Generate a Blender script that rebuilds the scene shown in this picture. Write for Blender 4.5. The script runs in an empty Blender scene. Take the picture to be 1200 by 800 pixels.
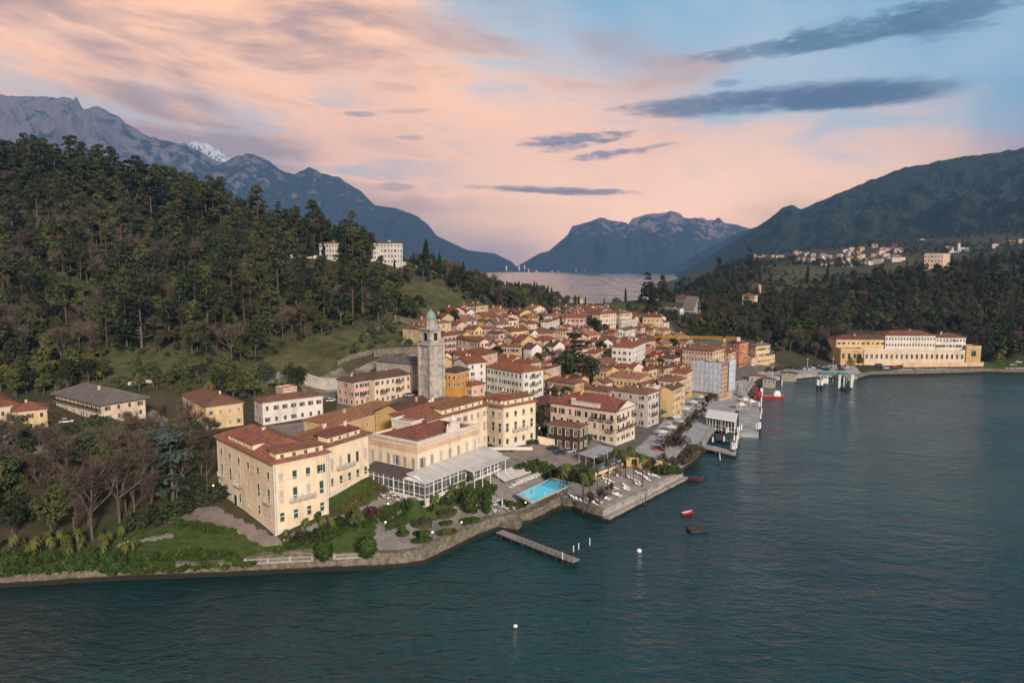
import bpy, bmesh, math, random
import numpy as np
from mathutils import Vector, Matrix, noise as mnoise

# ------------------------------------------------------------------ camera, sky, sun
SC = bpy.context.scene
COL = SC.collection
FPX, CAMZ, PITCH = 800.0, 66.0, math.atan(89 / 800)
CP, SP = math.cos(PITCH), math.sin(PITCH)
cam = bpy.data.cameras.new("camera"); cam.lens = 24.0; cam.sensor_width = 36.0
cam.clip_start = 1.0; cam.clip_end = 60000
camo = bpy.data.objects.new("camera", cam); COL.objects.link(camo)
camo.location = (0, 0, CAMZ); camo.rotation_euler = (math.pi / 2 - PITCH, 0, 0)
SC.camera = camo
SC.view_settings.view_transform = 'Standard'; SC.view_settings.look = 'None'
SC.view_settings.exposure = 0.62; SC.view_settings.gamma = 1
SC.cycles.use_denoising = True
SC.cycles.max_bounces = 6; SC.cycles.diffuse_bounces = 2; SC.cycles.glossy_bounces = 3
SC.cycles.transmission_bounces = 2; SC.cycles.volume_bounces = 0; SC.cycles.transparent_max_bounces = 4
SC.cycles.caustics_reflective = False; SC.cycles.caustics_refractive = False
SUN_EL, SUN_AZ = math.radians(24), math.radians(158)      # azimuth clockwise from +Y (away from camera)
sl = bpy.data.lights.new("sun", 'SUN'); sl.energy = 3.0; sl.angle = math.radians(8); sl.color = (1.0, 0.86, 0.72)
so = bpy.data.objects.new("sun", sl); COL.objects.link(so)
so.location = (0, -200, 400); so.rotation_euler = (math.pi / 2 - SUN_EL, 0, math.pi - SUN_AZ)

def ray(px, py):
    u = (px - 600) / FPX; v = (py - 400) / FPX
    return Vector((u, CP - v * SP, -SP - v * CP))
def at_z(px, py, z=0.0):
    d = ray(px, py); t = (z - CAMZ) / d.z
    return Vector((0, 0, CAMZ)) + d * t
def at_d(px, py, y):
    d = ray(px, py); return Vector((0, 0, CAMZ)) + d * (y / d.y)

class NT:
    """small helper to wire shader nodes"""
    def __init__(s, tree): s.t = tree; s.n = tree.nodes; s.l = tree.links
    def new(s, typ, **kw):
        n = s.n.new(typ)
        for k, v in kw.items(): setattr(n, k, v)
        return n
    def put(s, sock, v):
        if isinstance(v, bpy.types.NodeSocket): s.l.new(v, sock)
        elif v is not None: sock.default_value = v
    def math(s, op, a, b=None, c=None, clamp=False):
        n = s.new('ShaderNodeMath', operation=op, use_clamp=clamp)
        s.put(n.inputs[0], a)
        if b is not None: s.put(n.inputs[1], b)
        if c is not None: s.put(n.inputs[2], c)
        return n.outputs[0]
    def mix(s, f, a, b, blend='MIX'):
        n = s.new('ShaderNodeMix', data_type='RGBA', blend_type=blend)
        s.put(n.inputs['Factor'], f)
        s.put(n.inputs[6], a if isinstance(a, bpy.types.NodeSocket) else tuple(a) + (1,) if len(a) == 3 else a)
        s.put(n.inputs[7], b if isinstance(b, bpy.types.NodeSocket) else tuple(b) + (1,) if len(b) == 3 else b)
        return n.outputs[2]
    def smooth(s, v, a, b, lo=0.0, hi=1.0):
        n = s.new('ShaderNodeMapRange', interpolation_type='SMOOTHSTEP')
        s.put(n.inputs[0], v)
        for i, x in zip((1, 2, 3, 4), (a, b, lo, hi)): s.put(n.inputs[i], x)
        return n.outputs[0]
    def noise(s, vec, scale, detail=4, rough=0.5, dist=0.0):
        n = s.new('ShaderNodeTexNoise'); s.put(n.inputs['Vector'], vec)
        n.inputs['Scale'].default_value = scale; n.inputs['Detail'].default_value = detail
        n.inputs['Roughness'].default_value = rough; n.inputs['Distortion'].default_value = dist
        return n.outputs[0]
    def comb(s, x, y, z=0.0):
        n = s.new('ShaderNodeCombineXYZ')
        for i, q in enumerate((x, y, z)): s.put(n.inputs[i], q)
        return n.outputs[0]

world = bpy.data.worlds.new("World"); SC.world = world; world.use_nodes = True
def build_sky():
    w = NT(world.node_tree); w.n.clear()
    out = w.new('ShaderNodeOutputWorld'); bg = w.new('ShaderNodeBackground')
    sky = w.new('ShaderNodeTexSky', sky_type='NISHITA', sun_disc=False)
    sky.sun_elevation = SUN_EL; sky.sun_rotation = SUN_AZ; sky.altitude = 200
    tc = w.new('ShaderNodeTexCoord'); sep = w.new('ShaderNodeSeparateXYZ'); w.put(sep.inputs[0], tc.outputs['Generated'])
    x, y, z = sep.outputs
    az = w.math('ARCTAN2', x, y); el = w.math('ARCSINE', z)
    nishita = w.mix(1.0, sky.outputs[0], (0.085, 0.085, 0.085), 'MULTIPLY')
    # warped direction coordinates for streaky stratus
    tilt = w.math('ADD', el, w.math('MULTIPLY', az, 0.10))
    base = w.comb(w.math('MULTIPLY', az, 1.0), w.math('MULTIPLY', tilt, 3.6), 0.3)
    n1 = w.noise(base, 2.1, 7, 0.55, 0.6)
    n2 = w.noise(w.comb(w.math('MULTIPLY', az, 1.4), w.math('MULTIPLY', tilt, 7.5), 4.0), 3.0, 6, 0.6, 0.9)
    n3 = w.noise(w.comb(az, w.math('MULTIPLY', el, 1.5), 7.0), 2.4, 4, 0.5, 0.3)
    # warm stratus: mauve grey to bright peach
    warm = w.mix(w.smooth(w.math('ADD', w.math('MULTIPLY', n1, 0.7), w.math('MULTIPLY', n2, 0.3)), 0.42, 0.58),
                 (0.42, 0.262, 0.205), (1.02, 0.545, 0.305))
    glow = w.math('MULTIPLY', w.smooth(az, -0.35, 0.25), w.smooth(el, 0.34, 0.06))
    warm = w.mix(w.math('MULTIPLY', glow, w.smooth(n3, 0.36, 0.62)), warm, (1.25, 0.72, 0.41))
    # pale bluish breaks low at the left, behind the ridge
    brk = w.math('MULTIPLY', w.smooth(n2, 0.50, 0.64), w.math('MULTIPLY', w.smooth(el, 0.30, 0.17), w.smooth(az, 0.02, -0.25)))
    warm = w.mix(w.math('MULTIPLY', brk, 0.8), warm, (0.46, 0.46, 0.46))
    # blue opening high at the right
    blue = w.mix(w.smooth(n3, 0.3, 0.7), (0.13, 0.35, 0.52), (0.44, 0.54, 0.58))
    blue = w.mix(0.18, blue, nishita)
    dr = w.math('ADD', w.math('MULTIPLY', w.math('SUBTRACT', az, 0.30), 0.24), w.math('SUBTRACT', el, 0.208))
    dr = w.math('ADD', dr, w.math('MULTIPLY', w.math('SUBTRACT', n1, 0.5), 0.34))
    dr = w.math('ADD', dr, w.math('MULTIPLY', w.math('SUBTRACT', n2, 0.5), 0.16))
    mblue = w.math('MULTIPLY', w.smooth(dr, -0.04, 0.07), w.smooth(az, -0.20, -0.02))
    col = w.mix(w.math('MULTIPLY', mblue, 0.95), warm, blue)
    # mauve bank on the far horizon
    hb = w.math('MULTIPLY', w.smooth(el, 0.062, 0.018), w.smooth(az, 0.12, -0.05))
    col = w.mix(w.math('MULTIPLY', hb, 0.75), col, (0.27, 0.225, 0.265))
    # dark lens clouds
    dist = w.noise(w.comb(w.math('MULTIPLY', az, 9), w.math('MULTIPLY', el, 26), 1.0), 1.6, 6, 0.62, 0.5)
    dist2 = w.noise(w.comb(w.math('MULTIPLY', az, 30), w.math('MULTIPLY', el, 120), 2.0), 1.2, 4, 0.6, 0.4)
    def ae(px, py):
        d = ray(px, py).normalized(); return math.atan2(d.x, d.y), math.asin(d.z)
    def lens(x1, y1, x2, y2, hh, amt, rough=0.9, c=(0.062, 0.095, 0.145)):
        nonlocal col
        (a1, e1), (a2, e2) = ae(x1, y1), ae(x2, y2); a0, e0 = (a1 + a2) / 2, (e1 + e2) / 2
        rw = math.hypot(a2 - a1, e2 - e1) / 2; rot = math.atan2(e2 - e1, a2 - a1); rh = hh / 800 * math.cos(a0)
        da = w.math('SUBTRACT', az, a0); de = w.math('SUBTRACT', el, e0)
        cr, sr = math.cos(rot), math.sin(rot)
        p = w.math('ADD', w.math('MULTIPLY', da, cr / rw), w.math('MULTIPLY', de, sr / rw))
        q = w.math('ADD', w.math('MULTIPLY', da, -sr / rh), w.math('MULTIPLY', de, cr / rh))
        r2 = w.math('ADD', w.math('MULTIPLY', p, p), w.math('MULTIPLY', q, q))
        f = w.math('ADD', r2, w.math('MULTIPLY', w.math('SUBTRACT', dist, 0.5), rough * 2.9))
        f = w.math('ADD', f, w.math('MULTIPLY', w.math('SUBTRACT', dist2, 0.5), rough * 2.2))
        m = w.math('MULTIPLY', w.smooth(f, 1.15, 0.1), w.smooth(dist2, 0.12, 0.5, 0.72, 1.0))
        col = w.mix(w.math('MULTIPLY', m, amt), col, c)
    lens(715, 129, 1000, 112, 14, 0.85, 0.6)
    lens(830, 118, 1175, 96, 17, 0.95, 0.45)
    lens(900, 122, 1090, 108, 14, 0.9, 0.5)
    lens(815, 70, 1010, 40, 10, 0.75, 1.0, (0.075, 0.14, 0.20))
    lens(900, 52, 1120, 14, 18, 0.8, 0.9, (0.065, 0.125, 0.185))
    lens(1000, 40, 1230, -14, 20, 0.85, 0.8, (0.06, 0.12, 0.18))
    lens(1060, 50, 1190, 22, 9, 0.55, 1.2, (0.09, 0.16, 0.22))
    lens(612, 168, 745, 157, 8, 0.85, 1.1, (0.12, 0.125, 0.175))
    lens(630, 176, 690, 170, 7, 0.6, 1.2, (0.14, 0.14, 0.18))
    lens(665, 186, 765, 175, 6, 0.8, 1.1, (0.12, 0.125, 0.175))
    lens(750, 174, 795, 167, 3, 0.6, 1.0, (0.2, 0.17, 0.2))
    lens(545, 219, 765, 226, 5, 0.85, 0.7, (0.15, 0.14, 0.18))
    lens(590, 222, 700, 227, 4, 0.5, 0.9, (0.16, 0.15, 0.19))
    lens(402, 134, 440, 134, 4, 0.6, 0.9, (0.25, 0.2, 0.2)); lens(445, 131, 515, 129, 3, 0.35, 1.0, (0.28, 0.22, 0.22))
    lens(430, 219, 490, 219, 5, 0.55, 1.0, (0.26, 0.21, 0.22)); lens(462, 161, 500, 162, 3, 0.45, 0.9, (0.28, 0.22, 0.22))
    lens(145, 100, 205, 118, 9, 0.4, 1.4, (0.26, 0.27, 0.31)); lens(825, 96, 868, 97, 5, 0.5, 0.9, (0.13, 0.18, 0.24))
    # high overhead: soft grey-blue cloud cover
    col = w.mix(w.smooth(el, 0.45, 0.95), col, (0.20, 0.225, 0.28))
    # dusk side of the sky, behind the viewpoint
    col = w.mix(w.math('MULTIPLY', w.smooth(y, 0.1, -0.5), 0.8), col, (0.21, 0.20, 0.23))
    w.put(bg.inputs[0], col); bg.inputs[1].default_value = 1.0
    w.l.new(bg.outputs[0], out.inputs[0])
build_sky()

# ------------------------------------------------------------------ object helpers
RNG = random.Random(7)
def tag(o, label=None, cat=None, group=None, kind=None):
    if label: o['label'] = label
    if cat: o['category'] = cat
    if group: o['group'] = group
    if kind: o['kind'] = kind
    return o
def empty(name, loc, label, cat, rz=0.0, group=None):
    o = bpy.data.objects.new(name, None); o.empty_display_size = 0.5
    o.location = loc; o.rotation_euler = (0, 0, rz); COL.objects.link(o)
    return tag(o, label, cat, group)
def link(name, me, parent=None, loc=(0, 0, 0), rz=0.0):
    o = bpy.data.objects.new(name, me); o.location = loc; o.rotation_euler = (0, 0, rz)
    COL.objects.link(o)
    if parent: o.parent = parent
    return o
def copy_tree(o, parent=None):
    c = o.copy(); COL.objects.link(c)
    if parent: c.parent = parent
    for ch in o.children: copy_tree(ch, c)
    return c
class MB:
    """mesh builder: collects verts, faces, material slots"""
    def __init__(s): s.v = []; s.f = []; s.m = []; s.mats = []
    def slot(s, mat):
        if mat not in s.mats: s.mats.append(mat)
        return s.mats.index(mat)
    def add(s, vs, fs, mat):
        k = len(s.v); i = s.slot(mat)
        s.v.extend([tuple(q) for q in vs])
        for f in fs: s.f.append(tuple(a + k for a in f)); s.m.append(i)
        return s
    def box(s, x0, y0, z0, x1, y1, z1, mat):
        vs = [(x, y, z) for z in (z0, z1) for y in (y0, y1) for x in (x0, x1)]
        return s.add(vs, [(0, 2, 3, 1), (4, 5, 7, 6), (0, 1, 5, 4), (2, 6, 7, 3), (0, 4, 6, 2), (1, 3, 7, 5)], mat)
    def bar(s, a, b, w, h, mat):
        """box of section w x h along a->b"""
        a = Vector(a); b = Vector(b); d = (b - a).normalized()
        up = Vector((0, 0, 1)) if abs(d.z) < 0.95 else Vector((1, 0, 0))
        sx = d.cross(up).normalized() * (w / 2); sy = sx.cross(d).normalized() * (h / 2)
        vs = [p + i * sx + j * sy for p in (a, b) for i, j in ((-1, -1), (1, -1), (1, 1), (-1, 1))]
        return s.add(vs, [(3, 2, 1, 0), (4, 5, 6, 7), (0, 1, 5, 4), (1, 2, 6, 5), (2, 3, 7, 6), (3, 0, 4, 7)], mat)
    def cyl(s, a, b, r0, r1, n, mat, caps=True):
        a = Vector(a); b = Vector(b); d = (b - a).normalized()
        up = Vector((0, 0, 1)) if abs(d.z) < 0.95 else Vector((1, 0, 0))
        e1 = d.cross(up).normalized(); e2 = e1.cross(d)
        vs = []
        for p, r in ((a, r0), (b, r1)):
            for k in range(n):
                t = 2 * math.pi * k / n; vs.append(p + e1 * (r * math.cos(t)) + e2 * (r * math.sin(t)))
        fs = [(k, (k + 1) % n, n + (k + 1) % n, n + k) for k in range(n)]
        if caps: fs += [tuple(range(n - 1, -1, -1)), tuple(range(n, 2 * n))]
        return s.add(vs, fs, mat)
    def lathe(s, prof, n, mat, c=(0, 0)):
        vs = []; fs = []
        for r, z in prof:
            for k in range(n):
                t = 2 * math.pi * k / n; vs.append((c[0] + r * math.cos(t), c[1] + r * math.sin(t), z))
        for i in range(len(prof) - 1):
            for k in range(n):
                k2 = (k + 1) % n; fs.append((i * n + k, i * n + k2, (i + 1) * n + k2, (i + 1) * n + k))
        fs.append(tuple(range(n - 1, -1, -1))); fs.append(tuple(range((len(prof) - 1) * n, len(prof) * n)))
        return s.add(vs, fs, mat)
    def mesh(s, name, smooth=False):
        me = bpy.data.meshes.new(name); me.from_pydata(s.v, [], s.f)
        for m in s.mats: me.materials.append(m)
        if len(s.mats) > 1: me.polygons.foreach_set('material_index', s.m)
        if smooth: me.polygons.foreach_set('use_smooth', [True] * len(s.f))
        me.update(); return me
    def build(s, name, parent=None, loc=(0, 0, 0), rz=0.0, smooth=False):
        return link(name, s.mesh(name, smooth), parent, loc, rz)
def np_mesh(name, V, F, mats, mi=None, smooth=False):
    """mesh from numpy arrays; F is (n,3) or (n,4)"""
    me = bpy.data.meshes.new(name); n, k = F.shape
    me.vertices.add(len(V)); me.vertices.foreach_set('co', np.asarray(V, np.float32).ravel())
    me.loops.add(n * k); me.loops.foreach_set('vertex_index', np.asarray(F, np.int32).ravel())
    me.polygons.add(n); me.polygons.foreach_set('loop_start', np.arange(0, n * k, k, dtype=np.int32))
    for m in mats: me.materials.append(m)
    if mi is not None: me.polygons.foreach_set('material_index', np.asarray(mi, np.int32))
    if smooth: me.polygons.foreach_set('use_smooth', np.ones(n, bool))
    me.update(calc_edges=True); me.validate(); return me

# ------------------------------------------------------------------ materials
_M = {}
def mat(name, c1, c2=None, scale=0.5, rough=0.8, spec=0.2, detail=5, bump=0.0, bscale=None, rnd=0.0, hue=0.0,
        stain=None, stain_scale=0.15, stain_amt=0.5, coord='Object', lo=0.35, hi=0.65, stretch=None, metal=0.0):
    if name in _M: return _M[name]
    m = bpy.data.materials.new(name); m.use_nodes = True; w = NT(m.node_tree)
    b = w.n['Principled BSDF']; b.inputs['Roughness'].default_value = rough
    b.inputs['Specular IOR Level'].default_value = spec; b.inputs['Metallic'].default_value = metal
    tc = w.new('ShaderNodeTexCoord')
    if coord == 'World':
        g = w.new('ShaderNodeNewGeometry'); vec = g.outputs['Position']
    else: vec = tc.outputs[coord]
    if stretch:
        mp = w.new('ShaderNodeMapping'); w.put(mp.inputs[0], vec); mp.inputs['Scale'].default_value = stretch; vec = mp.outputs[0]
    c2 = c2 or tuple(q * 0.78 for q in c1)
    col = w.mix(w.smooth(w.noise(vec, scale, detail, 0.6), lo, hi), c1, c2)
    if stain:
        col = w.mix(w.math('MULTIPLY', w.smooth(w.noise(vec, stain_scale, 5, 0.65, 0.4), 0.48, 0.68), stain_amt), col, stain)
    if rnd or hue:
        oi = w.new('ShaderNodeObjectInfo'); hs = w.new('ShaderNodeHueSaturation')
        r = oi.outputs['Random']
        r2 = w.math('FRACT', w.math('MULTIPLY', r, 17.31))
        w.put(hs.inputs['Hue'], w.math('ADD', 0.5 - hue, w.math('MULTIPLY', r2, 2 * hue)))
        w.put(hs.inputs['Value'], w.math('ADD', 1 - rnd, w.math('MULTIPLY', r, 2 * rnd)))
        w.put(hs.inputs['Color'], col); col = hs.outputs[0]
    w.put(b.inputs['Base Color'], col)
    if bump:
        bn = w.new('ShaderNodeBump'); bn.inputs['Strength'].default_value = 1.0; bn.inputs['Distance'].default_value = bump
        w.put(bn.inputs['Height'], w.noise(vec, bscale or scale * 4, 4, 0.6)); w.put(b.inputs['Normal'], bn.outputs[0])
    _M[name] = m; return m
def plain(name, c, rough=0.6, spec=0.3, metal=0.0, emit=None, estr=0.0):
    m = mat(name, c, tuple(q * 0.85 for q in c), 1.5, rough, spec, 3, metal=metal)
    if emit:
        b = m.node_tree.nodes['Principled BSDF']; b.inputs['Emission Color'].default_value = tuple(emit) + (1,); b.inputs['Emission Strength'].default_value = estr
    return m
# ------------------------------------------------------------------ terrain heights
SHORE = [(-330, 716), (-200, 702), (0, 688), (120, 680), (285, 673), (400, 668), (470, 665), (497, 661), (515, 652), (540, 640), (560, 630),
         (582, 621), (595, 618), (620, 613), (636, 607), (646, 600), (658, 595), (672, 598), (690, 604), (706.5, 609),
         (756, 585.5), (799.5, 561.5), (799, 552), (812, 544), (820.5, 534.5), (823, 526), (836, 508), (850, 496), (864, 480), (872, 468),
         (878, 458), (884, 449.5), (900, 448), (916, 446), (936, 444), (956, 442), (976, 443), (994, 447), (1004, 445), (1020, 440.5),
         (1048, 440), (1080, 439.5), (1132, 438), (1152, 437), (1200, 438), (1330, 444), (1480, 450)]
SHW = np.array([at_z(px, py, 0.0)[:2] for px, py in SHORE])
CTRL = []
for (px, py), (x, y) in zip(SHORE, SHW): CTRL.append((x, y + 1.0, 2.6 if px > 560 else 3.0))
for px, py, z in [
    (60, 655, 3.6), (180, 642, 4.0), (220, 615, 5.6), (256, 602, 6.5), (320, 630, 5.8), (385, 608, 7.3), (400, 640, 3.8), (450, 640, 3.6), (520, 625, 3.6),
    (500, 605, 4.2), (560, 606, 3.8), (470, 600, 5.0), (487, 584, 8.6), (440, 565, 9.6), (432, 570, 9.4), (388, 584, 8.8), (540, 575, 7.0), (575, 560, 7.2),
    (589, 527, 9.0), (628, 519, 8.4), (560, 515, 10), (650, 545, 6.5), (690, 550, 4.6), (640, 575, 4.0), (605, 590, 3.8), (700, 590, 3.0), (770, 562, 3.0),
    (742, 532, 4.0), (720, 521, 4.2), (760, 540, 3.6), (770, 525, 3.2), (800, 500, 3.1), (830, 482, 3.0), (855, 460, 3.0), (870, 445, 3.0), (905, 434, 3.2), (950, 432, 3.2),
    (1000, 432, 3.6), (1060, 428, 4.0), (1150, 428, 4.0), (1210, 426, 4.0), (650, 522, 7.0), (690, 515, 5.5),
    (100, 575, 8.5), (40, 605, 6.0), (20, 525, 10.5), (110, 502, 12), (180, 560, 8.0), (262, 510, 9.5), (340, 498, 9.5), (20, 508, 11), (-60, 560, 9), (-60, 640, 4),
    (440, 490, 11), (415, 470, 11.5), (505, 466, 14), (470, 470, 12), (550, 450, 14.5), (612, 462, 11.5), (584, 431, 17.5), (610, 418, 19), (636, 410, 19.5),
    (652, 399, 21), (697, 426, 12), (735, 425, 10), (757, 476, 5.5), (700, 470, 6.5), (760, 498, 4), (650, 470, 9),
    (472, 402, 27), (440, 402, 28), (350, 434, 18.5), (300, 442, 17), (400, 426, 21), (200, 442, 19), (130, 432, 22), (40, 442, 19), (-60, 445, 20), (380, 452, 13), (350, 462, 12), (180, 470, 13), (280, 462, 13),
    ]:
    p = at_z(px, py, z); CTRL.append((p.x, p.y, z))
for px, py, d in [
    (558, 378, 425), (590, 386, 405), (660, 389, 440), (700, 384, 455), (740, 386, 480), (765, 390, 500), (810, 376, 560), (780, 420, 440), (820, 425, 400), (860, 420, 410), (890, 420, 415),
    (100, 350, 370), (30, 300, 430), (-80, 330, 400), (250, 350, 370), (300, 320, 420), (150, 290, 430), (400, 350, 390), (430, 330, 430), (330, 400, 335), (200, 400, 325), (80, 390, 335), (-80, 390, 335),
    (490, 352, 420), (520, 347, 450), (545, 362, 430), (600, 362, 470), (470, 376, 375), (510, 372, 390), (650, 368, 520), (700, 366, 540),
    (-100, 222, 520), (0, 217, 520), (70, 210, 525), (140, 229, 525), (220, 250, 520), (300, 272, 510), (350, 290, 500), (385, 303, 475), (415, 306, 478), (455, 309, 480), (500, 316, 500), (540, 334, 540),
    (590, 348, 600), (640, 354, 620), (720, 354, 640), (760, 352, 680),
    (830, 334, 1000), (870, 314, 1050), (930, 313, 1150), (800, 357, 750), (850, 346, 800), (880, 402, 480), (850, 392, 500), (950, 405, 480), (1000, 385, 560), (1100, 385, 560), (1210, 395, 520),
    (1000, 345, 690), (1100, 313, 720), (1150, 326, 710), (1210, 322, 730), (900, 362, 700), (950, 332, 900), (1040, 338, 720),
    (910, 310, 1500), (1000, 301, 1600), (1100, 291, 1700), (1210, 286, 1600), (940, 318, 1250), (1060, 314, 1150), (1200, 310, 1150),
    (900, 300, 2200), (1000, 288, 2250), (1100, 277, 2250), (1230, 270, 2200), (1400, 390, 560), (1400, 300, 800), (1400, 290, 1500)]:
    p = at_d(px, py, d); CTRL.append((p.x, p.y, p.z))
for x, y, z in [(-800, 760, 110), (-500, 760, 95), (-300, 740, 70), (-150, 760, 25), (-60, 800, -8), (20, 830, -14), (90, 830, -14), (170, 900, -14), (190, 1060, -14),
                (0, 1200, -20), (-400, 1100, -10), (-1000, 1300, -20), (200, 1500, -20), (260, 1250, -14), (350, 1500, -10), (400, 2200, -14), (0, 2300, -20), (-2000, 2300, -20), (-800, 400, 80), (-500, 300, 30), (-400, 200, 12)]:
    CTRL.append((x, y, z))
CTRL = np.array(CTRL, float)
def _warp(x, y):
    yy = np.maximum(y, 40.0); return np.stack([x / yy * 2.0, np.log(yy) * 1.6], -1)
_cw = _warp(CTRL[:, 0], CTRL[:, 1])
def _phi(r2): return 0.5 * r2 * np.log(r2 + 1e-9)
def _solve():
    n = len(_cw); K = _phi(((_cw[:, None] - _cw[None]) ** 2).sum(-1)) + np.eye(n) * 2e-4
    P = np.hstack([np.ones((n, 1)), _cw]); A = np.zeros((n + 3, n + 3))
    A[:n, :n] = K; A[:n, n:] = P; A[n:, :n] = P.T
    return np.linalg.solve(A, np.concatenate([CTRL[:, 2], np.zeros(3)]))
_tw = _solve()
def hgt(x, y):
    x = np.atleast_1d(np.asarray(x, float)); y = np.atleast_1d(np.asarray(y, float)); sh = x.shape
    q = _warp(x.ravel(), y.ravel()); out = np.empty(len(q)); n = len(_cw)
    for i in range(0, len(q), 20000):
        qq = q[i:i + 20000]; r2 = ((qq[:, None] - _cw[None]) ** 2).sum(-1)
        out[i:i + 20000] = _phi(r2) @ _tw[:n] + _tw[n] + qq @ _tw[n + 1:]
    return out.reshape(sh)
def H(x, y): return float(hgt(x, y)[0])
_poly = np.vstack([SHW, [[3000, 500], [3000, 4000], [-3000, 4000], [-3000, SHW[0][1]]]])
def pip(x, y, P):
    ins = np.zeros(x.shape, bool); n = len(P); j = n - 1
    for i in range(n):
        xi, yi = P[i]; xj, yj = P[j]
        c = ((yi > y) != (yj > y)) & (x < (xj - xi) * (y - yi) / (yj - yi + 1e-12) + xi)
        ins ^= c; j = i
    return ins
def shore_dist(x, y):
    d = np.full(x.shape, 1e9)
    for (ax, ay), (bx, by) in zip(SHW[:-1], SHW[1:]):
        vx, vy = bx - ax, by - ay; t = np.clip(((x - ax) * vx + (y - ay) * vy) / (vx * vx + vy * vy), 0, 1)
        d = np.minimum(d, np.hypot(x - ax - t * vx, y - ay - t * vy))
    return np.where(pip(x, y, _poly), d, -d)
_TS = 120 * (2600 / 120) ** np.linspace(0, 1, 900)
def ground(px, py, off=0.0, dmin=None):
    """first point where the view ray through a pixel meets the terrain (raised by off)"""
    d = ray(px, py); s = _TS / d.y
    X = d.x * s; Y = d.y * s; Z = CAMZ + d.z * s
    g = hgt(X, Y) + off - Z
    k = np.where((g > 0) & (Y > (dmin or 0)))[0]
    if len(k) == 0: return ground(px, py + 1.5, off, dmin) if py < 400 else None
    k = k[0]
    t = s[k]
    if k > 0 and g[k - 1] < 0: t = s[k - 1] + (s[k] - s[k - 1]) * (-g[k - 1]) / (g[k] - g[k - 1])
    return Vector((0, 0, CAMZ)) + d * t
def project(p):
    x, y, z = p; dz = z - CAMZ; dep = y * CP - dz * SP; up = y * SP + dz * CP
    return 600 + FPX * x / dep, 400 - FPX * up / dep

# ------------------------------------------------------------------ ground surfaces
def gpoly(pts):  # pixel outline on the terrain -> world polygon
    out = []
    for px, py in pts:
        p = ground(px, py)
        if p is None: p = at_z(px, py, 3)
        out.append((p.x, p.y))
    return np.array(out)
m_ground = mat('hillside_soil', (0.055, 0.060, 0.028), (0.085, 0.068, 0.040), 0.09, 0.95, 0.05, 8, 0.25, 0.8, stain=(0.035, 0.045, 0.018), stain_scale=0.03, stain_amt=0.8, coord='World')
m_lawn = mat('lawn_grass', (0.034, 0.070, 0.014), (0.074, 0.094, 0.028), 0.6, 0.95, 0.05, 8, 0.2, 3.0, stain=(0.085, 0.095, 0.034), stain_scale=0.08, stain_amt=0.6, coord='World')
m_meadow = mat('meadow_grass', (0.056, 0.072, 0.024), (0.115, 0.100, 0.046), 0.22, 0.95, 0.05, 8, 0.2, 1.5, stain=(0.05, 0.045, 0.022), stain_scale=0.05, stain_amt=0.8, coord='World')
m_path = mat('pale_gravel', (0.27, 0.245, 0.225), (0.20, 0.18, 0.165), 0.4, 0.9, 0.1, 8, 0.04, 4.0, stain=(0.15, 0.14, 0.12), stain_scale=0.12, coord='World')
m_drive = mat('pinkish_gravel', (0.25, 0.205, 0.18), (0.19, 0.16, 0.14), 0.4, 0.9, 0.1, 8, 0.04, 4.0, stain=(0.10, 0.085, 0.075), stain_scale=0.12, coord='World')
m_plaza = mat('plaza_stone', (0.36, 0.36, 0.36), (0.27, 0.27, 0.27), 0.3, 0.8, 0.2, 8, 0.02, 3.0, stain=(0.19, 0.18, 0.17), stain_scale=0.1, coord='World')
m_town = mat('town_paving', (0.15, 0.13, 0.115), (0.10, 0.088, 0.08), 0.3, 0.9, 0.1, 8, coord='World')
m_lido = mat('lido_deck', (0.30, 0.265, 0.225), (0.235, 0.21, 0.185), 0.3, 0.85, 0.15, 8, 0.02, 3.0, stain=(0.17, 0.15, 0.13), stain_scale=0.15, coord='World')
m_scar = mat('excavated_earth', (0.29, 0.26, 0.23), (0.17, 0.145, 0.11), 0.2, 0.95, 0.05, 8, 0.4, 1.0, stain=(0.09, 0.085, 0.05), stain_scale=0.1, stain_amt=0.9, coord='World')
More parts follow.
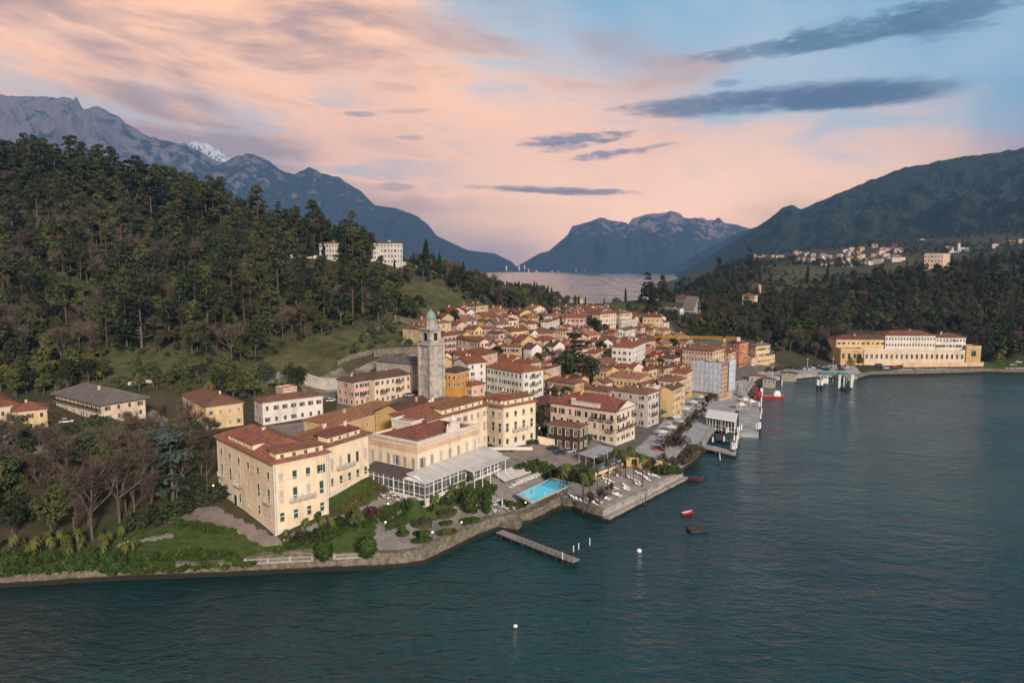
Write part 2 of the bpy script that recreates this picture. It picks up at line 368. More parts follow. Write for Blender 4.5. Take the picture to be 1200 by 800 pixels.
SURF = [  # later entries win
    ('meadow', m_meadow, [[(452, 368), (462, 335), (500, 328), (545, 345), (545, 372), (500, 380), (470, 382)], [(240, 448), (300, 425), (345, 400), (420, 385), (460, 372), (478, 380), (470, 405), (440, 412), (400, 430), (300, 460)],
                          [(100, 420), (150, 400), (230, 415), (240, 440), (150, 452), (90, 450)],
                          [(900, 330), (930, 312), (970, 318), (955, 336), (915, 340)],
                          [(1030, 312), (1070, 303), (1090, 312), (1060, 322)], [(670, 362), (690, 352), (740, 352), (740, 366)], [(880, 392), (960, 388), (965, 400), (890, 402)]]),
    ('lawn', m_lawn, [
                      [(150, 430), (190, 420), (190, 436), (155, 440)],
                      [(120, 665), (130, 625), (195, 618), (262, 610), (300, 637), (318, 641), (334, 636), (400, 610), (440, 590), (460, 600), (430, 648), (290, 652), (200, 668)],
                      [(-100, 690), (-100, 650), (120, 640), (140, 668)],
                      [(387, 590), (384, 578), (432, 562), (444, 570), (440, 583), (400, 600)],
                      [(446, 616), (470, 594), (500, 578), (545, 568), (560, 575), (520, 600), (480, 618), (455, 622)],
                      [(620, 545), (650, 538), (690, 552), (690, 570), (655, 562)], [(740, 532), (775, 540), (800, 538), (800, 552), (740, 548)],
                      [(1150, 432), (1220, 430), (1220, 420), (1150, 422)]]),
    ('town_pavement', m_town, [[(395, 500), (395, 470), (420, 455), (480, 430), (470, 400), (500, 385), (545, 380), (560, 370), (640, 366), (700, 362), (780, 372), (800, 400), (905, 400), (910, 440), (870, 450), (830, 480),
                                (760, 530), (735, 528), (640, 530), (600, 520)]]),
    ('terrace_road', m_drive, [[(560, 560), (556, 530), (600, 529), (660, 512), (700, 515), (712, 532), (660, 548), (610, 552), (590, 562)],
                            [(196, 613), (206, 601), (232, 594), (256, 592), (264, 600), (322, 629), (334, 636), (318, 641), (300, 637), (270, 617), (232, 609)],
                            [(-60, 530), (60, 520), (100, 505), (180, 480), (215, 500), (210, 515), (120, 520), (60, 535), (-60, 545)],
                            [(285, 505), (300, 500), (400, 488), (420, 480), (430, 492), (380, 505), (290, 515)]]),
    ('plaza', m_plaza, [[(742, 528), (760, 512), (790, 480), (812, 462), (840, 452), (870, 445), (905, 430), (1000, 426), (1012, 440), (990, 450), (940, 447), (885, 452), (868, 478), (838, 510), (825, 520), (805, 520), (785, 545)],
                            [(1000, 438), (1060, 432), (1230, 430), (1230, 437), (1130, 438.5), (1020, 441)]]),
    ('garden_path', m_path, [[(470, 662), (436, 640), (450, 622), (500, 610), (540, 588), (580, 580), (600, 596), (590, 618), (540, 642), (500, 662)],
                             [(436, 640), (440, 624), (444, 606), (468, 590), (500, 578), (498, 583), (472, 596), (452, 610), (450, 624), (452, 640)],
                             [(330, 632), (400, 604), (445, 583), (500, 580), (490, 588), (450, 590), (405, 613), (350, 640)],
                             [(116, 642), (160, 632), (200, 625), (206, 628), (165, 636)]]),
    ('pool_terrace', m_path, [[(585, 585), (570, 560), (600, 552), (640, 552), (690, 566), (672, 584), (640, 608), (600, 618), (585, 612)]]),
    ('lido_terrace', m_lido, [[(665, 597), (668, 588), (690, 565), (715, 550), (770, 545), (803, 552), (800, 563), (707, 611), (690, 606)]]),
    ('excavation', m_scar, [[(405, 440), (455, 418), (500, 412), (500, 440), (440, 436)], [(350, 445), (400, 430), (410, 440), (400, 462), (360, 470)], [(240, 450), (330, 435), (350, 445), (290, 455), (240, 462)]]),
]
def build_ground():
    U = np.linspace(-1.12, 1.12, 1000); D = 118 * (2300 / 118) ** np.linspace(0, 1, 720)
    Ug, Dg = np.meshgrid(U, D, indexing='xy'); X = Ug * Dg; Y = Dg.copy()
    Z = hgt(X, Y)
    for sc, am in ((35, 1.1), (9, 0.35)):      # gentle relief on the wild slopes
        n = np.sin(X / sc * 1.3 + np.sin(Y / sc) * 2) * np.cos(Y / sc * 1.1 + np.sin(X / sc * 0.7) * 2)
        Z += n * am * np.clip((Z - 24) / 20, 0, 1)
    sd = shore_dist(X, Y)
    Z = np.where((sd > -1) & (Y < 700) & (Z < 1.6), 1.6, Z)
    Z = np.where(Z < -2, -6, Z)
    m, n = Z.shape; idx = np.arange(m * n).reshape(m, n)
    F = np.stack([idx[:-1, :-1], idx[:-1, 1:], idx[1:, 1:], idx[1:, :-1]], -1).reshape(-1, 4)
    V = np.stack([X.ravel(), Y.ravel(), Z.ravel()], -1)
    sdf = sd.ravel(); keep = (sdf[F] > -0.4).all(1) & ~(V[F, 2] < -3).all(1)
    C = V[F].mean(1); cls = np.full(len(F), -1)
    for i, (nm, mt, polys) in enumerate(SURF):
        for P in polys:
            W = gpoly(P); lo = W.min(0) - 1; hi = W.max(0) + 1
            s = np.where((C[:, 0] > lo[0]) & (C[:, 0] < hi[0]) & (C[:, 1] > lo[1]) & (C[:, 1] < hi[1]))[0]
            jx = C[s, 0] + 0.25 * np.sin(C[s, 1] * 2.1); jy = C[s, 1] + 0.25 * np.sin(C[s, 0] * 1.7)
            cls[s[pip(jx, jy, W)]] = i
    for i in range(-1, len(SURF)):
        f = F[keep & (cls == i)]
        if len(f) == 0: continue
        u, inv = np.unique(f, return_inverse=True)
        nm, mt = ('ground', m_ground) if i < 0 else SURF[i][:2]
        me = np_mesh(nm, V[u], inv.reshape(f.shape), [mt], smooth=True)
        tag(link(nm, me), kind='structure')
build_ground()

# ------------------------------------------------------------------ lake
def build_water():
    m = bpy.data.materials.new('lake_water'); m.use_nodes = True; w = NT(m.node_tree); b = w.n['Principled BSDF']
    g = w.new('ShaderNodeNewGeometry'); pos = g.outputs['Position']
    mp = w.new('ShaderNodeMapping'); w.put(mp.inputs[0], pos); mp.inputs['Rotation'].default_value = (0, 0, 0.5); mp.inputs['Scale'].default_value = (0.55, 1.25, 1)
    v = mp.outputs[0]
    big = w.noise(pos, 0.012, 4, 0.55, 0.5)
    col = w.mix(w.smooth(big, 0.35, 0.65), (0.004, 0.026, 0.030), (0.010, 0.050, 0.053))
    w.put(b.inputs['Base Color'], col)
    b.inputs['IOR'].default_value = 1.333; b.inputs['Specular IOR Level'].default_value = 0.5
    sp0 = w.new('ShaderNodeSeparateXYZ'); w.put(sp0.inputs[0], pos)
    w.put(b.inputs['Roughness'], w.math('ADD', w.smooth(sp0.outputs[1], 400, 1400, 0.035, 0.07), w.math('MULTIPLY', w.smooth(w.noise(pos, 0.02, 3, 0.5, 0.8), 0.42, 0.62), 0.06)))
    hgtn = w.math('ADD', w.math('MULTIPLY', w.noise(v, 0.24, 3, 0.5, 0.6), 1.0), w.math('MULTIPLY', w.noise(v, 0.75, 4, 0.55, 0.7), 0.5))
    hgtn = w.math('ADD', hgtn, w.math('MULTIPLY', w.noise(v, 0.05, 2, 0.5, 0.3), 1.6))
    sp = w.new('ShaderNodeSeparateXYZ'); w.put(sp.inputs[0], pos)   # the lake beyond the promontory lies in its lee and is calm
    hgtn = w.math('MULTIPLY', hgtn, w.smooth(big, 0.25, 0.7, 0.7, 1.15)); hgtn = w.math('MULTIPLY', hgtn, w.smooth(sp.outputs[1], 450, 1100, 1.0, 0.12))
    bn = w.new('ShaderNodeBump'); bn.inputs['Strength'].default_value = 1.0; bn.inputs['Distance'].default_value = 0.85
    w.put(bn.inputs['Height'], hgtn); w.put(b.inputs['Normal'], bn.outputs[0])
    # long low swell on the open lake beyond the promontory; flat sheet elsewhere
    xs = np.concatenate([[-14000, -5000, -2000], np.linspace(-900, 2300, 150), [5000, 14000]])
    ys = np.concatenate([[-60, 60], np.arange(130, 760, 60.0), np.arange(780, 6900, 5.0), np.arange(7000, 13001, 1000.0)])
    X, Y = np.meshgrid(xs, ys); e = np.clip((Y - 800) / 300, 0, 1) * np.clip((6800 - Y) / 150, 0, 1) * np.clip((X + 880) / 200, 0, 1) * np.clip((2280 - X) / 200, 0, 1)
    ph = 3 * np.sin(X / 140.0 + Y / 900) + 2 * np.sin(X / 61.0 - Y / 400)
    Z = e * (0.34 * np.sin(Y / 5.1 + ph) + 0.22 * np.sin(Y / 3.1 + X / 45 - 1.7 * ph) + 0.3 * np.sin(Y / 8.3 - X / 70 + ph * .6))
    m_, n_ = Z.shape; idx = np.arange(m_ * n_).reshape(m_, n_); F = np.stack([idx[:-1, :-1], idx[:-1, 1:], idx[1:, 1:], idx[1:, :-1]], -1).reshape(-1, 4)
    tag(link('lake', np_mesh('lake', np.stack([X.ravel(), Y.ravel(), Z.ravel()], -1), F, [m], smooth=True)), kind='structure')
build_water()

# ------------------------------------------------------------------ mountains
def vnoise(x, y, seed):
    xi = np.floor(x).astype(np.int64); yi = np.floor(y).astype(np.int64); fx = x - xi; fy = y - yi
    fx = fx * fx * (3 - 2 * fx); fy = fy * fy * (3 - 2 * fy)
    def hsh(a, b):
        n = (a * 374761393 + b * 668265263 + seed * 1442695) & 0x7fffffff
        n = ((n ^ (n >> 13)) * 1274126177) & 0x7fffffff
        return ((n ^ (n >> 16)) & 0xffff) / 65535.0
    return (hsh(xi, yi) * (1 - fx) + hsh(xi + 1, yi) * fx) * (1 - fy) + (hsh(xi, yi + 1) * (1 - fx) + hsh(xi + 1, yi + 1) * fx) * fy
def fbm(x, y, seed, octv=6, ridged=False, gain=0.5):
    a, s, t = 1.0, 0.0, 0.0
    for o in range(octv):
        n = vnoise(x * 2 ** o + o * 17.3, y * 2 ** o - o * 9.1, seed + o)
        if ridged: n = 1 - abs(2 * n - 1)
        s += a * n; t += a; a *= gain
    return s / t
def mountain(name, prof, dr, df, db, zf, nu, nv, m, seed, gull=0.35, cell=900.0, rough=0.02, power=1.0):
    """dr: ridge distance, df: front foot distance, zf: foot height; prof: skyline in pixels, dr etc. may be (left,right)"""
    prof = np.array(prof, float); px = np.linspace(prof[0, 0], prof[-1, 0], nu); py = np.interp(px, prof[:, 0], prof[:, 1])
    k = np.linspace(0, 1, nu); L = lambda a: a[0] + (a[1] - a[0]) * k if isinstance(a, tuple) else np.full(nu, float(a))
    Dr, Df, Db, zf = L(dr), L(df), L(db), L(zf)
    Zr = np.array([at_d(a, b, d).z for a, b, d in zip(px, py, Dr)])
    az = np.array([ray(a, 311).x / ray(a, 311).y for a in px])
    rows = []
    nb = nv // 4
    for j in range(nv + nb):
        t = j / (nv - 1) if j < nv else 1.0
        if j < nv: D = Df + (Dr - Df) * t; base = zf + (Zr - zf) * t ** power
        else:
            s = (j - nv + 1) / nb; D = Dr + (Db - Dr) * s; base = Zr * (1 - s) ** 1.3 - 20 * s
        X = az * D; q = Zr - zf
        g = fbm(X / cell + 3.1, D / (cell * 2.0), seed, 6, True) - 0.55
        g2 = fbm(X / (cell * 0.22), D / (cell * 0.4), seed + 50, 4, True) - 0.5
        env = (4 * t * (1 - t)) ** 0.7 * min(1, (1 - t) * 3.5) if j < nv else 0.0
        n = (g * gull + g2 * rough * 3) * q * env + (fbm(X / (cell * 0.08), D / (cell * 0.08), seed + 90, 4) - 0.5) * q * rough * (0.35 + t * 0.65)
        rows.append(np.stack([X, D, np.maximum(base + n, -30)], -1))
    R = np.array(rows); mm, nn = R.shape[:2]; idx = np.arange(mm * nn).reshape(mm, nn)
    F = np.stack([idx[:-1, :-1], idx[:-1, 1:], idx[1:, 1:], idx[1:, :-1]], -1).reshape(-1, 4)
    return tag(link(name, np_mesh(name, R.reshape(-1, 3), F, [m], smooth=True)), kind='structure')
def rock_mat(name, woods, rock, pink, z0, z1, s=0.004, snow=None):
    m = bpy.data.materials.new(name); m.use_nodes = True; w = NT(m.node_tree); b = w.n['Principled BSDF']
    b.inputs['Roughness'].default_value = 0.95; b.inputs['Specular IOR Level'].default_value = 0.05
    g = w.new('ShaderNodeNewGeometry'); pos = g.outputs['Position']; sp = w.new('ShaderNodeSeparateXYZ'); w.put(sp.inputs[0], pos)
    nz = w.new('ShaderNodeSeparateXYZ'); w.put(nz.inputs[0], g.outputs['Normal'])
    n1 = w.noise(pos, s, 8, 0.62, 0.4); n2 = w.noise(pos, s * 3.7, 7, 0.65, 0.3); n3 = w.noise(pos, s * 14, 4, 0.6)
    c = w.mix(w.smooth(n2, 0.42, 0.58), rock, pink); c = w.mix(w.math('MULTIPLY', w.smooth(n3, 0.5, 0.62), 0.6), c, tuple(q * 0.3 for q in rock))
    f = w.math('ADD', w.smooth(sp.outputs[2], z0, z1), w.math('MULTIPLY', w.math('SUBTRACT', n1, 0.5), 3.2))
    f = w.math('ADD', f, w.math('MULTIPLY', w.math('SUBTRACT', 0.62, nz.outputs[2]), 0.9))
    wd = w.mix(w.smooth(n2, 0.38, 0.6), woods, tuple(q * 0.6 for q in woods)); wd = w.mix(w.smooth(n3, 0.45, 0.62), wd, tuple(q * 1.5 for q in woods))
    c = w.mix(w.smooth(f, 0.35, 0.75), wd, c)
    if snow: c = w.mix(w.math('SUBTRACT', w.smooth(w.math('ADD', nz.outputs[2], w.math('MULTIPLY', n2, 1.4)), 1.05, 1.35), w.math('MULTIPLY', w.smooth(n3, 0.5, 0.6), 0.6), None, True), c, snow)
    w.put(b.inputs['Base Color'], c)
    bn = w.new('ShaderNodeBump'); bn.inputs['Distance'].default_value = 0.09 / s; w.put(bn.inputs['Height'], w.math('ADD', n2, w.math('MULTIPLY', n3, 0.35))); w.put(b.inputs['Normal'], bn.outputs[0])
    return m
mr1 = rock_mat('limestone_massif', (0.028, 0.036, 0.034), (0.15, 0.155, 0.175), (0.21, 0.14, 0.115), 250, 1900, 0.007)
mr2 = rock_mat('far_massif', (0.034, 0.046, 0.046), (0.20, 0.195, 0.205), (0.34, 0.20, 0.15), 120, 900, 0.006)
mr3 = rock_mat('wooded_slope', (0.032, 0.044, 0.022), (0.050, 0.050, 0.030), (0.06, 0.045, 0.032), 600, 1800, 0.006)
mr4 = rock_mat('snow_peak', (0.1, 0.1, 0.11), (0.16, 0.16, 0.18), (0.2, 0.17, 0.17), 0, 10, 0.006, snow=(0.75, 0.74, 0.76))
mountain('mountain_massif', [(-420, 140), (-200, 118), (-60, 108), (0, 110), (50, 113), (95, 114), (110, 128), (124, 124), (150, 137), (165, 149), (183, 160), (205, 165), (225, 169), (245, 180), (255, 187), (268, 190), (292, 180), (310, 183), (325, 193), (340, 203),
          (352, 203), (366, 196), (380, 203), (400, 208), (425, 224), (440, 240), (465, 244), (490, 253), (503, 264), (512, 276), (535, 287), (548, 293), (580, 297), (600, 307), (612, 319)],
         (7000, 7900), (4300, 7000), (9500, 9000), -5, 620, 190, mr1, 11, 0.8, 750, 0.027, 1.1)
mountain('snow_mountain', [(150, 215), (200, 185), (228, 168), (240, 166), (252, 169), (262, 176), (272, 184), (300, 200), (330, 230)], 11500, 10200, 12300, 600, 220, 110, mr4, 23, 0.7, 420, 0.06)
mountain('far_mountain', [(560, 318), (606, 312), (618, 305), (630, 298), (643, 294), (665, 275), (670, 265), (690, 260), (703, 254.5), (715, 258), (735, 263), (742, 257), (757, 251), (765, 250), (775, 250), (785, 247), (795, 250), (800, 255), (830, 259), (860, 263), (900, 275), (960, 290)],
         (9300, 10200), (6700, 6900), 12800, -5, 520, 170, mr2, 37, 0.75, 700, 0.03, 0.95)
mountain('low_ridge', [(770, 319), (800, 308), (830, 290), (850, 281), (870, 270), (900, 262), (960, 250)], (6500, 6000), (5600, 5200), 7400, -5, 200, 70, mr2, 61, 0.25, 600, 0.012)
mountain('wooded_mountain', [(770, 330), (800, 318), (835, 298), (860, 281), (885, 266), (900, 256), (914, 243), (924, 240), (936, 245), (960, 234), (990, 222), (1030, 205), (1055, 196), (1080, 193), (1100, 187), (1150, 180), (1200, 171), (1300, 150), (1420, 120)],
         (5200, 2900), (2900, 1500), (6400, 4400), (-10, 120), 620, 220, mr3, 47, 0.42, 420, 0.045, 1.15)

# ------------------------------------------------------------------ haze
def build_haze():
    m = bpy.data.materials.new('haze'); m.use_nodes = True; w = NT(m.node_tree); w.n.clear()
    o = w.new('ShaderNodeOutputMaterial'); v = w.new('ShaderNodeVolumePrincipled')
    v.inputs['Color'].default_value = (0.25, 0.52, 1.0, 1); v.inputs['Density'].default_value = HAZE; v.inputs['Anisotropy'].default_value = 0.0
    w.l.new(v.outputs[0], o.inputs['Volume'])
    me = MB().box(-13500, -55, -45, 13500, 13200, 2350, m).mesh('haze')
    tag(link('haze', me), kind='stuff')
HAZE = 6.0e-5
build_haze()
# ------------------------------------------------------------------ building materials
def stucco(name, c, st=None):
    return mat('stucco_' + name, c, tuple(q * 0.86 for q in c), 0.35, 0.9, 0.1, 7, 0.01, 6.0, rnd=0.05, stain=st or tuple(q * 0.62 for q in c), stain_scale=0.28, stain_amt=0.6, stretch=(1, 1, 0.45))
WALLS = dict(cream=stucco('cream', (0.68, 0.55, 0.41)), yellow=stucco('yellow', (0.64, 0.465, 0.245)), ochre=stucco('ochre', (0.54, 0.37, 0.17)), orange=stucco('orange', (0.60, 0.30, 0.07)),
             white=stucco('white', (0.68, 0.64, 0.60)), pink=stucco('pink', (0.64, 0.42, 0.35)), tan=stucco('tan', (0.54, 0.40, 0.26)), grey=stucco('grey', (0.50, 0.46, 0.43)),
             peach=stucco('peach', (0.62, 0.43, 0.29)), red=stucco('red', (0.42, 0.14, 0.08)), stone=stucco('stone', (0.34, 0.31, 0.27)), hotel=stucco('hotel', (0.80, 0.64, 0.45)),
             palewhite=stucco('palewhite', (0.62, 0.62, 0.55)), brick=stucco('brick', (0.46, 0.17, 0.08)), ivy=mat('ivy_clad', (0.085, 0.05, 0.035), (0.045, 0.035, 0.02), 1.2, 0.95, 0.05, 6, 0.15, 3.0))
def tiles(name, c, amt=0.7):
    m = mat('roof_' + name, c, tuple(q * 0.72 for q in c), 0.9, 0.9, 0.1, 8, 0.06, 5.0, rnd=0.2, hue=0.014, stain=tuple(q * 0.5 + 0.012 for q in c), stain_scale=0.22, stain_amt=amt, stretch=(1, 1, 0.6))
    w = NT(m.node_tree); b = w.n['Principled BSDF']; src = b.inputs['Base Color'].links[0].from_socket
    tc = w.new('ShaderNodeTexCoord'); fine = w.noise(tc.outputs['Object'], 4.5, 2, 0.7)
    row = w.new('ShaderNodeTexWave', wave_type='BANDS', bands_direction='Z'); w.put(row.inputs['Vector'], tc.outputs['Object'])
    row.inputs['Scale'].default_value = 2.4; row.inputs['Distortion'].default_value = 1.2; row.inputs['Detail'].default_value = 2
    c1 = w.mix(0.55, src, w.mix(w.smooth(fine, 0.3, 0.7), (0.45, 0.42, 0.42), (1.35, 1.3, 1.25)), 'MULTIPLY')
    c2 = w.mix(w.math('MULTIPLY', row.outputs[1], 0.22), c1, (0.035, 0.02, 0.015))
    w.put(b.inputs['Base Color'], c2); return m
ROOFS = dict(red=tiles('red', (0.27, 0.115, 0.073)), brown=tiles('brown', (0.215, 0.108, 0.074)), orange=tiles('orange', (0.27, 0.098, 0.055)), salmon=tiles('salmon', (0.34, 0.16, 0.11)),
             dark=tiles('dark', (0.145, 0.082, 0.062)), slate=tiles('slate', (0.17, 0.155, 0.14)), hotel=tiles('hotel', (0.30, 0.132, 0.082), 0.55), tan=tiles('tan', (0.26, 0.14, 0.09)))
m_trim = mat('pale_trim', (0.66, 0.60, 0.53), (0.56, 0.50, 0.44), 0.8, 0.8, 0.2)
m_stonetrim = mat('grey_stone', (0.40, 0.37, 0.34), (0.30, 0.28, 0.26), 0.8, 0.85, 0.15)
m_glass = mat('window_glass', (0.02, 0.022, 0.025), (0.012, 0.014, 0.016), 0.6, 0.12, 0.5)
m_frame = plain('window_frame', (0.5, 0.47, 0.43))
m_iron = plain('dark_iron', (0.03, 0.03, 0.032), 0.6)
m_soffit = plain('eave_timber', (0.13, 0.085, 0.06), 0.8)
SHUT = dict(green=plain('green_shutter', (0.025, 0.075, 0.055), 0.6), brown=plain('brown_shutter', (0.09, 0.05, 0.03), 0.6), grey=plain('grey_shutter', (0.30, 0.29, 0.28), 0.6), pale=plain('pale_shutter', (0.48, 0.43, 0.38), 0.6), dark=plain('dark_shutter', (0.03, 0.032, 0.03), 0.6))
m_white = plain('white_paint', (0.78, 0.77, 0.75), 0.5)
m_conc = mat('concrete', (0.36, 0.34, 0.32), (0.28, 0.265, 0.25), 0.4, 0.85, 0.15, 6, 0.01, 3.0, stain=(0.17, 0.16, 0.145), stain_scale=0.2)

_WC = {}
def window_mesh(w, h, style, trim=True, arch=False):
    """origin at the middle of the sill on the wall plane, +x along the wall, -y outwards"""
    key = ('w', round(w, 2), round(h, 2), style, trim, arch)
    if key in _WC: return _WC[key]
    b = MB(); hw = w / 2; dp = 0.16
    b.add([(-hw, dp, 0), (hw, dp, 0), (hw, dp, h), (-hw, dp, h)], [(0, 1, 2, 3)], m_glass)
    for q in ((-hw, 0), (hw, 0)):   # reveals
        x = q[0]; b.add([(x, 0, 0), (x, dp, 0), (x, dp, h), (x, 0, h)], [(0, 1, 2, 3)], m_trim)
    b.add([(-hw, 0, h), (hw, 0, h), (hw, dp, h), (-hw, dp, h)], [(0, 1, 2, 3)], m_trim)
    b.add([(-hw, 0, 0), (hw, 0, 0), (hw, dp, 0), (-hw, dp, 0)], [(3, 2, 1, 0)], m_trim)
    f = 0.06
    b.box(-f / 2, dp - 0.05, 0, f / 2, dp - 0.01, h, m_frame); b.box(-hw, dp - 0.05, h * 0.68, hw, dp - 0.012, h * 0.68 + f, m_frame)
    b.box(-hw, dp - 0.055, 0, -hw + f, dp - 0.015, h, m_frame); b.box(hw - f, dp - 0.055, 0, hw, dp - 0.015, h, m_frame)
    if trim:
        t = 0.14
        b.box(-hw - t, -0.05, -0.02, -hw, 0.004, h, m_trim); b.box(hw, -0.05, -0.02, hw + t, 0.004, h, m_trim)
        b.box(-hw - t - 0.04, -0.08, h, hw + t + 0.04, 0.004, h + t, m_trim)
        if arch:
            n = 8; pts = [(hw * 1.15 * math.cos(math.pi * k / n), hw * 0.9 * math.sin(math.pi * k / n)) for k in range(n + 1)]
            vs = [(x, -0.04, h + t + z) for x, z in pts] + [(x, 0.003, h + t + z) for x, z in pts]
            b.add(vs, [tuple(range(n, -1, -1))] + [(k, k + 1, n + 2 + k, n + 1 + k) for k in range(n)], m_trim)
    b.box(-hw - 0.16, -0.16, -0.10, hw + 0.16, 0.0, -0.022, m_trim)
    if style and style.endswith('+'):    # far windows carry their shutters in the same mesh
        shutter_faces(b, w, h, style[:-1])
    _WC[key] = b.mesh('window'); return _WC[key]
def shutter_faces(b, w, h, style, side=0):
    colour, state = style.split('_'); m = SHUT[colour]; hw = w / 2
    for s in ((-1, 1) if side == 0 else (side,)):
        if state == 'open': x0, x1 = sorted((s * (hw + 0.02), s * (hw + 0.02 + hw * 0.92))); y0, y1 = -0.115, -0.055
        else: x0, x1 = sorted((s * 0.01, s * (hw - 0.01))); y0, y1 = 0.0, 0.05
        for k in range(6):
            z0, z1 = h * k / 6, h * (k + 1) / 6
            b.add([(x0, y0 - .03, z0 + .01), (x1, y0 - .03, z0 + .01), (x1, y0, z1), (x0, y0, z1)], [(0, 1, 2, 3)], m)
        b.box(x0, y0, 0, x1, y1, h, m)
def shutter_mesh(w, h, style, side):
    key = ('s', round(w, 2), round(h, 2), style, side)
    if key not in _WC:
        b = MB(); shutter_faces(b, w, h, style, side); _WC[key] = b.mesh('shutter')
    return _WC[key]
_BC = {}
def balcony_mesh(w, stone=False):
    key = (round(w, 1), stone)
    if key in _BC: return _BC[key]
    b = MB(); hw = w / 2; d = 1.0; m = m_trim if stone else m_iron
    b.box(-hw, -d, -0.18, hw, 0.0, -0.02, m_stonetrim)
    b.box(-hw, -d, 0.92, hw, -d + 0.07, 1.0, m); b.box(-hw, -d + 0.08, 0.92, -hw + 0.07, 0, 1.0, m); b.box(hw - 0.07, -d + 0.08, 0.92, hw, 0, 1.0, m)
    n = max(4, int(w / (0.28 if stone else 0.2))); tk = 0.11 if stone else 0.035
    for k in range(n + 1):
        x = -hw + 0.03 + (w - 0.06) * k / n; b.box(x - tk / 2, -d + 0.01, -0.02, x + tk / 2, -d + 0.06, 0.92, m)
    for k in range(1, 4):
        for s in (-1, 1): b.box(s * (hw - 0.04) - 0.02, -d + d * k / 4, -0.02, s * (hw - 0.04) + 0.02, -d + d * k / 4 + 0.04, 0.92, m)
    for s in (-1, 1): b.box(s * hw * 0.7 - 0.1, -d * 0.8, -0.42, s * hw * 0.7 + 0.1, 0, -0.182, m_stonetrim)
    _BC[key] = b.mesh('balcony'); return _BC[key]

def facade(b, P, L, z0, z1, ops, m):
    """wall of length L between z0 and z1 with rectangular openings (x0, x1, zb, zt); P maps (s, z) to a point"""
    xs = sorted({0.0, L} | {round(v, 3) for o in ops for v in o[:2]}); zs = sorted({z0, z1} | {round(v, 3) for o in ops for v in o[2:]})
    vid = {}; vs = []; fs = []
    def V(i, j):
        if (i, j) not in vid: vid[(i, j)] = len(vs); vs.append(P(xs[i], zs[j]))
        return vid[(i, j)]
    for j in range(len(zs) - 1):
        for i in range(len(xs) - 1):
            cx, cz = (xs[i] + xs[i + 1]) / 2, (zs[j] + zs[j + 1]) / 2
            if any(o[0] < cx < o[1] and o[2] < cz < o[3] for o in ops): continue
            fs.append((V(i, j), V(i + 1, j), V(i + 1, j + 1), V(i, j + 1)))
    b.add(vs, fs, m)
def roof_mesh(kind, wa, wb, h, pitch, o, m, wallmat=None):
    """eaves at z=h over the rectangle (0,0)-(wa,wb); returns (mesh builder, rise, gable builder faces)"""
    b = MB(); t = 0.22; x0, x1, y0, y1 = -o, wa + o, -o, wb + o
    W, D = x1 - x0, y1 - y0
    E = [(x0, y0, h), (x1, y0, h), (x1, y1, h), (x0, y1, h)]; T = [(x, y, z + t) for x, y, z in E]
    if kind == 'hip':
        r = min(W, D) / 2; rise = r * pitch
        if W >= D: R0, R1 = (x0 + r, y0 + r, h + t + rise), (x1 - r + 1e-3, y0 + r, h + t + rise)
        else: R0, R1 = (x0 + r, y0 + r, h + t + rise), (x0 + r, y1 - r + 1e-3, h + t + rise)
        vs = E + T + [R0, R1]
        fs = [(0, 1, 5, 4), (1, 2, 6, 5), (2, 3, 7, 6), (3, 0, 4, 7)]
        if W >= D: fs += [(4, 5, 9, 8), (5, 6, 9), (6, 7, 8, 9), (7, 4, 8)]
        else: fs += [(4, 5, 8), (5, 6, 9, 8), (6, 7, 9), (7, 4, 8, 9)]
        b.add(vs, fs, m); b.add(E, [(3, 2, 1, 0)], m_soffit)
        for p in [(T[k], R) for k, R in (((0, R0), (1, R1), (2, R1), (3, R0)) if W >= D else ((0, R0), (1, R0), (2, R1), (3, R1)))] + [(R0, R1)]:
            if (Vector(p[0]) - Vector(p[1])).length > 0.3: b.bar(p[0], p[1], 0.28, 0.16, m)
    elif kind in ('gableR', 'gableL'):
        if kind == 'gableR':
            rise = W / 2 * pitch; R0, R1 = ((x0 + x1) / 2, y0, h + rise), ((x0 + x1) / 2, y1, h + rise); prs = ((0, 3), (1, 2))
        else:
            rise = D / 2 * pitch; R0, R1 = (x0, (y0 + y1) / 2, h + rise), (x1, (y0 + y1) / 2, h + rise); prs = ((0, 1), (3, 2))
        up = lambda p: (p[0], p[1], p[2] + t)
        for a, c in prs:
            vs = [E[a], E[c], R1, R0]; vs = vs + [up(q) for q in vs]
            b.add(vs, [(0, 3, 2, 1), (4, 5, 6, 7), (0, 1, 5, 4), (1, 2, 6, 5), (3, 0, 4, 7)], m)
        b.bar(up(R0), up(R1), 0.3, 0.18, m)
    else:   # flat with a low parapet
        rise = 0.0; p = 0.7; k = 0.3
        b.box(0, 0, h - 0.05, wa, wb, h + 0.1, m)
        for q in ((-0.08, -0.08, wa + 0.08, k), (-0.08, wb - k, wa + 0.08, wb + 0.08), (-0.08, k + .002, k, wb - k - .002), (wa - k, k + .002, wa + 0.08, wb - k - .002)): b.box(q[0], q[1], h + 0.101, q[2], q[3], h + p, wallmat or m)
    return b, rise
SKIP = []
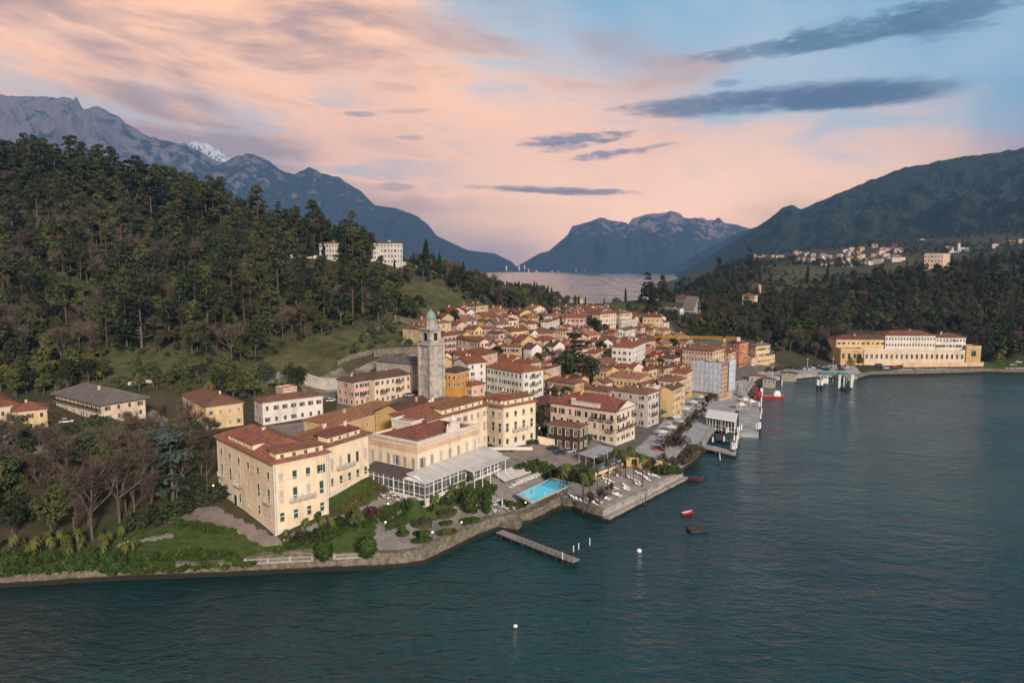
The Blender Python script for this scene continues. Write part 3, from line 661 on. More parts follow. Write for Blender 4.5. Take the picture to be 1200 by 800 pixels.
def house(label, c, xL=None, xR=None, h=8.0, floors=3, wall='cream', roof='red', kind='hip', L=None, R=None, yaw=47.0, wa=None, wb=None, base=None, pitch=0.42, over=0.55, rows=None,
          nR=None, nL=None, win=(0.95, 1.5), shut='green', cat='house', name='house', chim=None, bal=(), dmin=150, trim=True, plinth=False, group=None, D=None, quoin=False, z=None, winR=True, winL=True, arch=False, string=False, keepwin=True):
    if base is not None:
        g = ground(*base); d = g.y
        pe = at_d(c[0], c[1], d); h = pe.z - g.z; zg = g.z
    elif D is not None:
        pe = at_d(c[0], c[1], D); zg = z if z is not None else H(pe.x, pe.y); h = pe.z - zg if h is None else h; zg = pe.z - h
    else:
        pe = ground(c[0], c[1], h, dmin)
        if pe is None: print('NO GROUND', label); return None
        zg = pe.z - h
    ze = pe.z; x0, y0 = pe.x, pe.y
    if R is not None:
        q = at_z(R[0], R[1], ze); yaw = math.degrees(math.atan2(q.y - y0, q.x - x0)); xR = R[0]
    elif L is not None:
        q = at_z(L[0], L[1], ze); yaw = math.degrees(math.atan2(q.y - y0, q.x - x0)) - 90; xL = L[0]
    if not -12 < yaw < 97: print('YAW', round(yaw), label); yaw = 47.0
    if L is not None: xL = L[0]
    dep0 = y0 * CP + (CAMZ - ze) * SP
    def span(px, ax, ay):
        k = px - 600; den = FPX * ax - k * ay * CP
        return (k * dep0 - FPX * x0) / den if abs(den) > 1e-6 else -1
    th = math.radians(yaw); ca, sa = math.cos(th), math.sin(th)
    if wa is None: wa = span(xR, ca, sa) if xR is not None else 11.5
    if wb is None: wb = span(xL, -sa, ca) if xL is not None else 11.5
    if wa < 1.5 or wb < 1.5 or wa > 80 or wb > 80: print('SIZE', label, round(wa, 1), round(wb, 1), round(yaw)); wa = min(max(wa, 4), 60); wb = min(max(wb, 4), 60)
    near = y0 < 330
    o = empty(name, (x0, y0, zg), label, cat, th, group)
    wm = WALLS[wall]; b = MB(); fh = h / floors; low = -4.0
    rws = rows or [(fh * k + fh * 0.26, min(win[1], fh * 0.58)) for k in range(floors)]
    def grid(L_, n):
        n = n if n is not None else max(1, int(round(L_ / 3.3))); ww = min(win[0], L_ / max(n, 1) * 0.5)
        return [(L_ * (i + 0.5) / n, ww) for i in range(n)]
    fac = [('R', wa, lambda s, z: (s, 0, z), (0.0, lambda s: (s, 0)), winR), ('L', wb, lambda s, z: (0, wb - s, z), (-math.pi / 2, lambda s: (0, wb - s)), winL),
           ('B', wa, lambda s, z: (wa - s, wb, z), None, False), ('S', wb, lambda s, z: (wa, s, z), None, False)]
    wins = []
    for side, Ls, P, pl, on in fac:
        ops = []
        if on:
            for r, (zb, hh) in enumerate(rws):
                if zb + hh > h - 0.15: continue
                for i, (xc, ww) in enumerate(grid(Ls, nR if side == 'R' else nL)):
                    if Ls < 2.2: continue
                    ops.append((xc - ww / 2, xc + ww / 2, zb, zb + hh)); wins.append((side, r, i, xc, ww, zb, hh, pl))
        facade(b, P, Ls, low, h, ops, wm)
    if kind in ('gableR', 'gableL'):
        ov = over
        if kind == 'gableR':
            rise = (wa + 2 * ov) / 2 * pitch - ov * pitch
            for yy, flip in ((0, 0), (wb, 1)): b.add([(0, yy, h), (wa, yy, h), (wa / 2, yy, h + rise + ov * pitch - 0.02)], [(0, 1, 2) if not flip else (2, 1, 0)], wm)
        else:
            rise = (wb + 2 * ov) / 2 * pitch - ov * pitch
            for xx, flip in ((0, 1), (wa, 0)): b.add([(xx, 0, h), (xx, wb, h), (xx, wb / 2, h + rise + ov * pitch - 0.02)], [(0, 1, 2) if not flip else (2, 1, 0)], wm)
    ring = lambda z0, z1, p, m: [b.box(-p, -p, z0, wa + p, -0.002, z1, m), b.box(-p, -0.001, z0, -0.002, wb + p, z1, m), b.box(wa + 0.002, -0.001, z0, wa + p, wb + p, z1, m), b.box(-0.001, wb + 0.002, z0, wa + 0.001, wb + p, z1, m)]
    if kind in ('hip', 'flat') and h > 5: ring(h - 0.45, h - 0.02, 0.16, m_trim if trim else wm)
    if string:
        for k in range(1, floors): ring(fh * k - 0.08, fh * k + 0.1, 0.07, m_trim)
    if plinth: ring(-2.0, min(1.3, h * 0.14), 0.09, m_trim if not isinstance(plinth, str) else WALLS[plinth])
    if quoin:
        for (qx, qy) in ((0, 0), (wa, 0), (0, wb)): b.box(qx - 0.5 if qx else -0.06, qy - 0.5 if qy else -0.06, -1, qx + 0.06 if qx else 0.5, qy + 0.06 if qy else 0.5, h - 0.46, m_trim)
    wo = b.build('wall', o)
    if near and h > 6:
        for sx, sy in ((wa * .985, -.12), (wa * .5, -.12) if wa > 16 else (wa * .02, -.12), (-.12, wb * .985)): MB().cyl((sx, sy, -.5), (sx, sy, h - .1), .06, .06, 6, m_stonetrim).build('downpipe', o)
    rb, rise = roof_mesh(kind, wa, wb, h, pitch, over, ROOFS[roof] if roof in ROOFS else WALLS[roof], wm)
    ro = rb.build('roof', o)
    rg = random.Random(hash((round(c[0] * 10), round(c[1] * 10))) & 0xffff)
    nc = rg.choice((1, 1, 2, 3)) if chim is None else chim
    for k in range(nc):
        cx_, cy_ = wa * rg.uniform(0.25, 0.75), wb * rg.uniform(0.25, 0.75)
        zr = h + rise * 0.25; zt = h + max(rise * 0.95, 0.8) + 0.9; cb = MB(); s_ = rg.uniform(0.28, 0.42)
        cb.box(cx_ - s_, cy_ - s_ * 0.8, zr, cx_ + s_, cy_ + s_ * 0.8, zt, wm); cb.box(cx_ - s_ - 0.1, cy_ - s_ * 0.8 - 0.1, zt, cx_ + s_ + 0.1, cy_ + s_ * 0.8 + 0.1, zt + 0.12, m_stonetrim)
        cb.box(cx_ - s_ * 0.6, cy_ - s_ * 0.5, zt + 0.12, cx_ + s_ * 0.6, cy_ + s_ * 0.5, zt + 0.4, ROOFS['brown'])
        cb.build('chimney', ro)
    for side, r, i, xc, ww, zb, hh, pl in wins:
        st = None
        if shut:
            st = shut + '_' + ('closed' if rg.random() < (0.93 if name == 'hotel_wing' else 0.55) else 'open')
            if ww < 0.75 or wins and (wa if side == 'R' else wb) / max(1, len([1 for q in wins if q[0] == side and q[1] == r])) < ww * 2.1: st = shut + '_closed'
            if st and name == 'hotel_wing' and rg.random() < 0.22: st = 'pale_closed'
        if rg.random() < 0.12: st = None
        me = window_mesh(ww, hh, (st + '+') if (st and not near) else None, trim, arch and r == (1 if len(rws) > 2 else 0))
        xx, yy = pl[1](xc); wo_ = link('window', me, o, (xx, yy, zb), pl[0])
        if st and near:
            for sd in (-1, 1): link('shutter', shutter_mesh(ww, hh, st, sd), wo_)
        for (bs, br, bi, bw) in bal:
            if bs == side and br == r and (bi is None or bi == i):
                link('balcony', balcony_mesh(bw or ww + 1.0, name.startswith('hotel')), o, (xx + (0 if pl[0] == 0 else -0.001), yy, zb - 0.12), pl[0])
    o['_wa'] = wa; o['_wb'] = wb; o['_h'] = h
    DIM[o.name] = (wa, wb, h, zg)
    occ.append((x0 + ca * wa / 2 - sa * wb / 2, y0 + sa * wa / 2 + ca * wb / 2, math.hypot(wa, wb) / 2))
    RECT.append((x0, y0, ca, sa, wa, wb))
    return o
DIM = {}; occ = []; RECT = []
def in_house(x, y, pad=2.0):
    for x0, y0, ca, sa, wa, wb in RECT:
        dx, dy = x - x0, y - y0; u = dx * ca + dy * sa; v = -dx * sa + dy * ca
        if -pad < u < wa + pad and -pad < v < wb + pad: return True
    return False
def attic(o, side, s0, s1, n, wall='hotel', height=1.7, depth=3.2, setb=0.35):
    """attic storey that breaks through the roof just behind the eaves, with small windows"""
    wa, wb, h, zg = DIM[o.name]; b = MB(); wm = WALLS[wall]; L = s1 - s0
    rz = 0.0 if side == 'R' else -math.pi / 2
    ops = [(L * (i + 0.5) / n - 0.45, L * (i + 0.5) / n + 0.45, 0.45, height - 0.35) for i in range(n)]
    facade(b, lambda s, z: (s, 0, z), L, 0, height, ops, wm)
    b.add([(0, 0, 0), (0, depth, 0), (0, depth, height), (0, 0, height)], [(3, 2, 1, 0)], wm); b.add([(L, 0, 0), (L, depth, 0), (L, depth, height), (L, 0, height)], [(0, 1, 2, 3)], wm)
    b.box(-0.12, -0.95, -0.28, L + 0.12, -0.03, -0.12, m_conc)
    loc = (s0, setb, h + 0.25) if side == 'R' else (setb, wb - s0, h + 0.25)
    at = b.build('attic', o, loc, rz)
    rb = MB(); rb.add([(-0.35, -0.4, height), (L + 0.35, -0.4, height), (L + 0.35, depth + 1.5, height + (depth + 1.9) * 0.1), (-0.35, depth + 1.5, height + (depth + 1.9) * 0.1)] +
                      [(-0.35, -0.4, height + .15), (L + 0.35, -0.4, height + .15), (L + 0.35, depth + 1.5, height + .15 + (depth + 1.9) * 0.1), (-0.35, depth + 1.5, height + .15 + (depth + 1.9) * 0.1)],
                      [(3, 2, 1, 0), (4, 5, 6, 7), (0, 1, 5, 4), (1, 2, 6, 5), (2, 3, 7, 6), (3, 0, 4, 7)], ROOFS['hotel'])
    rb.build('attic_roof', at)
    for x0, x1, z0, z1 in ops: link('attic_window', window_mesh(x1 - x0, z1 - z0, None, False), at, ((x0 + x1) / 2, 0, z0))

# ------------------------------------------------------------------ the waterfront hotel
hr = [(3.0, 2.0), (7.3, 2.9), (12.2, 1.9)]
hA = house('end wing of the cream hotel nearest the camera, with red hipped roof and green shutters', (320, 543), base=(320, 628), L=(254, 527), R=(383, 530), floors=4, rows=hr, wall='hotel', roof='hotel', nR=4, nL=6, win=(1.0, 2), shut='green',
           cat='hotel building', name='hotel_wing', chim=1, plinth=True, quoin=True, string=True, pitch=0.42, over=0.8, bal=(('R', 1, 1, 3.0), ('R', 1, 2, 3.0), ('L', 1, 2, 3.4), ('L', 1, 0, 2.0), ('L', 1, 5, 2.2)), arch=True)
wa, wb, h, zg = DIM[hA.name]; attic(hA, 'R', 0.9, wa - 0.8, 4); attic(hA, 'L', wb * 0.2, wb * 0.66, 4)
# entrance canopy and door on the garden front
dm = MB(); dm.box(-0.9, -0.06, 0, 0.9, 0.05, 3.6, SHUT['green']); dm.box(-1.15, -0.1, 0, -0.9, 0.0, 3.9, m_trim); dm.box(0.9, -0.1, 0, 1.15, 0.0, 3.9, m_trim); dm.box(-1.3, -0.14, 3.9, 1.3, 0.0, 4.2, m_trim)
dm.build('door', hA, (-0.05, wb - wb * 0.33, 0.3), -math.pi / 2)
cm = MB(); cm.box(-2.6, -2.6, 0, 2.6, 0, 0.16, m_iron); [cm.box(s * 2.4 - 0.06, -2.5, -2.9, s * 2.4 + 0.06, -2.38, 0, m_iron) for s in (-1, 1)]
cm.build('entrance_canopy', hA, (-0.02, wb * 0.84, 3.4), -math.pi / 2)
hB = house('recessed middle wing of the cream hotel behind the lawn, linking end wing and veranda', (383, 523), base=(383, 583), R=(432, 508), wb=14, floors=4, rows=[(2.6, 1.9), (6.6, 2.7), (11.0, 1.9)], wall='hotel', roof='hotel', nR=5, win=(1.0, 2), shut='green',
           cat='hotel building', name='hotel_wing', chim=2, plinth=True, string=True, pitch=0.40, over=0.8, bal=(('R', 1, 1, 3.2), ('R', 1, 2, 3.2)), winL=False, arch=True)
wa, wb, h, zg = DIM[hB.name]; attic(hB, 'R', 0.6, wa * 0.8, 4)
hC = house('central flat topped hotel pavilion with parapet and sculpted crest above the veranda', (489, 523), h=11.6, L=(432, 511.5), xR=561, yaw=50, floors=2, rows=[(5.6, 2.6)], wall='hotel', roof='hotel', kind='flat', nR=7, nL=6, win=(1.15, 2.6), shut='grey',
           cat='hotel building', name='hotel_wing', chim=0, arch=True, quoin=True)
wa, wb, h, zg = DIM[hC.name]; CW = (wa, wb, h)
b = MB(); b.box(-0.5, -0.5, h + 0.702, wa + 0.5, 0.5, h + 1.15, m_trim); b.box(-0.5, 0.502, h + 0.702, 0.5, wb + 0.2, h + 1.15, m_trim); b.box(-0.12, -0.12, h - 1.9, wa + 0.1, -0.003, h - 0.46, WALLS['peach']); b.box(-0.12, -0.002, h - 1.9, -0.003, wb, h - 0.46, WALLS['peach'])
b.build('cornice', hC)
rb, _ = roof_mesh('hip', wa - 3, wb - 3, 0, 0.3, 0.2, ROOFS['hotel']); rb.build('inner_roof', hC, (1.5, 1.5, h + 0.25))
b = MB(); tw, td = wa * 0.55, wb * 0.42; b.box(0, 0, 0, tw, td, 2.2, m_trim)
for q in ((-0.2, -0.2, tw + 0.2, 0.1), (-0.2, td - 0.1, tw + 0.2, td + 0.2), (-0.2, 0.102, 0.1, td - 0.102), (tw - 0.1, 0.102, tw + 0.2, td - 0.102)): b.box(q[0], q[1], 2.2, q[2], q[3], 2.8, m_trim)
b.box(0.12, 0.12, 2.2, tw - 0.12, td - 0.12, 2.25, m_conc); b.build('roof_terrace', hC, (wa * 0.32, wb * 0.55, h + 0.8))
b = MB()
for k, (w_, z0, z1) in enumerate(((2.6, 0, 0.8), (2.0, 0.8, 1.5), (1.3, 1.5, 2.3), (0.8, 2.3, 2.9))): b.box(-w_, -0.35 + 0.02 * k, z0, w_, 0.35 - 0.02 * k, z1, m_trim)
b.lathe([(0.9, 2.9), (1.05, 3.3), (0.7, 3.9), (0.25, 4.3), (0.08, 4.6)], 10, m_trim)
for s in (-1, 1): b.lathe([(0.3, 0.8), (0.45, 1.2), (0.2, 1.7), (0.3, 2.0), (0.05, 2.4)], 8, m_trim, (s * 2.3, 0))
b.build('crest', hC, (wa * 0.56, 0.1, h + 1.15))
hD1 = house('long right hand hotel wing behind the flat topped pavilion, red roofed with attic windows', (500, 493.5), h=12.6, R=(571, 474.5), wb=14, floors=4, rows=[(1.2, 1.9), (5.0, 2.6), (9.3, 1.8)], wall='hotel', roof='hotel', nR=9, win=(1.1, 2), shut='grey',
            cat='hotel building', name='hotel_wing', chim=2, string=True, pitch=0.36, over=0.7, winL=False, dmin=180)
wa, wb, h, zg = DIM[hD1.name]; attic(hD1, 'R', wa * 0.25, wa - 2, 6)
hD2 = house('right end pavilion of the cream hotel beside the forecourt', (589.5, 477.4), base=(589.5, 526), R=(627.5, 470), xL=553, floors=4, rows=[(1.0, 2.0), (5.2, 2.7), (9.6, 1.8)], wall='hotel', roof='hotel', nR=4, nL=5, win=(1.1, 2), shut='green',
            cat='hotel building', name='hotel_wing', chim=1, string=True, pitch=0.36, over=0.75, plinth=True, quoin=True, bal=(('R', 1, 1, 3.0), ('R', 1, 2, 3.0)))
wa, wb, h, zg = DIM[hD2.name]; attic(hD2, 'R', 1.0, wa - 0.8, 4); attic(hD2, 'L', wb * 0.45, wb - 1.2, 3)
house('low ochre rear wing of the hotel with blank walls and long red roof', (392, 498), h=8.4, R=(474, 475), xL=356, floors=2, rows=[(5.4, 1.0)], wall='ochre', roof='hotel', kind='hip', win=(0.8, 1.0), nR=8, nL=4, shut=None, cat='hotel building', name='hotel_wing', chim=2, dmin=188, pitch=0.3)
house('ochre service block between the hotel rear wing and the right hand wing', (476, 487), h=9.5, R=(512, 476), wb=12, floors=2, wall='ochre', roof='dark', kind='gableL', win=(0.9, 1.2), nR=4, shut=None, cat='hotel building', name='hotel_wing', chim=1, dmin=200, winL=False)

def veranda():
    wa, wb, h = CW; o = empty('glass_veranda', hC.location, 'white glazed veranda with pale roof wrapped around the hotel pavilion', 'veranda', hC.rotation_euler.z)
    mg = mat('veranda_glass', (0.12, 0.13, 0.13), (0.06, 0.065, 0.06), 0.5, 0.08, 0.5); ml = mat('dark_veranda_roof', (0.10, 0.085, 0.08), (0.07, 0.06, 0.055), 0.8, 0.7, 0.2)
    mr = mat('pale_veranda_roof', (0.52, 0.50, 0.47), (0.44, 0.42, 0.40), 0.3, 0.5, 0.3)
    A, B = 4.2, 6.2    # depth in front of left and right facades
    zt, zw = 4.0, 5.2
    def roofslab(q, m, nm):
        b = MB(); vs = [Vector(p) for p in q]; b.add(vs + [p + Vector((0, 0, 0.18)) for p in vs], [(3, 2, 1, 0), (4, 5, 6, 7), (0, 1, 5, 4), (1, 2, 6, 5), (2, 3, 7, 6), (3, 0, 4, 7)], m)
        n = 9
        for k in range(1, n):
            t = k / n; p = vs[0].lerp(vs[1], t) + Vector((0, 0, 0.2)); r = vs[3].lerp(vs[2], t) + Vector((0, 0, 0.2)); b.bar(p, r, 0.07, 0.06, m_stonetrim if m is not ml else m_iron)
        b.build(nm, o)
    roofslab([(-A - .3, wb * 0.86, zt), (-A - .3, 1.0, zt), (-0.15, 1.0, zw), (-0.15, wb * 0.86, zw)], ml, 'roof')
    roofslab([(-A - .3, -B - .3, zt), (wa + 2.6, -B - .3, zt), (wa + 2.6, -0.15, zw + .25), (-A - .3, -0.15, zw + .25)], mr, 'roof')
    roofslab([(wa * 0.42, -B - 3.4, zt - .4), (wa + 1.8, -B - 3.4, zt - .4), (wa + 1.8, -B - .45, zt - .1), (wa * 0.42, -B - .45, zt - .1)], mr, 'awning')
    def glazed(p, q, n, z0=0.0, z1=zt):
        p, q = Vector(p), Vector(q); fr = MB(); gl = MB(); d = (q - p).normalized(); nrm = Vector((d.y, -d.x, 0))
        for k in range(n + 1):
            c = p.lerp(q, k / n); fr.box(c.x - 0.13, c.y - 0.13, -2.0, c.x + 0.13, c.y + 0.13, z1, m_white)
        for zz in (0.0, 0.95, z1 - 0.9, z1 - 0.12): fr.bar(p + Vector((0, 0, zz)), q + Vector((0, 0, zz)), 0.12, 0.14, m_white)
        for k in range(n):
            c = p.lerp(q, (k + 0.5) / n) ; fr.box(c.x - 0.035, c.y - 0.035, 0, c.x + 0.035, c.y + 0.035, z1, m_white)
        fr.bar(p + Vector((0, 0, -1.0)), q + Vector((0, 0, -1.0)), 0.25, 2.0, m_trim)
        a, c = p - nrm * 0.02, q - nrm * 0.02
        gl.add([(a.x, a.y, 0.1), (c.x, c.y, 0.1), (c.x, c.y, z1 - 0.1), (a.x, a.y, z1 - 0.1)], [(0, 1, 2, 3)], mg)
        fr.build('glazing_frame', o); gl.build('pane', o)
    glazed((-A, wb * 0.86, 0), (-A, -B, 0), 6); glazed((-A, -B, 0), (wa + 2.3, -B, 0), 10); glazed((wa + 2.3, -B, 0), (wa + 2.3, -0.3, 0), 2)
    g = MB(); g.add([(-A - .3, -B - .3, zt + .18), (-A - .3, 0.9, zt + .18), (-A + .6, -B / 2 + .3, zt + 1.5)], [(0, 1, 2)], m_white)
    g.add([(-A - .3, 0.9, zt + .18), (-0.3, 0.9, zw), (-A + .6, -B / 2 + .3, zt + 1.5)], [(0, 1, 2)], mr); g.build('gable', o)
    p = MB()
    for k in range(5):
        x = wa * 0.45 + (wa * 0.55) * k / 4; p.box(x - 0.08, -B - 3.3, -2, x + 0.08, -B - 3.14, zt - .42, m_white)
    p.build('awning_posts', o)
veranda()
# ------------------------------------------------------------------ houses of the town
HS = house
HS('long white two storey house with brown hipped roof behind the hotel', (307.5, 471.7), xL=298, R=(378, 463), h=8.2, floors=2, wall='white', roof='brown', shut='brown', nR=7, pitch=0.28, dmin=200)
HS('square cream house with red hipped roof left of the long white house', (241.5, 477), L=(214, 469.5), R=(284.5, 471.6), h=8.0, floors=2, wall='yellow', roof='brown', shut='grey', nL=4, nR=4, pitch=0.38, dmin=200)
HS('sand coloured villa under a broad grey slate roof at the foot of the wooded hill', (119, 474), L=(65, 467), R=(170, 466), h=6.4, floors=2, wall='cream', roof='slate', shut='brown', over=1.3, pitch=0.42, dmin=205, bal=(('L', 1, None, 3.2),))
HS('pale yellow house with balcony at the left edge beside the parking yard', (14, 483), wb=9, R=(55, 479), h=6.8, floors=2, wall='yellow', roof='red', shut='dark', dmin=200, bal=(('R', 1, 0, 4.0),))
HS('small red roofed house half hidden at the left edge behind the balcony house', (-4, 477), xL=-40, xR=22, h=8.6, floors=2, wall='cream', roof='red', dmin=225, chim=1)
HS('pink end house of the terrace left of the church tower', (415, 448), L=(395, 446), R=(438, 444.5), h=9.6, floors=3, wall='pink', roof='dark', nR=4, nL=3, shut='dark', dmin=220, pitch=0.3, bal=(('R', 1, 1, None),), chim=2)
HS('long cream apartment terrace with iron balconies in front of the church tower', (438.6, 444.6), R=(503.5, 435), wb=11, h=10, floors=3, wall='cream', roof='dark', nR=11, shut='brown', dmin=220, pitch=0.3, winL=False, bal=(('R', 1, 1, 2.8), ('R', 1, 4, 2.8), ('R', 2, 4, 2.8), ('R', 1, 9, 3.6), ('R', 2, 9, 3.6), ('R', 0, 9, 3.6)), chim=3)
HS('small pale pink outbuilding with tin roof behind the long white house', (332, 456.5), xL=323, xR=348, h=4, floors=1, wall='pink', roof='slate', kind='flat', dmin=230, chim=0)
HS('bright orange yellow house right of the church tower foot', (535, 437), L=(518, 433), R=(549.5, 433), h=10.0, floors=3, wall='orange', roof='dark', nL=3, nR=3, shut='brown', dmin=230, rows=[(4.6, 1.3), (7.4, 1.3)])
HS('white gabled house with four floors behind the orange yellow house', (548.5, 426.5), xL=532, R=(569.3, 424), h=12, floors=4, wall='white', roof='orange', kind='gableL', nR=2, nL=2, shut='green', dmin=240, winL=False, pitch=0.42)
HS('low pinkish outbuilding with mottled tiles behind the hotel right wing', (553, 452), xL=541.5, xR=568, h=4.5, floors=1, wall='pink', roof='red', dmin=240, pitch=0.4)
HS('large pale four storey block with dark window rows behind the hotel end pavilion', (612.5, 436.5), L=(570, 432.0), R=(637, 432.8), h=13, floors=4, wall='palewhite', roof='orange', nL=9, nR=3, shut='dark', dmin=240, pitch=0.36, win=(0.9, 1.4), bal=(('R', 1, 1, 4.5), ('R', 2, 1, 4.5), ('R', 3, 1, 4.5)))
HS('pinkish house with stacked iron balconies behind the church tower', (520, 394), xL=512, R=(534.5, 392.5), h=12, floors=4, wall='pink', roof='red', nR=3, shut='dark', dmin=280, bal=(('R', 1, None, 2.6), ('R', 2, None, 2.6), ('R', 3, None, 2.6)))
HS('long cream house with dark red roof and white gable end near the tower', (563, 400.5), L=(534, 396.5), xR=572.5, yaw=47, h=10, floors=3, wall='cream', roof='red', kind='gableR', nL=7, nR=2, shut='dark', dmin=280)
HS('pinkish house under a bright mottled red hipped roof above the white gabled house', (557.5, 418), xL=534, R=(583, 412.6), h=10.5, floors=3, wall='pink', roof='orange', nR=4, shut='grey', dmin=260, pitch=0.42)
HS('yellow house with brown roof left of the church belfry', (494, 386), xL=472, xR=505, h=9, floors=3, wall='yellow', roof='brown', dmin=290, shut='grey', nL=4)
HS('yellow house top seen right of the church belfry', (505, 380), xL=498, xR=528.5, h=9, floors=3, wall='yellow', roof='tan', dmin=320, shut='grey')
HS('three storey pale yellow villa standing alone above the town', (558.3, 358.6), L=(545, 357.6), R=(572, 357.6), h=10, floors=3, wall='yellow', roof='tan', nL=4, nR=5, shut='brown', dmin=380, cat='villa', name='villa', string=True, pitch=0.25)
HS('dark red annex beside the pale yellow villa', (541, 358.5), xL=538, xR=546, h=8, floors=2, wall='red', roof='red', dmin=390, shut=None, pitch=0.2)
HS('bright ochre house with brown openings below the yellow villa', (591, 373), L=(575.5, 372.2), xR=596, yaw=75, h=9, floors=3, wall='orange', roof='red', nL=3, shut='brown', dmin=350)
HS('low ochre row with long roof left of the bright ochre house', (576, 377.4), L=(556.5, 376.5), xR=581, yaw=70, h=6, floors=2, wall='orange', roof='brown', shut=None, dmin=350)
HS('cream house with red hipped roof at the upper town edge', (628, 371), L=(612, 370.4), xR=632, yaw=65, h=7, floors=2, wall='cream', roof='red', dmin=380, shut='brown')
HS('low brown roofed house left of the red hipped cream house', (608, 372.5), L=(597, 372), xR=611, yaw=65, h=5, floors=2, wall='tan', roof='red', dmin=370)
HS('grey white house with tall windows and rosy roof at the upper town edge', (641, 377.5), xL=634, R=(655.8, 373), h=10, floors=3, wall='white', roof='salmon', nR=5, nL=2, shut='grey', dmin=360)
HS('orange wall fronted house with red roof in the upper town', (619, 379.5), xL=608.5, xR=623, h=8, floors=2, wall='peach', roof='brown', kind='gableL', dmin=340, shut=None, winL=False)
HS('red house with crimson roof behind the pink house under the cedar', (662, 373.5), xL=651, xR=668, h=8, floors=2, wall='red', roof='red', kind='gableL', dmin=400)
HS('pink three storey house with black window crosses beside the dark shrubbery', (684, 372.8), L=(659, 372.3), xR=687, yaw=72, h=10, floors=3, wall='pink', roof='red', nL=5, shut='dark', dmin=380, bal=(('L', 1, None, 2.0),))
HS('tall cream house with bright red hipped roof behind the shrubbery', (703.5, 368.2), xL=694, R=(722, 366.8), h=12, floors=4, wall='cream', roof='orange', nR=6, shut='grey', dmin=400)
HS('yellow red roofed house touching the tall cream house', (727, 367.4), xL=722.4, R=(740.5, 366.3), h=9, floors=3, wall='cream', roof='orange', nR=5, dmin=420)
HS('flat roofed mauve grey building below the yellow red roofed house', (728, 377), xL=725, R=(747, 375), h=6, floors=2, wall='grey', roof='slate', kind='flat', dmin=400, shut=None, chim=0)
HS('white gabled house with dark window row below the flat mauve building', (733, 387.5), xL=723, R=(744.5, 384.8), h=8, floors=2, wall='white', roof='brown', kind='gableL', nL=3, nR=4, shut='dark', dmin=380)
HS('tall yellow villa with orange hipped roof at the right end of the upper town', (773, 371.8), L=(753, 371.2), xR=777, yaw=74, h=13, floors=3, wall='yellow', roof='orange', nL=4, shut='brown', dmin=420, cat='villa', name='villa', string=True)
HS('peach lean-to house between the white gable and the tall yellow villa', (752, 384), xL=745, xR=756, h=6, floors=2, wall='peach', roof='red', dmin=400)
HS('long red roofed row with shaded front in the middle of the upper town', (722, 398), L=(693, 396), xR=727, yaw=65, h=6, floors=2, wall='red', roof='red', dmin=350, shut='dark')
HS('low brick red shed roof beside the dark shrubbery', (720, 388.5), L=(712, 388), xR=723, yaw=65, h=5, floors=1, wall='brick', roof='orange', dmin=380, shut=None)
HS('row of ochre houses with brown roofs in the upper town', (646, 391), xL=619, xR=650, yaw=78, h=7, floors=2, wall='ochre', roof='brown', dmin=340, shut='brown')
HS('deep yellow three storey house closing the ochre row', (663, 387.6), L=(647.5, 386.8), xR=666, yaw=72, h=9, floors=3, wall='yellow', roof='brown', nL=5, shut='green', dmin=350)
HS('ochre house with stepped gable in the middle of the old town', (610.5, 401), xL=601.5, xR=628, yaw=47, h=10, floors=3, wall='ochre', roof='red', kind='gableR', dmin=320, nR=2, shut='brown', pitch=0.5)
HS('small peach gable beside the stepped ochre gable', (603.5, 399), xL=590.5, xR=607, h=7, floors=2, wall='peach', roof='brown', kind='gableL', dmin=320, shut=None)
HS('grey sided house with white gable end in the old town', (623, 409), xL=613.5, xR=635, h=9, floors=2, wall='white', roof='dark', kind='gableR', dmin=300, nR=1, shut='dark', winL=False, pitch=0.55)
HS('long ochre house with dark shutters left of the grey sided house', (607.5, 407), L=(584, 406), xR=611.5, yaw=70, h=9.5, floors=3, wall='tan', roof='brown', dmin=300, nL=5, shut='dark')
HS('pale pink house with orange gable behind the long cream house', (585, 391), xL=571.5, xR=591, h=7, floors=2, wall='pink', roof='dark', dmin=320)
HS('long brown roofed row behind the long cream house near the tower', (582, 386), L=(546, 384.5), xR=586, yaw=72, h=7, floors=2, wall='pink', roof='red', dmin=330, shut='dark')
HS('white gable end house with steep maroon roof in the old town', (649.5, 406), xL=640.5, xR=661.5, h=8, floors=2, wall='white', roof='dark', kind='gableR', dmin=310, nR=1, pitch=0.5)
HS('cream house with broad roof above the dark cedar', (681, 402), L=(658, 400.5), xR=685, yaw=68, h=7, floors=2, wall='cream', roof='brown', dmin=320, shut='brown')
HS('red tiled house just left of the dark cedar', (662, 414), xL=647, xR=668, h=7, floors=2, wall='peach', roof='red', dmin=290)
HS('maroon roofed cluster house behind the pale four storey block', (640, 417), xL=623, xR=650, h=7, floors=2, wall='pink', roof='dark', dmin=290, pitch=0.45)
HS('red hipped house directly behind the pale four storey block', (622, 426), xL=600, xR=634, h=10, floors=3, wall='tan', roof='red', dmin=280, pitch=0.3)
HS('pink house with slatted front left of the dark cedar', (640, 432.5), xL=634, R=(657, 428), h=9, floors=3, wall='pink', roof='brown', nR=6, shut='pale', dmin=260)
HS('amber yellow house with white balconies behind the cream waterfront palace', (673.5, 450), L=(641, 445.3), xR=684, h=9, floors=3, wall='orange', roof='brown', nL=6, shut='grey', dmin=240, bal=(('L', 1, None, 2.6), ('L', 2, None, 2.6)))
HS('ochre house with brown roof between the amber house and the grey white house', (713, 459), L=(681, 455), xR=721, h=7.5, floors=2, wall='ochre', roof='brown', nL=6, shut='dark', dmin=240)
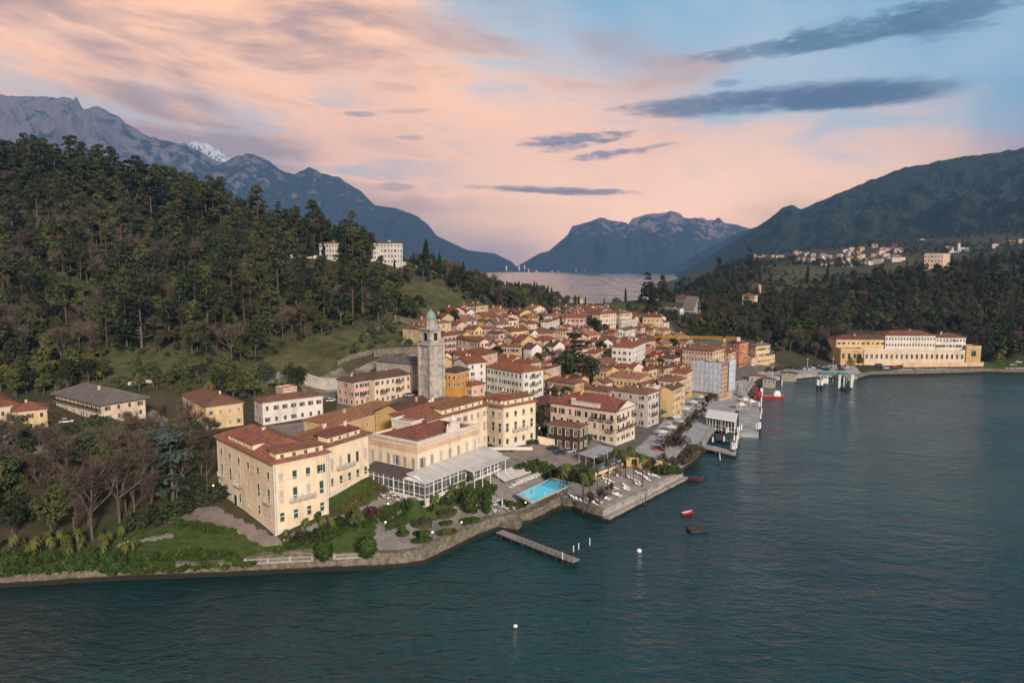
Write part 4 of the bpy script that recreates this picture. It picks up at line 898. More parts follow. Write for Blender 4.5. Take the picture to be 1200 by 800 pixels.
hP = HS('cream waterfront palace with iron balconies and roof pediments', (722, 482), base=(720, 522), L=(645, 474), R=(744.5, 474), floors=3, wall='cream', roof='red', nL=8, nR=4, win=(1.15, 1.8), shut='dark', name='palace', cat='palace', plinth=True, over=0.7,
        bal=(('L', 2, 6, None), ('L', 1, 7, 2.6), ('L', 2, 5, None), ('R', 1, None, 2.8), ('R', 2, 0, None), ('R', 2, 1, None), ('L', 2, 7, None), ('R', 2, 3, None)), rows=[(1.0, 1.7), (4.9, 2.0), (8.4, 2.0)], string=True, chim=3)
wa, wb, h, zg = DIM[hP.name]
b = MB(); b.box(0, -0.3, 0, 0.35, wb * 0.42, 1.6, m_trim); b.box(-0.1, -0.4, 1.6, 0.45, wb * 0.42 + 0.1, 1.8, m_stonetrim); b.box(0, wb * 0.36, 1.8, 0.35, wb * 0.42, 2.6, m_trim); b.build('parapet', hP, (-0.4, wb * 0.24, h + 0.2))
b = MB(); b.add([(0, 0, 0), (wa, 0, 0), (wa / 2, 0, 2.6), (0, 0.4, 0), (wa, 0.4, 0), (wa / 2, 0.4, 2.6)], [(0, 1, 2), (5, 4, 3), (0, 2, 5, 3), (1, 4, 5, 2)], m_trim); b.bar((-.3, .2, 0), (wa / 2, .2, 2.75), 0.7, 0.2, ROOFS['red']); b.bar((wa + .3, .2, 0), (wa / 2, .2, 2.75), 0.7, 0.2, ROOFS['red']); b.build('pediment', hP, (0, -0.6, h + 0.22))
HS('ivy clad annex with flat tan tiled roof in front of the cream palace', (679, 501.7), L=(642, 495), R=(688.5, 497.3), h=8.0, floors=2, wall='ivy', roof='tan', nL=4, nR=2, win=(1.2, 2.0), shut=None, name='annex', cat='annex', pitch=0.15, dmin=205, chim=0)
HS('grey white tower like house right behind the cream palace', (759, 462), L=(720, 454.5), R=(772.5, 457.5), h=13, floors=4, wall='grey', roof='tan', nL=3, nR=3, shut='brown', dmin=235, bal=(('R', 1, 1, 4.5), ('R', 2, 1, 4.5)), pitch=0.25)
HS('long tan building with salmon roof in the centre of town', (750, 444), L=(712, 441), xR=760, yaw=62, h=9, floors=2, wall='ochre', roof='salmon', nL=8, shut='brown', dmin=260, pitch=0.28)
HS('tall ochre end block left of the long salmon roofed building', (711, 434.5), L=(695.7, 433), xR=716, yaw=65, h=10.5, floors=3, wall='ochre', roof='salmon', nL=4, shut='brown', dmin=265, pitch=0.2)
HS('red roofed house above the long salmon roofed building', (734, 431), L=(712, 428.5), xR=739, yaw=60, h=9, floors=2, wall='ochre', roof='orange', dmin=290)
HS('pale gabled house right of the red roofed house in town centre', (742, 431.5), xL=737, xR=754, h=9, floors=2, wall='cream', roof='red', kind='gableR', dmin=290, nR=1, winL=False)
HS('house with glowing red roof at the right of the pale gable', (760, 434), xL=746, xR=770, h=8, floors=2, wall='peach', roof='orange', dmin=290, pitch=0.4)
HS('white four storey house with dark window columns in the town centre', (741.3, 407.5), L=(717, 401.5), R=(756.5, 401), h=14, floors=4, wall='white', roof='orange', nL=4, nR=5, shut='dark', dmin=330, win=(0.9, 1.5), rows=[(3.5, 1.5), (6.8, 1.5), (10.2, 1.5)])
HS('tan and white house with orange roof right of the dark cedar', (697, 414.5), xL=684.5, R=(707, 410), h=9, floors=3, wall='tan', roof='orange', nR=3, shut='grey', dmin=300, winL=False)
HS('small white arcaded house with red roof above the cedar', (694, 401.3), L=(678, 400), xR=697, yaw=65, h=6.5, floors=2, wall='white', roof='orange', nL=5, dmin=340, shut='brown')
HS('pale yellow corner house with maroon roof above the awnings', (788.5, 457), xL=774, R=(800.5, 452), h=12, floors=4, wall='yellow', roof='dark', kind='gableL', nR=4, shut='brown', dmin=260, winL=False)
HS('yellow lakefront house with faded roof behind the maroon roofed corner house', (793, 447.5), xL=772, R=(803, 443.5), h=13, floors=4, wall='cream', roof='tan', nR=5, nL=3, shut='grey', dmin=285)
HS('cream house with green awning terrace behind the grey white house', (766, 455), xL=753, xR=773, h=12, floors=4, wall='cream', roof='slate', dmin=265, kind='flat', chim=1)
HS('red fronted lakefront house with bright roof beside the sheeted scaffolding', (804, 438), xL=786, R=(812, 434), h=12, floors=4, wall='peach', roof='orange', nR=4, shut='grey', dmin=310)
HS('brown roofed house with pale chimneys left of the sheeted scaffolding', (790, 420), xL=774, xR=797, h=9, floors=2, wall='pink', roof='dark', dmin=340, chim=3)
HS('small tan house right of the white four storey house', (770, 411), L=(757, 409), xR=775, h=8, floors=2, wall='tan', roof='red', dmin=360)
HS('low peach house with dark front below the white four storey house', (766, 424), xL=757, xR=772, h=7, floors=2, wall='cream', roof='brown', dmin=330)
HS('maroon roofed house above the lakefront row', (779, 432), xL=765, xR=788, h=9, floors=3, wall='tan', roof='dark', dmin=310)
HS('broad cream palazzo with flat roof rim behind the sheeted scaffolding', (835.5, 411), L=(800, 405.3), R=(848.5, 407.8), h=14, floors=4, wall='peach', roof='red', nL=10, nR=4, shut='brown', dmin=370, over=0.9, pitch=0.2, name='palace', cat='palazzo', string=True)
HS('lower pinkish wing in front of the broad cream palazzo', (815, 416.5), L=(797, 413.5), xR=820, h=9, floors=2, wall='peach', roof='salmon', nL=4, shut='brown', dmin=340, pitch=0.2)
HS('orange red house right of the crane mast', (867, 402.8), L=(855, 400.3), R=(877, 401.2), h=14, floors=4, wall='brick', roof='orange', nR=4, nL=3, shut='brown', dmin=380)
HS('lower pale house with red roof between crane mast and orange red house', (857, 413), L=(847.5, 411), R=(866, 411), h=9, floors=3, wall='peach', roof='orange', nR=4, dmin=370)
HS('ochre lakeside house with a pediment right of the orange red house', (886, 405.8), L=(877.5, 404.5), R=(902.5, 404.3), h=11, floors=3, wall='yellow', roof='slate', nR=6, nL=2, shut='brown', dmin=385, string=True)
HS('low tan colonnaded lakeside building below the ochre house with pediment', (881, 421), xL=872, R=(908, 416.5), h=4, floors=1, wall='peach', roof='slate', kind='flat', nR=8, shut=None, dmin=350, chim=0)
HS('tiny tan house under the crane jib', (806, 399), xL=797, xR=812, h=7, floors=2, wall='tan', roof='brown', dmin=430)
# hillside villas
HS('stone cottage with steep grey roof and tall gable in the trees', (813, 363), xL=800, R=(822, 361.5), h=9, floors=2, wall='stone', roof='slate', kind='gableR', D=590, pitch=1.0, nR=2, shut=None, cat='villa', name='villa')
HS('white villa with flat roof joined to the stone cottage in the trees', (797, 362.5), L=(779, 361), xR=801, yaw=72, h=10, floors=2, wall='palewhite', roof='slate', kind='flat', D=585, nL=6, shut='grey', cat='villa', name='villa')
HS('red roofed villa on the wooded slope above the stone cottage', (808, 348), L=(792, 347), xR=812, yaw=72, h=9, floors=2, wall='cream', roof='red', D=720, cat='villa', name='villa', shut='brown')
HS('pinkish farmhouse with cypresses at the lake end of the town', (680, 349.5), L=(671, 349), xR=683, yaw=70, h=9, floors=3, wall='pink', roof='brown', D=600, shut='brown')
HS('cream red roofed house alone in the dark wood on the right', (884.5, 346.5), L=(870, 346), xR=888, yaw=74, h=8, floors=2, wall='cream', roof='orange', D=660, nL=4, shut='brown')
HS('small peach house among trees above the lone red roofed house', (889, 334), L=(881, 333.5), xR=892, yaw=70, h=10, floors=3, wall='peach', roof='tan', D=800)
HS('dark timber chalet with pale roof in the right hand woods', (1017, 343.5), L=(1002, 342.8), xR=1021, yaw=74, h=8, floors=2, wall='red', roof='slate', D=640, shut='dark', over=1.2)
HS('large white villa with three window rows standing on the right hand ridge', (1106, 297.5), xL=1083.5, xR=1124, yaw=52, h=14, floors=3, wall='cream', roof='salmon', kind='flat', D=720, nL=6, nR=4, shut='brown', cat='villa', name='villa', string=True)
HS('pale hilltop villa with four window rows on the promontory skyline', (465, 284.3), xL=441.5, xR=471.6, yaw=68, h=14.5, floors=4, wall='white', roof='brown', D=478, nL=6, nR=2, shut='brown', cat='villa', name='villa', pitch=0.15, over=0.8)
HS('smaller pale side wing left of the hilltop villa', (441, 287.8), xL=434, wa=5, yaw=68, h=10, floors=3, wall='white', roof='brown', D=480, nL=2, cat='villa', name='villa', pitch=0.15)
HS('pale villa with red roof on the ridge among cypresses', (392, 285), xL=374, xR=397.5, yaw=66, h=10, floors=3, wall='white', roof='red', D=470, nL=5, cat='villa', name='villa', pitch=0.25)
# the lakeside villa on the right
vz = dict(cat='villa', name='villa', over=0.6)
HS('long cream central block of the lakeside villa under scaffolding on the right shore', (1096.5, 393.2), xL=1038, wa=13, D=428, h=15.4, floors=4, wall='white', roof='red', nL=17, shut='brown', pitch=0.35, yaw=88, **{**vz, 'arch': False, 'string': True})
HS('bright yellow left wing of the lakeside villa on the right shore', (1037.5, 397.8), xL=980.5, yaw=88, wa=12, D=430, h=12.8, floors=3, wall='yellow', roof='brown', nL=10, shut='brown', pitch=0.35, **vz)
HS('pale right wing of the lakeside villa on the right shore', (1132, 395.6), xL=1097, yaw=88, wa=12, D=430, h=14, floors=4, wall='white', roof='brown', nL=9, shut='brown', pitch=0.35, **vz)
HS('flat ochre end pavilion at the right of the lakeside villa', (1150, 406.5), xL=1133, yaw=88, wa=8, D=427, h=8, floors=1, wall='ochre', roof='orange', kind='flat', nL=1, win=(3.0, 3.5), shut=None, chim=0, **vz)
HS('low ochre arcade wing in front of the yellow lakeside wing', (1012, 409.5), xL=985.5, yaw=88, wa=7, D=422, h=7.5, floors=1, wall='ochre', roof='slate', kind='flat', nL=4, win=(2.0, 3.2), shut=None, chim=0, **vz)
HS('white ground floor terrace wing in front of the lakeside villa', (1131, 411.5), xL=1013, yaw=88, wa=5, D=421, h=6.5, floors=1, wall='cream', roof='slate', kind='flat', nL=20, win=(1.4, 2.8), shut=None, chim=0, **vz)
# ------------------------------------------------------------------ smaller houses packed between the named ones
def infill():
    P = gpoly([(470, 402), (505, 384), (560, 380), (640, 372), (700, 370), (770, 382), (795, 405), (850, 425), (812, 458), (790, 470), (750, 500), (690, 478), (640, 492), (560, 462), (512, 455), (500, 420)])
    named = [o for o in COL.objects if o.get('label') and o.type == 'EMPTY' and not o['label'].startswith('white glazed')]
    cen = [(o, o.matrix_basis @ Vector((DIM[o.name][0] / 2, DIM[o.name][1] / 2, 0))) for o in named if o.name in DIM]
    rg = random.Random(21); used = set(); th = math.radians(47); ca, sa = math.cos(th), math.sin(th); n = 0
    c0 = P.mean(0); cols = ['cream', 'white', 'pink', 'tan', 'peach', 'yellow', 'ochre', 'grey', 'pink', 'yellow', 'ochre', 'cream']; rfs = ['red', 'brown', 'orange', 'dark', 'salmon', 'red', 'brown', 'red']
    names = dict(tan='tan', peach='peach', grey='grey')
    def fits(x, y, wa, wb):
        for u in (0, 0.5, 1):
            for v in (0, 0.5, 1):
                if in_house(x + ca * wa * u - sa * wb * v, y + sa * wa * u + ca * wb * v, 1.0): return False
        return True
    step = 4.0
    for i in range(-60, 60):
        for j in range(-60, 60):
            x = c0[0] + (ca * i - sa * j) * step + rg.uniform(-1, 1); y = c0[1] + (sa * i + ca * j) * step + rg.uniform(-1, 1)
            if not pip(np.array([x]), np.array([y]), P)[0]: continue
            wa, wb = rg.uniform(8, 14), rg.uniform(8, 15)
            if not fits(x, y, wa, wb):
                wa, wb = 6.5, 6.5
                if not fits(x, y, wa, wb): continue
            q = Vector((x, y, H(x, y))); h = rg.uniform(4.6, 7.5) if y > 285 else rg.uniform(4.0, 5.5)
            pj = project((x, y, q.z + h))
            # nearest named house gives the wording
            best = sorted(cen, key=lambda t: (t[1].x - x) ** 2 + (t[1].y - y) ** 2)
            wl, rf = rg.choice(cols), rg.choice(rfs); lab = None
            for ob, c in best[:6]:
                dx, dy = x - c.x, y - c.y
                d = ('in front of' if dy < 0 else 'just behind') if abs(dy) > abs(dx) else ('left of' if dx < 0 else 'right of')
                base = ob['label'].split(' behind ')[0].split(' beside ')[0].split(' above ')[0].split(' with ')[0].split(' below ')[0].split(' in ')[0].split(' at ')[0]
                for k in range(6):
                    t = f"small {wl} house under {rf if rf != 'dark' else 'dark brown'} tiles {d} the {base}"
                    if t not in used and len(t.split()) <= 16: lab = t; break
                    wl, rf = rg.choice(cols), rg.choice(rfs)
                if lab: break
            if not lab: continue
            used.add(lab); n += 1
            house(lab, pj, wa=wa, wb=wb, h=h, floors=2, wall=wl, roof=rf, kind=rg.choice(['hip', 'gableR', 'gableL', 'gableR', 'gableL']), D=y, yaw=47 + rg.uniform(-9, 9), shut=rg.choice(['brown', 'green', 'grey', None]), pitch=rg.uniform(0.38, 0.5), nR=2, nL=2)
    print('infill', n)
infill()
# ------------------------------------------------------------------ trees
def leafmat(name, c, c2, rnd=0.25, hue=0.02):
    return mat('leaf_' + name, c, c2, 0.45, 0.85, 0.08, 3, rnd=rnd, hue=hue, lo=0.38, hi=0.6)
LEAF = dict(pine=leafmat('pine', (0.033, 0.042, 0.018), (0.067, 0.069, 0.028), 0.38, 0.035), fir=leafmat('fir', (0.020, 0.033, 0.018), (0.037, 0.051, 0.026), 0.35), broad=leafmat('broad', (0.048, 0.063, 0.020), (0.092, 0.096, 0.032), 0.35, 0.035),
            dark=leafmat('dark', (0.022, 0.032, 0.014), (0.045, 0.054, 0.023), 0.35), spring=leafmat('spring', (0.077, 0.088, 0.023), (0.119, 0.114, 0.037), 0.25, 0.02), cypress=leafmat('cypress', (0.014, 0.026, 0.013), (0.025, 0.038, 0.017), 0.2, 0.01),
            olive=leafmat('olive', (0.053, 0.065, 0.035), (0.092, 0.099, 0.060)), twig=leafmat('twig', (0.070, 0.056, 0.041), (0.120, 0.092, 0.066), 0.3, 0.012), palm=leafmat('palm', (0.050, 0.076, 0.018), (0.110, 0.115, 0.032), 0.25, 0.02),
            gold=leafmat('gold', (0.105, 0.088, 0.024), (0.15, 0.115, 0.034), 0.2, 0.02), hedge=leafmat('hedge', (0.030, 0.055, 0.012), (0.057, 0.085, 0.021), 0.2, 0.02), maroon=leafmat('maroon', (0.075, 0.022, 0.026), (0.11, 0.035, 0.035), 0.1, 0.01), cedar=leafmat('cedar', (0.040, 0.058, 0.044), (0.075, 0.095, 0.078), 0.2, 0.015))
BARK = dict(pine=mat('bark_pine', (0.115, 0.072, 0.048), (0.075, 0.052, 0.038), 1.0, 0.95, 0.05, stretch=(1, 1, 0.2)), grey=mat('bark_grey', (0.13, 0.105, 0.085), (0.075, 0.062, 0.052), 1.0, 0.95, 0.05, stretch=(1, 1, 0.2)), palm=mat('bark_palm', (0.12, 0.09, 0.06), (0.07, 0.05, 0.035), 2.0, 0.95, 0.05))
class Leaves:
    def __init__(s, seed): s.r = np.random.RandomState(seed); s.C = []; s.N = []; s.S = []
    def blob(s, c, rad, n, size, out=0.55, low=0.35):
        """leaf tufts on the upper shell of an ellipsoid"""
        d = s.r.normal(size=(n, 3)); d /= np.linalg.norm(d, axis=1, keepdims=True)
        d[:, 2] = np.where(d[:, 2] < -low, -d[:, 2], d[:, 2])
        k = s.r.uniform(0.72, 1.06, (n, 1)); s.C.append(np.array(c) + d * k * np.array(rad)); s.N.append(d / np.array(rad) * np.mean(rad) + s.r.normal(size=(n, 3)) * out); s.S.append(np.full(n, size) * s.r.uniform(0.6, 1.35, n)); return s
    def arrays(s, asp=0.75):
        C = np.vstack(s.C); N = np.vstack(s.N); S = np.concatenate(s.S); N /= np.linalg.norm(N, axis=1, keepdims=True)
        a = s.r.normal(size=C.shape); T = np.cross(N, a); T /= np.linalg.norm(T, axis=1, keepdims=True) + 1e-9; B = np.cross(N, T)
        T = T * S[:, None] * 0.5; B = B * S[:, None] * 0.5 * asp; J = s.r.uniform(0.6, 1.3, (len(C), 4, 1))
        V = np.stack([C + (-T - B) * J[:, 0], C + (T - B) * J[:, 1], C + (T + B) * J[:, 2], C + (-T + B) * J[:, 3]], 1).reshape(-1, 3)
        return V, np.arange(len(V)).reshape(-1, 4)
def tmesh(name, V, F, m): return np_mesh(name, V, F, [m])
def trunk_mesh(segs, m, n=6):
    b = MB()
    for a, c, r0, r1 in segs: b.cyl(a, c, r0, r1, n, m, caps=False)
    return b.mesh('trunk', True)
def mk_pine(seed, h=24, leaf='pine'):
    r = np.random.RandomState(seed); L = Leaves(seed + 1); lean = r.uniform(-1, 1, 2)
    top = np.array([lean[0], lean[1], h]); segs = [((0, 0, -1.5), tuple(top * 0.55), 0.42, 0.3), (tuple(top * 0.55), tuple(top * 0.96), 0.3, 0.1)]
    n = r.randint(13, 18)
    for k in range(n):
        t = r.uniform(0.36, 0.93); a = r.uniform(0, 6.28); rr = (1.12 - t) * 6.5 * r.uniform(0.5, 1.1) + 0.3
        c = top * t + np.array([math.cos(a) * rr, math.sin(a) * rr, r.uniform(0, 1.2)]); q = r.uniform(1.5, 2.6)
        L.blob(c, (q, q, q * 0.6), 70, 0.72); segs.append((tuple(top * (t - 0.04)), tuple(c), 0.12, 0.04))
    L.blob(top, (2.2, 2.2, 1.6), 110, 0.75)
    return trunk_mesh(segs, BARK['pine']), L.arrays(), LEAF[leaf]
def mk_cedar(seed, h=22, leaf='dark', spread=6.5):
    r = np.random.RandomState(seed); L = Leaves(seed + 1); segs = [((0, 0, -1.5), (0, 0, h * 0.95), 0.6, 0.12)]
    for k in range(26):
        t = r.uniform(0.25, 1.0); a = r.uniform(0, 6.28); rr = spread * (1.15 - t) ** 0.6 * r.uniform(0.35, 1.0)
        c = np.array([math.cos(a) * rr, math.sin(a) * rr, h * t]); q = r.uniform(1.5, 2.6)
        L.blob(c, (q * 1.15, q * 1.15, q * 0.28), 60, 0.75, 0.35); segs.append(((0, 0, h * t - 1.2), tuple(c), 0.14, 0.04))
    return trunk_mesh(segs, BARK['grey']), L.arrays(), LEAF[leaf]
def mk_fir(seed, h=20, leaf='fir', w=4.2):
    r = np.random.RandomState(seed); L = Leaves(seed + 1)
    for k in range(15):
        t = k / 14; z = h * (0.1 + 0.88 * t); R = w * (1 - t) ** 0.85 + 0.25; m = max(3, int(R * 3))
        for j in range(m):
            a = r.uniform(0, 6.28); rr = R * r.uniform(0.55, 1.0)
            L.blob((math.cos(a) * rr, math.sin(a) * rr, z - rr * 0.22), (1.0, 1.0, 0.42), 16, 0.7, 0.4)
    return trunk_mesh([((0, 0, -1.5), (0, 0, h * 0.97), 0.4, 0.05)], BARK['grey']), L.arrays(), LEAF[leaf]
def mk_broad(seed, h=13, leaf='broad', w=4.6, n=15, size=0.62):
    r = np.random.RandomState(seed); L = Leaves(seed + 1); segs = [((0, 0, -1.5), (0, 0, h * 0.45), 0.36, 0.24)]
    for k in range(n):
        a = r.uniform(0, 6.28); t = r.uniform(0.38, 0.95); rr = w * math.sin(math.pi * min(0.92, max(0.12, (t - 0.15) / 0.85))) * r.uniform(0.35, 0.85)
        c = (math.cos(a) * rr, math.sin(a) * rr, h * t); q = r.uniform(1.3, 2.3) * w / 4.6
        L.blob(c, (q, q, q * 0.85), 88, size); segs.append(((0, 0, h * 0.3), c, 0.15, 0.04))
    return trunk_mesh(segs, BARK['grey']), L.arrays(), LEAF[leaf]
def mk_bare(seed, h=15.5, leaf='twig', w=4.8, dens=1.0):
    r = np.random.RandomState(seed); segs = []; tw = []
    def grow(p, d, ln, rad, lev):
        q = p + d * ln; segs.append((tuple(p), tuple(q), rad, rad * 0.62))
        if lev == 3:
            return
        for k in range(r.randint(3, 5)):
            dd = d + r.normal(size=3) * 0.42; dd[2] = dd[2] * 0.8 + 0.5; dd /= np.linalg.norm(dd)
            grow(p + d * ln * r.uniform(0.55, 1.0), dd, ln * r.uniform(0.55, 0.78), rad * 0.55, lev + 1)
    grow(np.array([0, 0, -1.0]), np.array([0, 0, 1.0]), h * 0.42, 0.34, 0)
    ends = [np.array(s[1]) for s in segs[1:]]; mids = [(np.array(s[0]) + np.array(s[1])) / 2 for s in segs[4:]]
    V = []; F = []
    for p in ends + mids:
        for k in range(int(9 * dens)):
            d = r.normal(size=3); d[2] = abs(d[2]) * 0.9 + 0.15; d /= np.linalg.norm(d); ln = r.uniform(0.9, 2.1) * h / 14; s = np.cross(d, r.normal(size=3)); s = s / np.linalg.norm(s) * 0.05
            q = p + d * ln; b0 = len(V); V += [p - s, p + s, q + s * 0.4, q - s * 0.4]; F.append((b0, b0 + 1, b0 + 2, b0 + 3))
            for z in range(2):
                m = p + d * ln * r.uniform(0.3, 0.8); d2 = d + r.normal(size=3) * 0.6; d2 /= np.linalg.norm(d2); e = m + d2 * ln * 0.5; b0 = len(V)
                V += [m - s * .7, m + s * .7, e + s * .4, e - s * .4]; F.append((b0, b0 + 1, b0 + 2, b0 + 3))
    return trunk_mesh(segs, BARK['grey'], 5), (np.array(V), np.array(F)), LEAF[leaf]
def mk_cypress(seed, h=14, w=1.25):
    r = np.random.RandomState(seed); L = Leaves(seed + 1)
    for k in range(16):
        t = k / 15; R = w * (math.sin(math.pi * min(1, 0.18 + t * 0.82)) ** 0.7) + 0.12
        L.blob((r.uniform(-.2, .2), r.uniform(-.2, .2), h * (0.06 + 0.9 * t)), (R, R, h * 0.06), 52, 0.55, 0.35, 1.0)
    return trunk_mesh([((0, 0, -1), (0, 0, h * 0.9), 0.22, 0.05)], BARK['grey']), L.arrays(1.3), LEAF['cypress']
def mk_palm(seed, h=6.0, fr=1.75):
    r = np.random.RandomState(seed); V = []; F = []
    lean = np.array([r.uniform(-.3, .3), r.uniform(-.3, .3), h])
    for k in range(44):
        a = r.uniform(0, 6.28); up = r.uniform(-0.9, 1.5); d = np.array([math.cos(a), math.sin(a), 0]); s = np.array([-d[1], d[0], 0]); n = 5; ln = fr * r.uniform(0.8, 1.1)
        for j in range(n):
            t0, t1 = j / n, (j + 1) / n
            pt = lambda t: lean + d * ln * t * (0.9 if up > .8 else 1) + np.array([0, 0, up * ln * t * 0.8 - 1.25 * ln * t * t])
            w0, w1 = 0.3 * math.sin(math.pi * (0.12 + 0.8 * t0)), 0.3 * math.sin(math.pi * (0.12 + 0.8 * t1)) * (1 if j < n - 1 else 0.2); b0 = len(V)
            for sg in (-1, 1):
                b0 = len(V); V += [pt(t0), pt(t1), pt(t1) + s * sg * w1 - np.array([0, 0, w1 * .5]), pt(t0) + s * sg * w0 - np.array([0, 0, w0 * .5])]; F.append((b0, b0 + 1, b0 + 2, b0 + 3))
    return trunk_mesh([((0, 0, -0.8), tuple(lean * 0.5), 0.2, 0.17), (tuple(lean * 0.5), tuple(lean), 0.17, 0.2)], BARK['palm']), (np.array(V), np.array(F)), LEAF['palm']
def mk_shrub(seed, h=2.2, w=1.6, leaf='hedge', size=0.34, n=8, per=60):
    r = np.random.RandomState(seed); L = Leaves(seed + 1)
    for k in range(n):
        a = r.uniform(0, 6.28); rr = w * r.uniform(0.1, 0.8); q = w * r.uniform(0.28, 0.62)
        L.blob((math.cos(a) * rr, math.sin(a) * rr, h * r.uniform(0.35, 0.62)), (q, q * r.uniform(.7, 1.2), h * r.uniform(.25, .48)), per, size, 0.8, 0.9)
    return trunk_mesh([((0, 0, -0.6), (0, 0, h * 0.5), 0.1, 0.06)], BARK['grey']), L.arrays(), LEAF[leaf]
def mk_topiary(seed, h=5, w=2.4, leaf='hedge', size=0.42, n=1100):
    L = Leaves(seed); r = L.r
    L.blob((0, 0, h * 0.5), (w, w, h * 0.52), n, size, 0.3, 1.0)
    return trunk_mesh([((0, 0, -0.8), (0, 0, h * 0.6), 0.25, 0.15)], BARK['grey']), L.arrays(), LEAF[leaf]
KINDS = {}
def kind(name, fn, seeds, **kw):
    out = []
    for sd in seeds:
        tm, (V, F), lm = fn(sd, **kw); out.append((tm, tmesh('crown', V, F, lm), V, F, lm))
    KINDS[name] = out
kind('pine', mk_pine, (1, 2, 3, 4, 5)); kind('cedar', mk_cedar, (11, 12, 13)); kind('fir', mk_fir, (21, 22, 23)); kind('broad', mk_broad, (31, 32, 33, 34)); kind('dark', mk_broad, (41, 42, 43), leaf='dark', h=12, w=4.8)
kind('spring', mk_broad, (51, 52), leaf='spring', h=12, w=3.6); kind('bare', mk_bare, (61, 62, 63, 64), dens=0.75); kind('cypress', mk_cypress, (71, 72, 73)); kind('olive', mk_broad, (81, 82), leaf='olive', h=5, w=2.4, n=9, size=0.45)
kind('palm', mk_palm, (91, 92, 93)); kind('shrub', mk_shrub, (101, 102, 103)); kind('gold', mk_broad, (111, 112), leaf='gold', h=10, w=3.8); kind('bush', mk_shrub, (201, 202, 203), leaf='dark', h=4.2, w=2.6, size=.45, n=9); kind('hedge_ball', mk_topiary, (121, 122)); kind('maroon', mk_shrub, (131,), leaf='maroon', h=3.2, w=2.4)
kind('twigshrub', mk_shrub, (141, 142), leaf='twig', h=2.6, w=2.0, n=6); kind('bluecedar', mk_cedar, (151, 152), leaf='cedar', h=17, spread=5.0); kind('box_column', mk_topiary, (161,), h=5.5, w=1.25, n=600); kind('tall_palm', mk_palm, (171, 172), h=9.5, fr=1.45)
kind('pollard', mk_bare, (181, 182, 183), h=6.5, w=2.5, dens=0.8); kind('low_shrub', mk_shrub, (191, 192), h=1.1, w=1.3, size=0.3); kind('gold_shrub', mk_shrub, (195,), h=1.6, w=1.2, leaf='gold', size=0.3)
NAME = dict(pine='pine_tree', cedar='cedar_tree', fir='fir_tree', broad='broadleaf_tree', dark='evergreen_tree', spring='spring_tree', bare='bare_tree', cypress='cypress_tree', olive='olive_tree', palm='palm_tree', shrub='shrub', gold='golden_tree', bush='evergreen_bush', hedge_ball='clipped_shrub',
            maroon='shrub', twigshrub='bare_bush', bluecedar='cedar_tree', box_column='clipped_shrub', tall_palm='palm_tree', pollard='plane_tree', low_shrub='low_shrub', gold_shrub='low_shrub')
def plant(k, x, y, z, s, label, group=None, cat=None, sz=None, v=None):
    var = KINDS[k][v if v is not None else RNG.randrange(len(KINDS[k]))]
    shr = 'shrub' in NAME[k] or 'bush' in NAME[k]
    o = empty(NAME[k], (x, y, z), label, cat or (NAME[k].replace('_', ' ') if shr else 'tree'), RNG.uniform(0, 6.28), group)
    o.scale = (s, s, s * (sz or 1))
    link('trunk' if not shr else 'stem', var[0], o); link('crown' if not shr else 'foliage', var[1], o)
    return o
TREES = []
def free(x, y, r):
    for a, b, c in TREES:
        if (a - x) ** 2 + (b - y) ** 2 < (r + c) ** 2: return False
    return True
OPEN = [(438, 474, 306, 480), (371, 400, 301, 470), (1080, 1130, 313, 720), (776, 825, 372, 590), (789, 815, 350, 720), (867, 891, 356, 660), (999, 1024, 352, 640), (878, 895, 341, 800), (978, 1155, 424, 440), (668, 686, 357, 600)]
def blocks(x, y, z, h):
    px, py = project((x, y, z + h)); w = 800 / y * 2.2
    return any(a - w < px < b + w and py < c and y < d for a, b, c, d in OPEN)
TH = dict(pine=24, cedar=22, fir=20, bluecedar=17, bare=14, cypress=14, broad=13, dark=12, spring=12)
def wood(poly_px, D0, D1, spacing, mix_, label, group, cap=None, smin=0.8, smax=1.15, u=None, rs=0.0, seed=5, pad=3.5, zmin=1.5):
    """scatter of individual trees over the ground inside a pixel outline (u-range, depth range); returns the left over spots"""
    rg = random.Random(seed); P = None if poly_px is None else np.array(poly_px, float); pts = []
    y = D0
    while y < D1:
        x = (u[0]) * y
        while x < u[1] * y:
            xx, yy = x + rg.uniform(-.45, .45) * spacing, y + rg.uniform(-.45, .45) * spacing; pts.append((xx, yy)); x += spacing
        y += spacing * 0.9
    A = np.array(pts); Z = hgt(A[:, 0], A[:, 1]); sd = shore_dist(A[:, 0], A[:, 1]); spots = []
    for (x, y), z, s in zip(pts, Z, sd):
        if s < 2 or z < zmin: continue
        px, py = project((x, y, z))
        if P is not None and not pip(np.array([px]), np.array([py]), P)[0]: continue
        if in_house(x, y, pad): continue
        spots.append((x, y, z))
    spots.sort(key=lambda q: q[1]); out = []
    ks = [k for k, w in mix_]; ws = [w for k, w in mix_]
    for i, (x, y, z) in enumerate(spots):
        k = rg.choices(ks, ws)[0]; sc = rg.uniform(smin, smax)
        if u and u[1] < -0.1 and y > 380 and x / y > -0.42: sc *= 0.74
        if blocks(x, y, z, TH.get(k, 6) * sc * 0.8): continue
        out.append((k, x, y, z - 0.2, sc))
    return out
